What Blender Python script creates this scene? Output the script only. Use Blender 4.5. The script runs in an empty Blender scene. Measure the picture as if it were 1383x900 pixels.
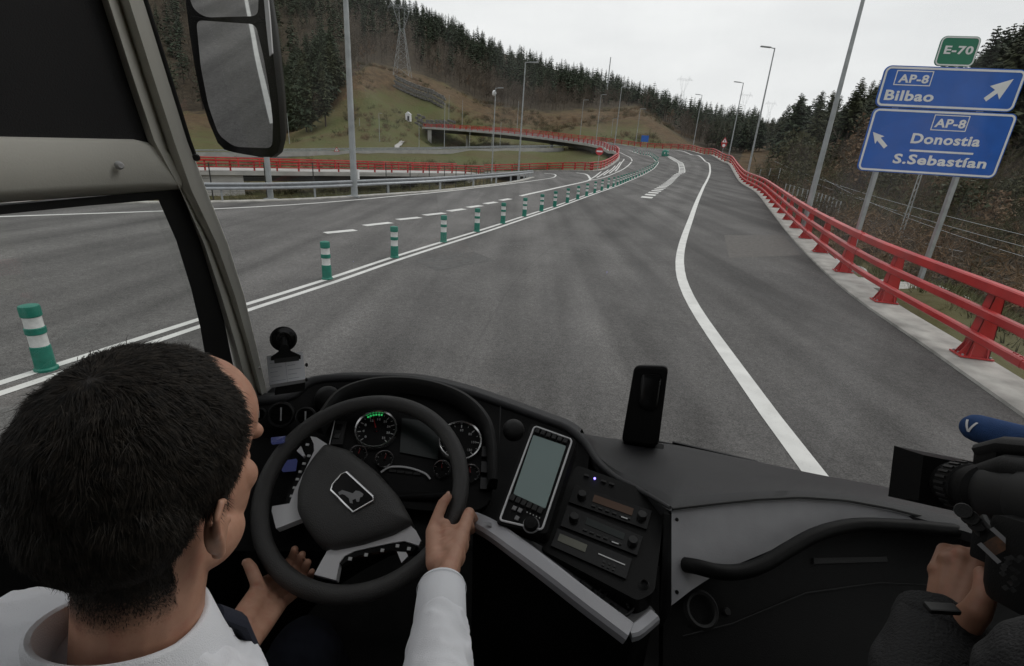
import bpy, bmesh, math, random
import numpy as np
from math import sin, cos, pi, radians, atan2, sqrt, exp, log
from mathutils import Vector, Matrix, noise
from mathutils.geometry import delaunay_2d_cdt

random.seed(7)
SC = bpy.context.scene
COL = SC.collection
V = Vector

# ------------------------------------------------------------------ camera, sky, sun, exposure
FPX, CXP, CYP = 653.0, 691.5, 450.0           # focal length and centre in photograph pixels (1383 x 900)
_up = V((121, 1814, -653)).normalized()
_F = V((0, sqrt(1 - _up.z ** 2), _up.z))
_Ry = -_up.x * _F.z / _F.y
_R = V((sqrt(1 - _up.x ** 2 - _Ry ** 2), _Ry, _up.x))
_U = _R.cross(_F)
EYE = V((0, 0, 2.77))
cam = bpy.data.cameras.new('camera')
cam.sensor_width = 36.0
cam.lens = FPX / 1383 * 36
cam.clip_start = 0.03
cam.clip_end = 6000
camo = bpy.data.objects.new('camera', cam)
COL.objects.link(camo)
camo.matrix_world = Matrix(((_R.x, _U.x, -_F.x, EYE.x), (_R.y, _U.y, -_F.y, EYE.y), (_R.z, _U.z, -_F.z, EYE.z), (0, 0, 0, 1)))
SC.camera = camo

SUN_EL, SUN_AZ = radians(48), radians(60)
w = bpy.data.worlds.new('World')
SC.world = w
w.use_nodes = True
nt = w.node_tree
nt.nodes.clear()
sky = nt.nodes.new('ShaderNodeTexSky')
sky.sky_type = 'NISHITA'
sky.sun_disc = False
sky.sun_elevation = SUN_EL
sky.sun_rotation = SUN_AZ
sky.air_density = 1.5
sky.dust_density = 6.0
hs = nt.nodes.new('ShaderNodeHueSaturation')
hs.inputs['Saturation'].default_value = 0.12
tc = nt.nodes.new('ShaderNodeTexCoord')
cl = nt.nodes.new('ShaderNodeTexNoise')
cl.inputs['Scale'].default_value = 2.2
cl.inputs['Detail'].default_value = 5
mp = nt.nodes.new('ShaderNodeMapping')
mp.inputs['Scale'].default_value = (1, 1, 3.2)
cr = nt.nodes.new('ShaderNodeValToRGB')
cr.color_ramp.elements[0].position = 0.25
cr.color_ramp.elements[0].color = (6.1, 6.2, 6.35, 1)
cr.color_ramp.elements[1].position = 0.75
cr.color_ramp.elements[1].color = (8.6, 8.65, 8.7, 1)
mx = nt.nodes.new('ShaderNodeMixRGB')
mx.inputs[0].default_value = 0.88
bg = nt.nodes.new('ShaderNodeBackground')
bg.inputs['Strength'].default_value = 0.1
out = nt.nodes.new('ShaderNodeOutputWorld')
L = nt.links.new
L(sky.outputs[0], hs.inputs['Color'])
L(tc.outputs['Generated'], mp.inputs[0]); L(mp.outputs[0], cl.inputs['Vector'])
L(cl.outputs['Fac'], cr.inputs[0])
L(hs.outputs[0], mx.inputs[1]); L(cr.outputs[0], mx.inputs[2])
L(mx.outputs[0], bg.inputs['Color']); L(bg.outputs[0], out.inputs[0])

sl = bpy.data.lights.new('sun', 'SUN')
sl.energy = 0.6
sl.angle = radians(25)
sl.color = (1.0, 0.97, 0.93)
so = bpy.data.objects.new('sun', sl)
COL.objects.link(so)
so.rotation_euler = (pi / 2 - SUN_EL, 0, pi - SUN_AZ)

SC.view_settings.view_transform = 'Standard'
SC.view_settings.look = 'None'
SC.view_settings.exposure = 0.30
SC.view_settings.gamma = 1.0
SC.render.engine = 'CYCLES'
SC.cycles.max_bounces = 6
SC.cycles.transparent_max_bounces = 12
SC.cycles.caustics_reflective = False
SC.cycles.caustics_refractive = False

# ------------------------------------------------------------------ geometry helpers
def ray(x, y):
    return _R * ((x - CXP) / FPX) - _U * ((y - CYP) / FPX) + _F

def P(x, y, d):                                # a point d metres in front of the lens
    return EYE + ray(x, y) * d

def PZ(x, y, z):
    r = ray(x, y)
    return EYE + r * ((z - EYE.z) / r.z)

def on(x, y, p0, n):                           # a point of the plane (p0, n)
    r = ray(x, y)
    return EYE + r * ((p0 - EYE).dot(n) / r.dot(n))

class MB:
    """collects shapes and links them as one mesh object"""
    def __init__(s):
        s.v, s.f, s.m = [], [], []
    def add(s, vs, fs, m=0):
        o = len(s.v)
        s.v += [tuple(p) for p in vs]
        s.f += [tuple(i + o for i in f) for f in fs]
        s.m += [m] * len(fs)
        return s
    def box(s, c, size, rot=None, m=0, bev=0.0):
        hx, hy, hz = size[0] / 2, size[1] / 2, size[2] / 2
        c = V(c)
        if bev > 0:
            b = min(bev, hx * .9, hy * .9, hz * .9)
            bm = bmesh.new()
            bmesh.ops.create_cube(bm, size=1)
            for v_ in bm.verts:
                v_.co = V((v_.co.x * size[0], v_.co.y * size[1], v_.co.z * size[2]))
            bmesh.ops.bevel(bm, geom=bm.edges[:], offset=b, segments=2, profile=.6, affect='EDGES')
            vs = [(c + (rot @ v_.co if rot else v_.co)) for v_ in bm.verts]
            bm.verts.index_update()
            fs = [[q.index for q in f.verts] for f in bm.faces]
            bm.free()
            return s.add(vs, fs, m)
        vs = []
        for sx, sy, sz in ((-1, -1, -1), (1, -1, -1), (1, 1, -1), (-1, 1, -1), (-1, -1, 1), (1, -1, 1), (1, 1, 1), (-1, 1, 1)):
            q = V((sx * hx, sy * hy, sz * hz))
            vs.append(c + (rot @ q if rot else q))
        return s.add(vs, [(0, 3, 2, 1), (4, 5, 6, 7), (0, 1, 5, 4), (1, 2, 6, 5), (2, 3, 7, 6), (3, 0, 4, 7)], m)
    def bar(s, a, b, wx, wy, up=V((0, 0, 1)), m=0):
        a, b = V(a), V(b)
        d = b - a
        if d.length < 1e-6:
            return s
        z = d.normalized()
        x = up.cross(z)
        if x.length < 1e-4:
            x = V((1, 0, 0)).cross(z)
        x.normalize()
        y = z.cross(x)
        return s.box((a + b) / 2, (wx, wy, d.length), Matrix((x, y, z)).transposed(), m)
    def tube(s, path, rad, seg=10, closed=False, m=0, cap=True):
        path = [V(p) for p in path]
        n = len(path)
        rs = [rad] * n if isinstance(rad, (int, float)) else list(rad)
        fr = None
        vs, fs = [], []
        for i, p in enumerate(path):
            if closed:
                t = path[(i + 1) % n] - path[i - 1]
            else:
                t = path[min(i + 1, n - 1)] - path[max(i - 1, 0)]
            t.normalize()
            if fr is None:
                a = V((0, 0, 1)) if abs(t.z) < .9 else V((1, 0, 0))
                fr = t.cross(a).normalized()
            fr = (fr - t * fr.dot(t)).normalized()
            g = t.cross(fr)
            r = rs[i]
            for k in range(seg):
                a = 2 * pi * k / seg
                if isinstance(r, tuple):
                    vs.append(p + fr * (cos(a) * r[0]) + g * (sin(a) * r[1]))
                else:
                    vs.append(p + (fr * cos(a) + g * sin(a)) * r)
        for i in range(n if closed else n - 1):
            j = (i + 1) % n
            for k in range(seg):
                l = (k + 1) % seg
                fs.append((i * seg + k, i * seg + l, j * seg + l, j * seg + k))
        if cap and not closed:
            fs.append(tuple(range(seg))[::-1])
            fs.append(tuple((n - 1) * seg + k for k in range(seg)))
        return s.add(vs, fs, m)
    def sweep(s, prof, path, up=V((0, 0, 1)), closed_prof=True, m=0, cap=True):
        """prof: (side, height) pairs; side points to the right of travel"""
        path = [V(p) for p in path]
        n, k = len(path), len(prof)
        vs, fs = [], []
        for i, p in enumerate(path):
            t = path[min(i + 1, n - 1)] - path[max(i - 1, 0)]
            t.normalize()
            r = t.cross(up).normalized()
            u = r.cross(t)
            for a, b in prof:
                vs.append(p + r * a + u * b)
        kk = k if closed_prof else k - 1
        for i in range(n - 1):
            for q in range(kk):
                l = (q + 1) % k
                fs.append((i * k + q, (i + 1) * k + q, (i + 1) * k + l, i * k + l))
        if cap and closed_prof:
            fs.append(tuple(range(k)))
            fs.append(tuple((n - 1) * k + q for q in range(k))[::-1])
        return s.add(vs, fs, m)
    def prism(s, pts, off, m=0):
        pts = [V(p) for p in pts]
        off = V(off)
        n = len(pts)
        vs = pts + [p + off for p in pts]
        fs = [tuple(range(n))[::-1], tuple(range(n, 2 * n))]
        fs += [(i, (i + 1) % n, n + (i + 1) % n, n + i) for i in range(n)]
        return s.add(vs, fs, m)
    def lathe(s, prof, o=V((0, 0, 0)), ax=V((0, 0, 1)), seg=20, m=0, arc=2 * pi):
        o, ax = V(o), V(ax).normalized()
        a = V((0, 0, 1)) if abs(ax.z) < .9 else V((1, 0, 0))
        x = ax.cross(a).normalized()
        y = ax.cross(x)
        n = len(prof)
        vs, fs = [], []
        full = abs(arc - 2 * pi) < 1e-6
        cnt = seg if full else seg + 1
        for i in range(cnt):
            t = arc * i / seg
            for r, h in prof:
                vs.append(o + ax * h + (x * cos(t) + y * sin(t)) * r)
        for i in range(seg):
            j = (i + 1) % cnt
            for k in range(n - 1):
                fs.append((i * n + k, j * n + k, j * n + k + 1, i * n + k + 1))
        return s.add(vs, fs, m)
    def ell(s, c, r, rot=None, seg=16, rings=10, m=0):
        c = V(c)
        vs, fs = [], []
        for i in range(rings + 1):
            th = pi * i / rings
            for k in range(seg):
                ph = 2 * pi * k / seg
                q = V((r[0] * sin(th) * cos(ph), r[1] * sin(th) * sin(ph), r[2] * cos(th)))
                vs.append(c + (rot @ q if rot else q))
        for i in range(rings):
            for k in range(seg):
                l = (k + 1) % seg
                fs.append((i * seg + k, (i + 1) * seg + k, (i + 1) * seg + l, i * seg + l))
        return s.add(vs, fs, m)
    def mesh(s, name, mats, smooth=False, origin=None, weld=False):
        me = bpy.data.meshes.new(name)
        vs = s.v
        if origin is not None:
            o = V(origin)
            vs = [(p[0] - o.x, p[1] - o.y, p[2] - o.z) for p in vs]
        me.from_pydata(vs, [], s.f)
        for m_ in (mats if isinstance(mats, (list, tuple)) else [mats]):
            me.materials.append(m_)
        if any(s.m):
            me.polygons.foreach_set('material_index', s.m)
        bm = bmesh.new()
        bm.from_mesh(me)
        if weld:
            bmesh.ops.remove_doubles(bm, verts=bm.verts[:], dist=1e-5)
        bmesh.ops.recalc_face_normals(bm, faces=bm.faces[:])
        bm.to_mesh(me)
        bm.free()
        if smooth:
            me.polygons.foreach_set('use_smooth', [True] * len(me.polygons))
            try:
                me.set_sharp_from_angle(angle=radians(smooth if smooth is not True else 40))
            except Exception:
                pass
        me.update()
        return me
    def build(s, name, mats, parent=None, smooth=False, origin=None, weld=False):
        """world-space shapes; with a parent Empty the mesh is kept relative to the parent's place"""
        root_o = V((0, 0, 0))
        if parent is not None:
            root_o = V(parent.get('_o', (0, 0, 0)))
        if origin is None:
            origin = root_o
        me = s.mesh(name, mats, smooth, origin, weld)
        o = bpy.data.objects.new(name, me)
        COL.objects.link(o)
        if parent is not None:
            o.parent = parent
            o.location = V(origin) - root_o
        else:
            o.location = V(origin)
        o['_o'] = tuple(origin)
        return o

def tag(o, label=None, cat=None, group=None, kind=None):
    if label: o['label'] = label
    if cat: o['category'] = cat
    if group: o['group'] = group
    if kind: o['kind'] = kind
    return o

def thing(name, loc, label, cat, group=None, rz=0.0):
    o = bpy.data.objects.new(name, None)
    o.empty_display_size = .1
    COL.objects.link(o)
    o.location = V(loc)
    o.rotation_euler = (0, 0, rz)
    o['_o'] = tuple(loc)
    return tag(o, label, cat, group)

def place(name, me, parent=None, loc=(0, 0, 0), rot=None, scale=None):
    o = bpy.data.objects.new(name, me)
    COL.objects.link(o)
    o.parent = parent
    o.location = loc
    if rot is not None: o.rotation_euler = rot
    if scale is not None: o.scale = scale
    return o

def dup(root, loc, rz=0.0, label=None, group=None, scale=None):
    r = root.copy(); COL.objects.link(r)
    r.location = loc; r.rotation_euler = (0, 0, rz)
    if scale is not None: r.scale = scale
    if label: r['label'] = label
    if group: r['group'] = group
    for ch in list(root.children):
        c = ch.copy(); COL.objects.link(c); c.parent = r
        for g in ch.children:
            d = g.copy(); COL.objects.link(d); d.parent = c
    return r

def catmull(pts, step):
    pts = [V(p) for p in pts]
    ex = [pts[0] * 2 - pts[1]] + pts + [pts[-1] * 2 - pts[-2]]
    out = []
    for i in range(1, len(ex) - 2):
        p0, p1, p2, p3 = ex[i - 1:i + 3]
        t0 = 0
        t1 = t0 + max((p1 - p0).length, 1e-6) ** .5
        t2 = t1 + max((p2 - p1).length, 1e-6) ** .5
        t3 = t2 + max((p3 - p2).length, 1e-6) ** .5
        n = max(1, int((p2 - p1).length / step))
        for k in range(n):
            t = t1 + (t2 - t1) * k / n
            a1 = p0 * ((t1 - t) / (t1 - t0)) + p1 * ((t - t0) / (t1 - t0))
            a2 = p1 * ((t2 - t) / (t2 - t1)) + p2 * ((t - t1) / (t2 - t1))
            a3 = p2 * ((t3 - t) / (t3 - t2)) + p3 * ((t - t2) / (t3 - t2))
            b1 = a1 * ((t2 - t) / (t2 - t0)) + a2 * ((t - t0) / (t2 - t0))
            b2 = a2 * ((t3 - t) / (t3 - t1)) + a3 * ((t - t1) / (t3 - t1))
            out.append(b1 * ((t2 - t) / (t2 - t1)) + b2 * ((t - t1) / (t2 - t1)))
    out.append(pts[-1])
    return out

def along(path, spacing, start=0.0):
    """points and directions every `spacing` metres along a polyline"""
    res, acc, nxt = [], 0.0, start
    for a, b in zip(path[:-1], path[1:]):
        l = (b - a).length
        while nxt <= acc + l and l > 0:
            t = (nxt - acc) / l
            res.append((a.lerp(b, t), (b - a).normalized()))
            nxt += spacing
        acc += l
    return res

def offset(path, side, dz=0.0):
    """shift a path to the right (side > 0) in plan"""
    res = []
    for i, p in enumerate(path):
        t = path[min(i + 1, len(path) - 1)] - path[max(i - 1, 0)]
        r = V((t.y, -t.x, 0)).normalized()
        res.append(p + r * side + V((0, 0, dz)))
    return res

# ------------------------------------------------------------------ materials
def mat(name, col, rough=.6, var=.15, scale=8.0, bump=0.0, bscale=60.0, metal=0.0, spec=.4, col2=None, detail=4, coat=0.0):
    m = bpy.data.materials.new(name)
    m.use_nodes = True
    nt = m.node_tree
    b = nt.nodes['Principled BSDF']
    b.inputs['Roughness'].default_value = rough
    b.inputs['Metallic'].default_value = metal
    b.inputs['Specular IOR Level'].default_value = spec
    if coat: b.inputs['Coat Weight'].default_value = coat
    tc = nt.nodes.new('ShaderNodeTexCoord')
    n = nt.nodes.new('ShaderNodeTexNoise')
    n.inputs['Scale'].default_value = scale
    n.inputs['Detail'].default_value = detail
    nt.links.new(tc.outputs['Object'], n.inputs['Vector'])
    r = nt.nodes.new('ShaderNodeValToRGB')
    c2 = col2 or tuple(min(1, c * (1 + var)) for c in col)
    c1 = col if col2 else tuple(c * (1 - var) for c in col)
    r.color_ramp.elements[0].position = .3
    r.color_ramp.elements[0].color = (*c1, 1)
    r.color_ramp.elements[1].position = .7
    r.color_ramp.elements[1].color = (*c2, 1)
    nt.links.new(n.outputs['Fac'], r.inputs[0])
    nt.links.new(r.outputs[0], b.inputs['Base Color'])
    if bump:
        n2 = nt.nodes.new('ShaderNodeTexNoise')
        n2.inputs['Scale'].default_value = bscale
        n2.inputs['Detail'].default_value = 3
        nt.links.new(tc.outputs['Object'], n2.inputs['Vector'])
        bp = nt.nodes.new('ShaderNodeBump')
        bp.inputs['Strength'].default_value = bump
        bp.inputs['Distance'].default_value = .01
        nt.links.new(n2.outputs['Fac'], bp.inputs['Height'])
        nt.links.new(bp.outputs[0], b.inputs['Normal'])
    return m

def emit_mat(name, col, strength):
    m = bpy.data.materials.new(name)
    m.use_nodes = True
    b = m.node_tree.nodes['Principled BSDF']
    b.inputs['Base Color'].default_value = (*[c * .3 for c in col], 1)
    b.inputs['Emission Color'].default_value = (*col, 1)
    b.inputs['Emission Strength'].default_value = strength
    b.inputs['Roughness'].default_value = .15
    return m

def glass_mat(name, tint=(.97, .98, .97), refl=.8, dust=0.0):
    m = bpy.data.materials.new(name)
    m.use_nodes = True
    nt = m.node_tree
    nt.nodes.clear()
    o = nt.nodes.new('ShaderNodeOutputMaterial')
    t = nt.nodes.new('ShaderNodeBsdfTransparent')
    t.inputs[0].default_value = (*tint, 1)
    g = nt.nodes.new('ShaderNodeBsdfGlossy')
    g.inputs['Roughness'].default_value = .01
    g.inputs[0].default_value = (refl, refl, refl, 1)
    f = nt.nodes.new('ShaderNodeFresnel')
    f.inputs[0].default_value = 1.45
    x = nt.nodes.new('ShaderNodeMixShader')
    nt.links.new(f.outputs[0], x.inputs[0])
    nt.links.new(t.outputs[0], x.inputs[1])
    nt.links.new(g.outputs[0], x.inputs[2])
    if dust:                                        # a thin film of road dust, thicker in wiped streaks
        tc = nt.nodes.new('ShaderNodeTexCoord'); mp_ = nt.nodes.new('ShaderNodeMapping'); mp_.inputs['Scale'].default_value = (2.2, 2.2, .45)
        n = nt.nodes.new('ShaderNodeTexNoise'); n.inputs['Scale'].default_value = 2.5; n.inputs['Detail'].default_value = 7; n.inputs['Roughness'].default_value = .6
        nt.links.new(tc.outputs['Object'], mp_.inputs[0]); nt.links.new(mp_.outputs[0], n.inputs['Vector'])
        r = nt.nodes.new('ShaderNodeMapRange'); nt.links.new(n.outputs['Fac'], r.inputs[0])
        for i, q in enumerate((.42, .78, .0, dust)): r.inputs[i + 1].default_value = q
        tl = nt.nodes.new('ShaderNodeBsdfTranslucent'); tl.inputs[0].default_value = (.8, .8, .8, 1)
        y = nt.nodes.new('ShaderNodeMixShader'); nt.links.new(r.outputs[0], y.inputs[0]); nt.links.new(x.outputs[0], y.inputs[1]); nt.links.new(tl.outputs[0], y.inputs[2]); x = y
    nt.links.new(x.outputs[0], o.inputs[0])
    return m

M = {}
def asphalt():
    m = bpy.data.materials.new('asphalt')
    m.use_nodes = True
    nt = m.node_tree
    b = nt.nodes['Principled BSDF']
    b.inputs['Roughness'].default_value = .85
    b.inputs['Specular IOR Level'].default_value = .25
    tc = nt.nodes.new('ShaderNodeTexCoord')
    def N(scale, detail, mapping=None, rough=.5):
        n = nt.nodes.new('ShaderNodeTexNoise')
        n.inputs['Scale'].default_value = scale
        n.inputs['Detail'].default_value = detail
        n.inputs['Roughness'].default_value = rough
        src = tc.outputs['Object']
        if mapping:
            q = nt.nodes.new('ShaderNodeMapping')
            q.inputs['Rotation'].default_value = mapping[0]
            q.inputs['Scale'].default_value = mapping[1]
            nt.links.new(src, q.inputs[0]); src = q.outputs[0]
        nt.links.new(src, n.inputs['Vector'])
        return n.outputs['Fac']
    def math(op, a, bv):
        n = nt.nodes.new('ShaderNodeMath'); n.operation = op
        for i, s in enumerate((a, bv)):
            if isinstance(s, (int, float)): n.inputs[i].default_value = s
            else: nt.links.new(s, n.inputs[i])
        return n.outputs[0]
    def mr(x, a0, a1, b0, b1):
        n = nt.nodes.new('ShaderNodeMapRange')
        nt.links.new(x, n.inputs[0])
        for i, q in enumerate((a0, a1, b0, b1)): n.inputs[i + 1].default_value = q
        return n.outputs[0]
    vo = nt.nodes.new('ShaderNodeTexVoronoi')
    vo.inputs['Scale'].default_value = 85
    nt.links.new(tc.outputs['Object'], vo.inputs['Vector'])
    sp = nt.nodes.new('ShaderNodeSeparateColor')
    nt.links.new(vo.outputs['Color'], sp.inputs[0])
    grain = mr(sp.outputs[0], 0, 1, .62, 1.38)
    streak = mr(N(.9, 3, ((0, 0, radians(17)), (1.0, .045, 1))), .34, .66, .68, 1.24)
    blotch = mr(N(.35, 5, None, .6), .3, .7, .78, 1.2)
    fine = mr(N(11, 4), .3, .7, .86, 1.13)
    val = math('MULTIPLY', math('MULTIPLY', math('MULTIPLY', grain, streak), blotch), fine)
    at = nt.nodes.new('ShaderNodeAttribute'); at.attribute_name = 'lateral'     # metres right of the edge line: shoulder and wheel tracks
    lat = at.outputs['Fac']
    wob = math('MULTIPLY', math('SUBTRACT', N(.25, 3), .5), .9)
    lw = math('ADD', lat, wob)
    def band(c, w_, amt):
        d = math('DIVIDE', math('SUBTRACT', lw, c), w_)
        return math('MULTIPLY', math('POWER', 2.718, math('MULTIPLY', math('MULTIPLY', d, d), -1.0)), amt)
    tr = band(-.95, .42, .17)
    for c, w_, a in ((-2.75, .42, .17), (-4.9, .4, .13), (-6.6, .4, .13), (-1.85, .35, -.06), (1.2, .8, .07)): tr = math('ADD', tr, band(c, w_, a))
    val = math('MULTIPLY', val, math('SUBTRACT', 1.0, tr))
    val = math('MULTIPLY', val, mr(lat, -.05, .05, 1.0, .80))
    sd = math('ABSOLUTE', math('ADD', math('ADD', lat, 3.86), math('MULTIPLY', math('SUBTRACT', N(3, 4), .5), .06)), 0)
    val = math('MULTIPLY', val, mr(sd, .008, .03, .86, 1.0))
    cm = nt.nodes.new('ShaderNodeMixRGB'); cm.blend_type = 'MULTIPLY'; cm.inputs[0].default_value = 1
    cm.inputs[1].default_value = (.108, .104, .101, 1)
    cc = nt.nodes.new('ShaderNodeCombineColor')
    for i in range(3): nt.links.new(val, cc.inputs[i])
    nt.links.new(cc.outputs[0], cm.inputs[2])
    nt.links.new(cm.outputs[0], b.inputs['Base Color'])
    bp = nt.nodes.new('ShaderNodeBump')
    bp.inputs['Strength'].default_value = .5; bp.inputs['Distance'].default_value = .006
    nt.links.new(vo.outputs['Distance'], bp.inputs['Height'])
    nt.links.new(bp.outputs[0], b.inputs['Normal'])
    return m
M['asphalt'] = asphalt()
def paint_mat():
    m = mat('road_paint', (.62, .62, .60), .7, .1, 3.0, .3, 120)
    nt = m.node_tree
    b = nt.nodes['Principled BSDF']
    old = b.inputs['Base Color'].links[0].from_socket
    tc = nt.nodes.new('ShaderNodeTexCoord')
    n = nt.nodes.new('ShaderNodeTexNoise'); n.inputs['Scale'].default_value = 22; n.inputs['Detail'].default_value = 8; n.inputs['Roughness'].default_value = .75
    nt.links.new(tc.outputs['Object'], n.inputs['Vector'])
    r = nt.nodes.new('ShaderNodeMapRange'); nt.links.new(n.outputs['Fac'], r.inputs[0])
    for i, q in enumerate((.60, .72, 0, .75)): r.inputs[i + 1].default_value = q
    x = nt.nodes.new('ShaderNodeMixRGB'); nt.links.new(r.outputs[0], x.inputs[0]); nt.links.new(old, x.inputs[1]); x.inputs[2].default_value = (.16, .155, .15, 1)
    nt.links.new(x.outputs[0], b.inputs['Base Color'])
    return m
M['paint'] = paint_mat()
M['concrete'] = mat('concrete', (.36, .35, .325), .85, .28, 2.5, .4, 40, detail=8)
M['bridge_concrete'] = mat('bridge_concrete', (.36, .355, .34), .8, .15, .6, .2, 12, detail=8)
M['red'] = mat('red_steel_paint', (.43, .022, .022), .38, .24, 1.3, .05, 30, spec=.5)
M['galv'] = mat('galvanised_steel', (.36, .38, .40), .45, .12, 5, 0, metal=.55)
M['galv_dull'] = mat('weathered_galvanised_steel', (.33, .35, .36), .6, .18, 2, 0, metal=.3)
M['green_plastic'] = mat('green_plastic', (.012, .16, .115), .5, .15, 12)
M['white_band'] = mat('reflective_white', (.62, .63, .62), .4, .1, 20)
M['dark_metal'] = mat('dark_metal', (.03, .03, .03), .5, .2, 6)
M['sign_blue'] = mat('sign_blue', (.010, .105, .47), .45, .1, 2.0, coat=.1)
M['sign_green'] = mat('sign_green', (.008, .17, .095), .45, .08, 2)
M['sign_white'] = mat('sign_white', (.74, .75, .77), .45, .05, 4)
M['sign_red'] = mat('sign_red', (.45, .02, .025), .45, .05, 4)
M['sign_back'] = mat('sign_back', (.3, .31, .32), .5, .1, 4, metal=.5)
M['black'] = mat('matt_black', (.012, .012, .012), .6, .1, 10)
M['conifer'] = mat('conifer_needles', (.016, .029, .014), .8, .3, .35, col2=(.042, .060, .028), detail=6)
M['conifer_warm'] = mat('conifer_needles_warm', (.028, .036, .015), .8, .3, .35, col2=(.062, .070, .032), detail=6)
M['trunk'] = mat('tree_bark', (.05, .042, .035), .9, .25, 4)
M['twig'] = mat('bare_twigs', (.060, .048, .036), .9, .3, .25, col2=(.105, .085, .065), detail=5)
M['twig_red'] = mat('russet_brush', (.125, .078, .046), .9, .3, .3, col2=(.20, .135, .08), detail=5)
M['rock'] = mat('retaining_rock', (.13, .125, .115), .9, .35, 1.5, .6, 6, detail=8)
M['weed'] = mat('verge_grass', (.055, .068, .024), .9, .35, .5, col2=(.13, .115, .055), detail=6)

M['olive'] = mat('olive_scrub', (.040, .042, .018), .9, .3, .3, col2=(.085, .080, .038), detail=5)

M['girder'] = mat('shade_dark_girder', (.075, .07, .065), .8, .2, .6)  # dark base colour carries the shade under the viaduct deck

M['patch'] = mat('old_asphalt_patch', (.105, .098, .092), .9, .2, 9, .4, 120, detail=8)
M['patch_dark'] = mat('fresh_asphalt_patch', (.082, .080, .078), .9, .2, 9, .4, 120, detail=8)
# ------------------------------------------------------------------ road surface (a smooth height field through surveyed points)
def h0(r): return .01 * r + .00036 * r * r

def rbf_fit(xy, z, lam=0.0):
    xy = np.array(xy, float); z = np.array(z, float)
    d = np.linalg.norm(xy[:, None] - xy[None], axis=2)
    K = np.where(d > 0, d * d * np.log(d + 1e-12), 0) + lam * np.eye(len(z))
    n = len(z)
    A = np.zeros((n + 3, n + 3)); A[:n, :n] = K
    A[:n, n] = 1; A[:n, n + 1:] = xy; A[n, :n] = 1; A[n + 1:, :n] = xy.T
    sol = np.linalg.solve(A, np.r_[z, 0, 0, 0])
    def ev(q):
        q = np.atleast_2d(np.array(q, float))
        d = np.linalg.norm(q[:, None] - xy[None], axis=2)
        k = np.where(d > 0, d * d * np.log(d + 1e-12), 0)
        return k @ sol[:n] + sol[n] + q @ sol[n + 1:]
    return ev

far_pts = [  # photograph pixel and distance of points on the far road
    (1000, 247, 57), (983, 221.6, 82), (959, 209.5, 100), (932.6, 204.4, 115), (912, 202, 125), (882, 200.8, 133), (862, 199, 139), (841, 196, 146),
    (821, 193, 151), (781, 188.6, 161), (720, 181, 177), (959, 228.7, 76), (953, 218.6, 90), (935, 209.5, 107), (852, 243, 56), (887, 219, 86), (880, 213, 100), (870, 209.5, 110),
    (841, 202, 126), (841, 208, 112), (853, 218.6, 90), (809, 231, 73), (833, 219, 88), (837, 211, 99), (831, 205, 108), (817, 200, 118), (801, 196, 128),
    (795, 244, 51), (791, 235, 67), (751, 237, 67), (740, 231, 82), (720, 240, 60), (690, 233, 82)]
ctl = []
for x, y, d in far_pts:
    p = P(x, y, d); ctl.append((p.x, p.y, p.z))
for r in (2, 9, 18, 28, 38):
    for a in (-14, -2, 10, 22):
        ctl.append((r * sin(radians(a)), r * cos(radians(a)), h0(r)))
for r in (10, 20, 30, 42):
    for a in (-60, -42, -28):
        ctl.append((r * sin(radians(a)), r * cos(radians(a)), .008 * r))
for r in (9, 14, 22, 34): ctl.append((r * sin(radians(33)), r * cos(radians(33)), h0(r)))
for q in ((0, -15), (-12, -18), (8, -12), (-6, -60), (-30, -60), (-30, -10), (-20, 0), (6, -60), (20, 0)): ctl.append((q[0], q[1], 0.0))
_zr = rbf_fit([(a, b) for a, b, c in ctl], [c for a, b, c in ctl], 2.0)
def zr(x, y): return float(_zr((x, y))[0])

def S(x, y):                                   # where a line of sight meets the road
    r = ray(x, y)
    ts = np.concatenate([np.arange(1.5, 40, .25), np.arange(40, 190, .5)])
    pts = np.array(EYE)[None] + ts[:, None] * np.array(r)[None]
    g = pts[:, 2] - _zr(pts[:, :2])
    i = np.argmax(g < 0)
    if g[i] >= 0: i = len(ts) - 1
    a, b = ts[max(i - 1, 0)], ts[i]
    for _ in range(18):
        m = (a + b) / 2
        p = EYE + r * float(m)
        if p.z - zr(p.x, p.y) < 0: b = m
        else: a = m
    return EYE + r * float((a + b) / 2)

def drape(path, dz):
    zs = _zr(np.array([(p.x, p.y) for p in path]))
    return [V((p.x, p.y, float(z) + dz)) for p, z in zip(path, zs)]

def PP(lst):
    return [S(q[0], q[1]) if len(q) == 2 else P(*q) for q in lst]

BACK = V((-.314, -.949, 0))                    # straight back along the bus
# edges of the carriageway, each from near to far
kerb_px = [(1383, 565), (1250, 470), (1150, 400), (1085, 340), (1040, 285), (1018, 262, 45), (1000, 247, 57), (983, 221.6, 82), (959, 209.5, 100), (932.6, 204.4, 115),
           (912, 202, 125), (882, 200.8, 133), (862, 199, 139), (841, 196, 146), (821, 193, 151), (781, 188.6, 161), (720, 181, 177), (640, 172, 193), (574, 165.5, 206)]
kerb = PP(kerb_px)
k0 = kerb[0]
kerb = [k0 + V((-.25, -1, 0)) * 60, k0 + V((-.25, -1, 0)) * 25, k0 + V((-.25, -1, 0)) * 8] + kerb
kerb = catmull(kerb, 1.0)
inner_px = [(796, 232.5, 72), (809, 231, 73), (822, 226, 79), (833, 219, 88), (837, 211, 99), (831, 205, 108), (817, 200, 118), (801, 196, 128), (781, 193.2, 137), (720, 185.5, 158), (640, 176, 176), (572, 168.5, 190)]
inner = catmull(PP(inner_px), 1.0)
loop_px = [(796, 232.5, 72), (780, 232, 77), (740, 231, 82), (690, 233, 82), (655, 235, 80)]
loop = catmull(PP(loop_px), 1.0)
gl = [S(722, 240), S(700, 246), S(650, 253), S(570, 261), S(470, 267.5), S(310, 274)]
g1, g2 = gl[-1], gl[-2]
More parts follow.
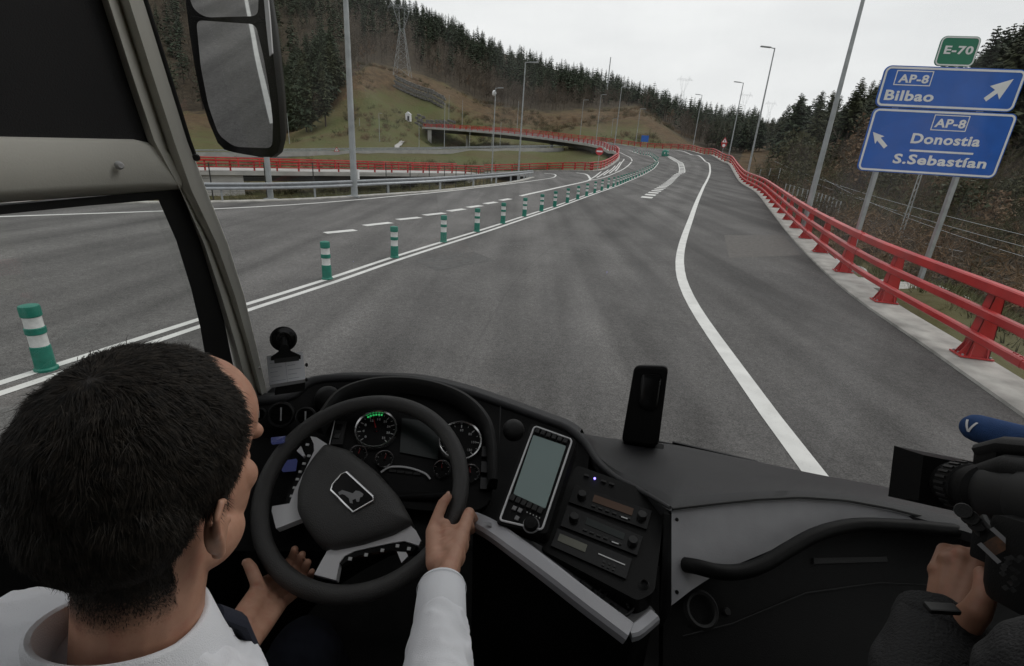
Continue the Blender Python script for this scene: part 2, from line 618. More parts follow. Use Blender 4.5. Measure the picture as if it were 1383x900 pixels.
gd = V((-.74, -.67, 0))
gl += [g1 + gd * 10, g1 + gd * 30, g1 + gd * 60]
guard = catmull(gl, 1.0)                       # kerb line under the steel guard rail, from the loop back to the near left
guard = [V((p.x, p.y, 0)) for p in guard]

def poly_sheet(name, outline, m, extra=(), kind='structure'):
    xy = [(p.x, p.y) for p in outline]
    A = np.array(xy)
    lo, hi = A.min(0), A.max(0)
    pts = list(xy)
    def inside(q):
        x, y = q[:, 0], q[:, 1]
        c = np.zeros(len(q), bool)
        for i in range(len(A)):
            x1, y1 = A[i]; x2, y2 = A[i - 1]
            k = ((y1 > y) != (y2 > y))
            with np.errstate(divide='ignore', invalid='ignore'):
                c ^= k & (x < (x2 - x1) * (y - y1) / (y2 - y1 + 1e-12) + x1)
        return c
    gx, gy = np.meshgrid(np.arange(lo[0], hi[0], 2.0), np.arange(lo[1], hi[1], 2.0))
    q = np.c_[gx.ravel(), gy.ravel()]
    q = q[inside(q)]
    dd = np.min(np.linalg.norm(q[:, None] - A[None], axis=2), axis=1)
    q = q[dd > .7]
    if len(extra):
        ex_ = np.array(extra); dd = np.concatenate([np.linalg.norm(q[i:i + 2000, None] - ex_[None], axis=2).min(1) for i in range(0, len(q), 2000)]); q = q[dd > .8]
        pts += [tuple(p) for p in ex_ if inside(p[None])[0]]
    pts += [tuple(p) for p in q]
    n = len(xy)
    vs, es, fs, *_ = delaunay_2d_cdt([V(p) for p in pts], [], [tuple(range(n))], 1, 1e-4)
    z = _zr(np.array([(v.x, v.y) for v in vs]))
    me = bpy.data.meshes.new(name)
    me.from_pydata([(v.x, v.y, float(c)) for v, c in zip(vs, z)], [], [tuple(f) for f in fs])
    me.materials.append(m)
    me.polygons.foreach_set('use_smooth', [True] * len(me.polygons))
    me.update()
    if me.polygons and sum(p.normal.z for p in me.polygons) < 0:
        me.flip_normals()
    o = bpy.data.objects.new(name, me)
    COL.objects.link(o)
    tag(o, kind=kind)
    return o, A, inside

def resample_(path, step):
    out = [path[0]]
    for p in path:
        if (p - out[-1]).length >= step: out.append(p)
    return out

outline = kerb + inner[::-1] + loop[1:] + guard
edge_px = [(1100, 640), (1000, 505), (930, 400), (918, 355), (935, 290), (950, 253), (959, 228.7, 76), (953, 218.6, 90), (935, 209.5, 107), (905, 204, 124), (860, 201, 134)]
edge = PP(edge_px)
edge = catmull([edge[0] + V((-.06, -1, 0)) * 40, edge[0] + V((-.06, -1, 0)) * 12, edge[0] + V((-.06, -1, 0)) * 4] + edge, .8)
_ex = [(p.x, p.y) for p in offset(resample_(edge, 1.0), -.07)] + [(p.x, p.y) for p in offset(resample_(edge, 1.0), .07)]
road, ROADXY, road_inside = poly_sheet('road', outline, M['asphalt'], _ex)
_e2 = np.array([(p.x, p.y) for p in edge]); _et = np.gradient(_e2, axis=0); _et /= np.linalg.norm(_et, axis=1)[:, None]
_rv = np.zeros(len(road.data.vertices) * 3); road.data.vertices.foreach_get('co', _rv); _rv = _rv.reshape(-1, 3)[:, :2]
_k = np.concatenate([np.linalg.norm(_rv[i:i + 2000, None] - _e2[None], axis=2).argmin(1) for i in range(0, len(_rv), 2000)])
_dv = _rv - _e2[_k]
road.data.attributes.new('lateral', 'FLOAT', 'POINT').data.foreach_set('value', _dv[:, 0] * _et[_k, 1] - _dv[:, 1] * _et[_k, 0])

# ------------------------------------------------------------------ painted markings
def resample(path, step):
    out = [path[0]]; acc = 0
    for a, b in zip(path[:-1], path[1:]):
        l = (b - a).length
        while acc + step <= l + 1e-9:
            acc += step; out.append(a.lerp(b, acc / l))
        acc -= l
    out.append(path[-1])
    return out

def strip(mb, path, wd, dz=.006, off=0.0):
    path = [V((p.x, p.y, 0)) for p in path]
    Lp, Rp = drape(offset(path, off - wd / 2), dz), drape(offset(path, off + wd / 2), dz)
    vs = [q for pr in zip(Lp, Rp) for q in pr]
    mb.add(vs, [(2 * i, 2 * i + 1, 2 * i + 3, 2 * i + 2) for i in range(len(path) - 1)])

def marking(name, paths):
    mb = MB()
    for p, wd, off in paths: strip(mb, p, wd, .006, off)
    o = mb.build(name, M['paint'])
    return tag(o, kind='structure')

dbl_px = [(0, 525), (268, 437), (338, 414), (442, 381), (533, 350), (644, 315), (708, 294), (767, 274), (830, 252), (852, 243, 56), (872, 233, 68), (884, 225, 78), (888, 219, 86), (881, 213, 100), (870, 209.5, 110), (841, 202, 126), (815, 196, 140), (760, 189, 152)]
dbl = PP(dbl_px)
dbl = catmull([dbl[0] + BACK * 60, dbl[0] + BACK * 30, dbl[0] + BACK * 10] + dbl, .8)
marking('double_line', [(dbl, .13, -.14), (dbl, .13, .14)])
marking('right_edge_line', [(edge, .24, 0)])
le_px = [(300, 282), (500, 268.5), (600, 259), (690, 248.5), (730, 243), (750, 238.5), (748, 235.5), (735, 234.2)]
le = PP(le_px)
d0 = (le[0] - S(0, 293)).normalized()
le = catmull([le[0] - d0 * 60, S(0, 293)] + le, .8)
marking('left_edge_line', [(le, .2, 0)])
loop_edge = catmull(PP([(703, 265), (750, 254.5), (795, 244), (796, 240), (791, 235.5), (778, 233.6)]), .6)
lane_edge = catmull(PP([(795, 244), (842, 228.5), (852, 220), (852, 214), (841, 208), (826, 202)]), .8)
marking('exit_lane_line', [(loop_edge, .26, 0), (lane_edge, .2, 0)])
mbd = [((439, 315), (480, 311)), ((492, 305), (528, 301)), ((537, 297), (567, 294)), ((573, 291), (600, 288)), ((606, 285.5), (627, 282.5)), ((632, 280.5), (650, 278)), ((655, 275.5), (670, 273.2)), ((676, 271), (689, 268.8))]
for a, b in mbd:
    A_, B_ = S(*a), S(*b)
    o = MB()
    strip(o, resample([A_, B_], .5), .34)
    ob = o.build('lane_dash', M['paint']); tag(ob, kind='structure')
# dashes ladder between the two lanes of the main road
lad = catmull(PP([(872, 268), (896, 252), (915, 236), (922, 226, 70), (917, 216, 88), (906, 210, 100), (897, 207, 108)]), .4)
mb = MB()
for p, t in along(lad, 2.3, .2):
    r = V((t.y, -t.x, 0)).normalized()
    a = p - r * .38; b = p + r * .38
    q = drape([a, b, b + t * 1.15, a + t * 1.15], .006)
    mb.add(q, [(0, 1, 2, 3)])
for sgn in (-1, 1): strip(mb, resample(lad[int(len(lad) * .5):], 1.0), .1, .007, sgn * .40)
tag(mb.build('hatched_divider', M['paint']), kind='structure')
mb = MB()
for a, b in (((797, 242), (812, 232)), ((806, 240), (822, 229.5)), ((815, 237), (831, 224)), ((823, 234.5), (838, 219)), ((831, 231.5), (843, 215))):
    strip(mb, resample([S(*a), S(*b)], 1.0), .2)
tag(mb.build('gore_stripes', M['paint']), kind='structure')

# ------------------------------------------------------------------ kerb plinth under the right barrier
kerb_right = drape(kerb, 0)
mb = MB()
mb.sweep([(0, -.4), (0, .045), (.03, .06), (.72, .07), (.72, -.4)], kerb_right[:])
pl = mb.build('concrete_kerb', M['concrete'], smooth=30); tag(pl, kind='structure')
mb = MB()
inner_d = drape(inner, 0)
mb.sweep([(0, -.4), (0, .10), (-.05, .13), (-.6, .13), (-.6, -.4)], inner_d)
loop_d = drape(loop, 0)
mb.sweep([(0, -.4), (0, .10), (.05, .13), (.6, .13), (.6, -.4)], loop_d)
tag(mb.build('concrete_kerb', M['concrete'], smooth=30), kind='structure')
guard_d = drape(guard, 0)
mb = MB()
mb.sweep([(.0, -.4), (0, .05), (.1, .07), (.42, .07), (.42, -.4)], guard_d)
tag(mb.build('concrete_kerb', M['concrete'], smooth=30), kind='structure')

# ------------------------------------------------------------------ terrain: one sheet out to the skyline
cover_pts = []
cols = {
 -500: [(22, 330), (40, 275), (70, 235), (110, 205), (230, 60), (450, -150), (900, -160)],
 -200: [(24, 285), (45, 270), (80, 240), (110, 206), (230, 70), (450, -130), (900, -140)],
 0:   [(27, 279), (45, 268), (80, 245), (110, 206), (230, 75), (450, -110), (900, -130)],
 150: [(26, 276), (45, 272), (80, 250), (110, 209), (170, 175), (230, 130), (450, -60), (900, -80)],
 300: [(26, 274), (32, 276), (48, 277), (62, 262), (80, 240), (110, 213), (160, 196), (230, 150), (300, 100), (460, -25), (900, -35)],
 400: [(28, 271), (36, 272), (50, 275), (66, 264), (82, 240), (112, 212), (150, 196), (200, 178), (260, 140), (450, 5), (900, 0)],
 460: [(29, 268), (38, 270), (54, 271), (70, 260), (86, 234), (114, 210), (150, 190), (200, 120), (225, 90), (265, 84), (460, 8), (900, 0)],
 520: [(31, 265), (42, 267), (58, 268), (74, 256), (90, 232), (118, 209), (150, 190), (195, 140), (225, 100), (265, 94), (460, 22), (900, 12)],
 580: [(34, 261), (46, 263), (62, 262), (78, 250), (95, 229), (122, 208), (160, 203), (186, 197), (204, 168), (250, 120), (290, 108), (480, 42), (900, 30)],
 640: [(40, 256), (52, 258), (68, 256), (84, 246), (100, 226), (128, 207), (165, 203), (196, 197), (218, 174), (270, 142), (320, 125), (500, 75), (900, 60)],
 700: [(50, 249), (62, 249), (80, 240), (104, 222), (132, 207), (172, 201), (196, 192), (230, 168), (280, 148), (340, 135), (520, 100), (900, 85)],
 760: [(70, 242), (96, 226), (110, 221), (136, 210), (172, 200), (190, 189), (250, 160), (320, 142), (400, 128), (540, 112), (900, 98)],
 820: [(112, 212), (120, 207), (150, 202), (172, 194), (200, 180), (250, 160), (320, 146), (400, 135), (580, 122), (900, 112)],
 870: [(142, 204), (165, 196), (200, 180), (240, 157), (280, 148), (330, 152), (600, 138), (900, 130)],
 910: [(128, 206), (160, 200), (200, 187), (240, 175), (280, 180), (330, 182), (620, 156), (900, 146)],
 960: [(103, 214), (140, 210), (200, 205), (260, 200), (330, 190), (640, 165), (900, 158)],
 1005: [(59, 250), (66, 254), (90, 244), (140, 225), (250, 205), (400, 185), (700, 172), (1000, 168)],
 1045: [(32, 292), (40, 290), (60, 252), (100, 228), (180, 207), (300, 190), (700, 175), (1000, 170)],
 1090: [(21, 345), (27, 338), (40, 290), (65, 250), (95, 230), (130, 205), (200, 196), (700, 178), (1000, 172)],
 1140: [(14, 396), (16.5, 366), (20, 364), (32, 322), (52, 278), (78, 236), (105, 205), (140, 192), (300, 184), (900, 176)],
 1200: [(10.4, 440), (13, 393), (15.5, 388), (26, 365), (44, 318), (66, 255), (92, 208), (125, 188), (300, 178), (900, 176)],
 1290: [(8.6, 500), (11.3, 406), (13.5, 392), (18, 396), (34, 360), (55, 300), (80, 232), (110, 190), (160, 165), (350, 160), (900, 170)],
 1383: [(8.0, 570), (10.5, 478), (13, 450), (18, 440), (32, 395), (52, 320), (75, 245), (105, 180), (150, 140), (300, 120), (900, 150)],
 1700: [(8.5, 760), (14, 620), (25, 500), (45, 400), (75, 290), (110, 200), (150, 140), (300, 110), (900, 150)],
}
tp, tz = [], []
def AZK(a): return a * 4.0
for x, lst in cols.items():
    for d, y in lst:
        p = P(x, y, d)
        tp.append((AZK(atan2(p.x, p.y)), 2.2 * log(sqrt(p.x ** 2 + p.y ** 2)))); tz.append(p.z)
for a in (-105, -140, 180, 140, 105):
    for r, z in ((10, -.6), (40, -.8), (120, 2), (260, 26), (500, 70), (900, 80)):
        tp.append((AZK(radians(a)), 2.2 * log(r))); tz.append(z)
        if a == 180:
            tp.append((AZK(radians(-180)), 2.2 * log(r))); tz.append(z)
tp = np.array(tp); tz = np.array(tz)
K = np.linalg.norm(tp[:, None] - tp[None], axis=2)
tsol = np.linalg.solve(K + 1e-6 * np.eye(len(tz)), tz - 0)
def terr_raw(az, r):
    q = np.c_[AZK(az), 2.2 * np.log(r)]
    o = np.zeros(len(q))
    for i in range(0, len(q), 4000):
        o[i:i + 4000] = np.linalg.norm(q[i:i + 4000, None] - tp[None], axis=2) @ tsol
    return o

_oc = np.array([(p.x, p.y) for p in outline])
_road_samples = _oc
def terr(xs, ys, rough=True):
    xs, ys = np.atleast_1d(np.array(xs, float)), np.atleast_1d(np.array(ys, float))
    r = np.hypot(xs, ys) + 1e-6
    z = terr_raw(np.arctan2(xs, ys), np.maximum(r, 5.0))
    if rough:
        nz = np.array([noise.noise(V((x * .045, y * .045, 1.3))) * 1.0 + noise.noise(V((x * .17, y * .17, 5.1))) * .35 for x, y in zip(xs, ys)])
        z = z + nz * np.clip((r - 25) / 160, 0, 1) * 2.2
    q = np.c_[xs, ys]
    dist = np.full(len(q), 1e9); idx = np.zeros(len(q), int)
    for i in range(0, len(q), 3000):
        dd = np.linalg.norm(q[i:i + 3000, None] - _oc[None], axis=2)
        idx[i:i + 3000] = dd.argmin(1); dist[i:i + 3000] = dd.min(1)
    ins = road_inside(q)
    far_v = r > 215
    zroad = _zr(q)
    zedge = _zr(_oc)[idx]
    lim = zedge - .28 + np.maximum(dist - 1.2, 0) * .45
    via = (idx >= VIA0) & (idx <= VIA1)                # beneath the viaduct the ground lies free
    z = np.where(ins, np.where(via, np.minimum(z, zroad - 1.5), zroad - .45 - np.minimum(dist, 1.0) * .3), np.where(via, np.minimum(z, zedge - 1.5 + np.maximum(dist - 2, 0) * .6), np.minimum(z, lim)))
    near = (~ins) & (dist < 14) & ~via
    floor_ = zedge - .35 - np.maximum(dist - .8, 0) * .62
    z = np.where(near, np.maximum(z, floor_), z)
    return z
VIA0 = next(i for i, p in enumerate(kerb) if p.y > 100 and p.x < 27.5)
VIA1 = len(kerb) + len(inner) - next(i for i, p in enumerate(inner) if p.y > 96 and p.x < 19.5)

def sheet(name, px, m):
    q = [S(*p) for p in px]; n = 8; vs = []
    for i in range(n + 1):
        a, c = q[0].lerp(q[3], i / n), q[1].lerp(q[2], i / n); vs += drape([a.lerp(c, k / n) for k in range(n + 1)], .004)
    b = MB(); b.add(vs, [(i * (n + 1) + k, i * (n + 1) + k + 1, (i + 1) * (n + 1) + k + 1, (i + 1) * (n + 1) + k) for i in range(n) for k in range(n)])
    return tag(b.build(name, m, smooth=True), kind='structure')
sheet('asphalt_patch', [(978, 318), (1058, 318), (1082, 345), (985, 349)], M['patch'])
sheet('asphalt_patch', [(560, 352), (640, 340), (668, 352), (590, 366)], M['patch_dark'])
def build_terrain():
    azs = np.concatenate([np.radians(np.arange(-180, -62, 5.0)), np.radians(np.arange(-62, 62, .42)), np.radians(np.arange(62, 180, 5.0))])
    rs = np.concatenate([[3.0, 4.5, 6], np.exp(np.linspace(log(7.2), log(300), 128)), np.exp(np.linspace(log(310), log(1300), 26))])
    na, nr = len(azs), len(rs)
    A, R_ = np.meshgrid(azs, rs, indexing='ij')
    X, Y = (R_ * np.sin(A)).ravel(), (R_ * np.cos(A)).ravel()
    Z = terr(X, Y)
    vs = np.c_[X, Y, Z].tolist()
    fs = []
    for i in range(na):
        j = (i + 1) % na
        for k in range(nr - 1):
            fs.append((i * nr + k, i * nr + k + 1, j * nr + k + 1, j * nr + k))
    c = len(vs); vs.append((0, 0, float(Z.reshape(na, nr)[:, 0].mean())))
    for i in range(na): fs.append((c, i * nr, ((i + 1) % na) * nr))
    me = bpy.data.meshes.new('ground')
    me.from_pydata(vs, [], fs)
    me.polygons.foreach_set('use_smooth', [True] * len(fs))
    # ground cover: r grass, g russet bracken, b woodland floor
    at = me.color_attributes.new('cover', 'FLOAT_COLOR', 'POINT')
    cov = np.zeros((len(vs), 4)); cov[:, 3] = 1
    for i, (x, y, z) in enumerate(vs):
        u, v_, d = project((x, y, z))
        g = 0.75; br = .25; wd = 0
        if d > 0:
            if u < 1000:
                # grass on the lower slopes, woods above a line that wanders
                line = np.interp(u, [-500, 150, 300, 380, 450, 500, 560, 600, 660, 740, 800, 860, 930, 1000], [150, 150, 150, 165, 120, 84, 96, 112, 142, 150, 146, 142, 190, 220])
                wd = 1 / (1 + exp(max(-60, min(60, (v_ - line) / 4.0))))
                br = .5 * exp(-((v_ - line - 12) / 16) ** 2) + .2
                if 440 < u < 580: br = max(br, .75 * exp(-((v_ - 112) / 16) ** 2))
                if d < 105: br = max(br, .45)
            else:
                wd = 1 / (1 + exp(max(-60, min(60, (v_ - 190) / 10)))); br = .75 if v_ < 345 else .25
        cov[i, :3] = (g, br, wd)
    at.data.foreach_set('color', cov.ravel())
    m = bpy.data.materials.new('ground_cover')
    m.use_nodes = True
    nt = m.node_tree; b = nt.nodes['Principled BSDF']
    b.inputs['Roughness'].default_value = .95; b.inputs['Specular IOR Level'].default_value = .1
    tc = nt.nodes.new('ShaderNodeTexCoord')
    def NZ(sc, lo, hi, c1, c2):
        n = nt.nodes.new('ShaderNodeTexNoise'); n.inputs['Scale'].default_value = sc; n.inputs['Detail'].default_value = 9; n.inputs['Roughness'].default_value = .65
        nt.links.new(tc.outputs['Object'], n.inputs['Vector'])
        r = nt.nodes.new('ShaderNodeValToRGB'); e = r.color_ramp.elements
        e[0].position = lo; e[0].color = (*c1, 1); e[1].position = hi; e[1].color = (*c2, 1)
        nt.links.new(n.outputs['Fac'], r.inputs[0]); return r.outputs[0]
    grass = NZ(.11, .36, .64, (.100, .084, .042), (.086, .108, .038))
    brk = NZ(.35, .35, .65, (.070, .050, .030), (.130, .088, .050))
    wood = NZ(.3, .35, .65, (.03, .025, .018), (.07, .055, .038))
    att = nt.nodes.new('ShaderNodeAttribute'); att.attribute_name = 'cover'
    sp = nt.nodes.new('ShaderNodeSeparateColor'); nt.links.new(att.outputs['Color'], sp.inputs[0])
    ed = nt.nodes.new('ShaderNodeTexNoise'); ed.inputs['Scale'].default_value = .22; ed.inputs['Detail'].default_value = 8
    nt.links.new(tc.outputs['Object'], ed.inputs['Vector'])
    def edge(s, k):
        a = nt.nodes.new('ShaderNodeMath'); a.operation = 'ADD'; nt.links.new(s, a.inputs[0]); nt.links.new(ed.outputs['Fac'], a.inputs[1])
        r = nt.nodes.new('ShaderNodeMapRange'); nt.links.new(a.outputs[0], r.inputs[0])
        r.inputs[1].default_value = .9 - k; r.inputs[2].default_value = .9 + k; return r.outputs[0]
    m1 = nt.nodes.new('ShaderNodeMixRGB'); nt.links.new(edge(sp.outputs[1], .25), m1.inputs[0]); nt.links.new(grass, m1.inputs[1]); nt.links.new(brk, m1.inputs[2])
    m2 = nt.nodes.new('ShaderNodeMixRGB'); nt.links.new(edge(sp.outputs[2], .12), m2.inputs[0]); nt.links.new(m1.outputs[0], m2.inputs[1]); nt.links.new(wood, m2.inputs[2])
    nt.links.new(m2.outputs[0], b.inputs['Base Color'])
    bp = nt.nodes.new('ShaderNodeBump'); bp.inputs['Strength'].default_value = .8; bp.inputs['Distance'].default_value = .35
    n3 = nt.nodes.new('ShaderNodeTexNoise'); n3.inputs['Scale'].default_value = .9; n3.inputs['Detail'].default_value = 8
    nt.links.new(tc.outputs['Object'], n3.inputs['Vector']); nt.links.new(n3.outputs['Fac'], bp.inputs['Height']); nt.links.new(bp.outputs[0], b.inputs['Normal'])
    me.materials.append(m)
    me.update()
    o = bpy.data.objects.new('ground', me); COL.objects.link(o)
    return tag(o, kind='structure')

def project(p):
    v = V(p) - EYE
    d = v.dot(_F)
    if abs(d) < 1e-6: d = 1e-6
    return CXP + FPX * v.dot(_R) / d, CYP - FPX * v.dot(_U) / d, d
ground = build_terrain()
_gx = {}
def gz(x, y):
    return float(terr([x], [y])[0])
def Gp(x, d, y=None):
    """ground point at photograph column x and distance d"""
    hz = 215 + (x - CXP) * .0667
    p = P(x, hz, d)
    return V((p.x, p.y, gz(p.x, p.y)))
# ------------------------------------------------------------------ red barriers
def frame(t):
    t = V((t.x, t.y, 0)).normalized()
    return t, V((t.y, -t.x, 0))                # along, to the right

def post_mesh(h=1.16, gusset=True):
    """local: x away from the road, y along it"""
    b = MB()
    b.box((.17, 0, .012), (.46, .34, .024))
    for s in (-1, 1):
        b.prism([(.04, s * .11, .024), (.36, s * .11, .024), (.24, s * .09, h), (.12, s * .09, h)], (0, -s * .014, 0))
    b.prism([(.16, -.006, .024), (.24, -.006, .024), (.2, -.006, h), (.16, -.006, h)], (0, .012, 0))
    b.prism([(.04, -.11, .024), (.04, .11, .024), (.12, .09, h), (.12, -.09, h)], (.014, 0, 0))
    b.prism([(.36, -.11, .024), (.36, .11, .024), (.24, .09, h), (.24, -.09, h)], (-.014, 0, 0))
    if gusset:
        for s in (-1, 1):
            b.prism([(-.05, s * .05, .024), (.05, s * .05, .024), (.07, s * .05, .30)], (0, s * .012, 0))
            b.prism([(.06, s * .11, .024), (.06, s * .165, .024), (.09, s * .11, .22)], (.012, 0, 0))
            b.prism([(.3, s * .11, .024), (.3, s * .165, .024), (.28, s * .11, .22)], (.012, 0, 0))
    b.box((.16, 0, h + .008), (.3, .3, .016))
    return b
POST = post_mesh().mesh('post', M['red'])
POST_SIMPLE = MB().box((.17, 0, .6), (.2, .16, 1.2)).mesh('post', M['red'])
BOLTS = MB()
for bx in (-.02, .36):
    for by in (-.13, 0, .13): BOLTS.lathe([(0, .05), (.016, .05), (.016, .024)], V((bx, by, 0)), seg=6)
BOLTS = BOLTS.mesh('anchor_bolts', M['galv'])

def rr(w_, h_, c=.02):                          # rounded box profile centred on 0
    a, b = w_ / 2, h_ / 2
    return [(-a + c, -b), (a - c, -b), (a, -b + c), (a, b - c), (a - c, b), (-a + c, b), (-a, b - c), (-a, -b + c)]

def barrier(path, side, label, group, spacing=3.3, start=1.0, detail=True, base=.075, offs=.3, joints=True, maxposts=300):
    """path: kerb line from near to far; side: +1 when the barrier stands to the right of it"""
    o = path[len(path) // 2]
    t = thing('crash_barrier', path[0], label, 'crash barrier', group)
    pl = offset(path, side * offs)
    for hgt, hw, hh, of in ((1.16, .15, .165, .02), (.77, .125, .135, 0.0), (.40, .115, .12, -.03)):
        b = MB()
        b.sweep(rr(hw, hh), offset(pl, side * of, base + hgt))
        b.build('rail', M['red'], t, smooth=25)
    for k, (p, d) in enumerate(along(pl, spacing, start)):
        d2, r = frame(d)
        a = atan2(d2.y, d2.x) - pi / 2
        if side < 0: a += pi
        near = (p - EYE).length < 75
        c = place('post', POST if near and detail else POST_SIMPLE, t, p + V((0, 0, base)) - V(path[0]), (0, 0, a))
        if near and detail and (p - EYE).length < 32:
            tag(place('anchor_bolts', BOLTS, c), kind='stuff')
    if joints:                                  # sleeves with bolts where lengths of rail meet
        for k, (p, d) in enumerate(along(pl, spacing * 2, start + spacing * .62)):
            if (p - EYE).length > 45: continue
            d2, r = frame(d)
            b = MB()
            for hgt, hw, hh, of in ((1.16, .162, .177, .02), (.77, .137, .147, 0.0), (.40, .127, .132, -.03)):
                q = p + r * (side * of) + V((0, 0, base + hgt))
                b.sweep(rr(hw, hh), [q - d * .16, q + d * .16])
                for s in (-.1, -.04, .04, .1):
                    b.box(q + d * s + V((0, 0, hh / 2 + .006)), (.025, .025, .014))
            tag(b.build('rail_sleeve', M['red'], t), kind='stuff')
    return t

kr = [p for p in kerb_right if p.y > -9]
barrier(kr, 1, 'long red three-rail steel barrier along the right road edge, passing the blue sign', 'red steel barriers', start=.35)
barrier(inner_d, -1, 'red barrier along the near side of the rising viaduct, starting beside the no-entry sign', 'red steel barriers', detail=False, joints=False, spacing=3.0)
barrier(loop_d, 1, 'short red barrier across the head of the loop road, left of the no-entry sign', 'red steel barriers', detail=False, joints=False, spacing=3.0)

# ------------------------------------------------------------------ viaduct under the main road where it swings left
ii = next(i for i, p in enumerate(inner_d) if p.y > 96 and p.x < 19.8)
vin = inner_d[ii:]
ok_ = [p for p in kerb_right if p.y > 100 and p.x < 27]
via = thing('viaduct', vin[0], 'curving concrete viaduct with red railings carrying the road up to the left', 'viaduct')
b = MB(); b.sweep([(-.75, .16), (-.6, .16), (-.6, -.35), (1.2, -.46), (1.2, -.52), (-.6, -.5), (-.75, -.42)], vin); b.build('edge_beam', M['bridge_concrete'], via)
n_ = 60
vi = resample(vin, sum((a - b_).length for a, b_ in zip(vin[:-1], vin[1:])) / n_)[:n_]
vo = resample(ok_, sum((a - b_).length for a, b_ in zip(ok_[:-1], ok_[1:])) / n_)[:n_]
b = MB()
for q in range(n_ - 1):
    a0, a1, c0, c1 = vi[q], vi[q + 1], vo[q], vo[q + 1]
    vs = []
    for A_, C_ in ((a0, c0), (a1, c1)):
        for f, dz in ((0.10, -.45), (.26, -1.7), (.74, -1.7), (.9, -.45)):
            vs.append(A_.lerp(C_, f) + V((0, 0, dz)))
    b.add(vs, [(0, 1, 5, 4), (1, 2, 6, 5), (2, 3, 7, 6)])
b.build('girder', M['girder'], via)
b = MB(); b.sweep([(0.62, .16), (.75, .16), (.75, -.5), (.1, -.6), (.62, -.4)], ok_); b.build('edge_beam', M['bridge_concrete'], via)
for fr in (.17, .42, .80):
    q = int(fr * n_)
    m_ = vi[q].lerp(vo[q], .42)
    z0 = gz(m_.x, m_.y) - .5
    b = MB(); b.lathe([(0, z0 - m_.z), (.55, z0 - m_.z), (.55, -1.9), (0, -1.9)], m_, seg=16); b.build('pier', M['bridge_concrete'], via, smooth=30)
q = n_ - 2
b = MB()
tdir = (vi[q] - vi[q - 1]).normalized()
b.prism([vi[q] + V((0, 0, -.6)), vo[q] + V((0, 0, -.6)), vo[q] + V((0, 0, -7)), vi[q] + V((0, 0, -7))], tdir * 2)
b.build('abutment', M['bridge_concrete'], via)

# ------------------------------------------------------------------ lower overpass to the left
La, Lb = P(200, 229.5, 52), P(655, 235, 80)
dl = (Lb - La); dl.normalize(); dh, rh = frame(dl)
low = thing('overpass', La, 'low straight concrete overpass with red railings in the valley behind the steel guard rail', 'bridge')
b = MB(); b.sweep([(0, 0), (8.5, 0), (8.5, -.5), (7.5, -.55), (1, -.55), (0, -.5)], [p + V((0, 0, 0)) for p in (La - dl * 30, Lb)], m=0)
b.v = [(x - 2 * 0, y, z) for x, y, z in b.v]
# the deck runs away from the camera: its near edge is the line La-Lb
b.v = []; b.f = []; b.m = []
A0, B0 = La - dl * 45, Lb
back = -rh
ev = [A0, B0, B0 + back * 8.5, A0 + back * 8.5]
b.prism([p + V((0, 0, -.5)) for p in ev], V((0, 0, .5)))
b.build('deck', M['bridge_concrete'], low)
b = MB(); b.prism([p + back * 1.0 * k + V((0, 0, -1.25)) for p, k in ((A0 + dl * 30, .9), (B0 - dl * 3, .9), (B0 - dl * 3, 6.5), (A0 + dl * 30, 6.5))], V((0, 0, .75)))
b.build('girder', M['dark_metal'], low)
for a_, b_ in ((A0, P(322, 236, 59.5)), (B0 - dl * 3.2, B0 + dl * 3)):
    w0 = b_ - a_; w0.z = 0
    p0 = a_ + back * .3
    ln = (b_ - a_).length
    b = MB(); b.prism([p0 + V((0, 0, -.5)), p0 + dl * ln + V((0, 0, -.5)), p0 + dl * ln + V((0, 0, -6)), p0 + V((0, 0, -6))], back * 8)
    b.build('abutment', M['bridge_concrete'], low)
pts_ = resample([A0, B0], 2.0)
barrier([p for p in pts_], -1, 'red railing on the near edge of the low overpass', 'red steel barriers', detail=False, joints=False, spacing=2.6, base=0, offs=.25)
barrier([p + back * 8.3 for p in pts_], 1, 'red railing on the far edge of the low overpass', 'red steel barriers', detail=False, joints=False, spacing=2.6, base=0, offs=-.1)

# ------------------------------------------------------------------ far highway on its bank
hw = [P(-300, 205, 125), P(0, 207, 118), P(277, 210, 113), P(460, 207.5, 121), P(600, 205.5, 130), P(700, 203, 140), P(760, 202.5, 147)]
hw = catmull(hw, 3.0)
hin = offset(hw, -9.0)
b = MB()
b.add([q for pr in zip(hw, hin) for q in (pr[0], pr[1])], [(2 * i, 2 * i + 1, 2 * i + 3, 2 * i + 2) for i in range(len(hw) - 1)])
b.sweep([(0, 0), (6, -4.5), (6, -6), (-9, -6), (-9, -.02)], offset(hw, 0, -.02), closed_prof=False)
ob = b.build('highway', M['asphalt']); tag(ob, kind='structure')
b = MB(); b.sweep([(.25, -.05), (.3, .55), (.5, .55), (.6, -.9), (.25, -.9)], offset(hw, 0, .05)); ob = b.build('highway_kerb', M['bridge_concrete']); tag(ob, kind='structure')

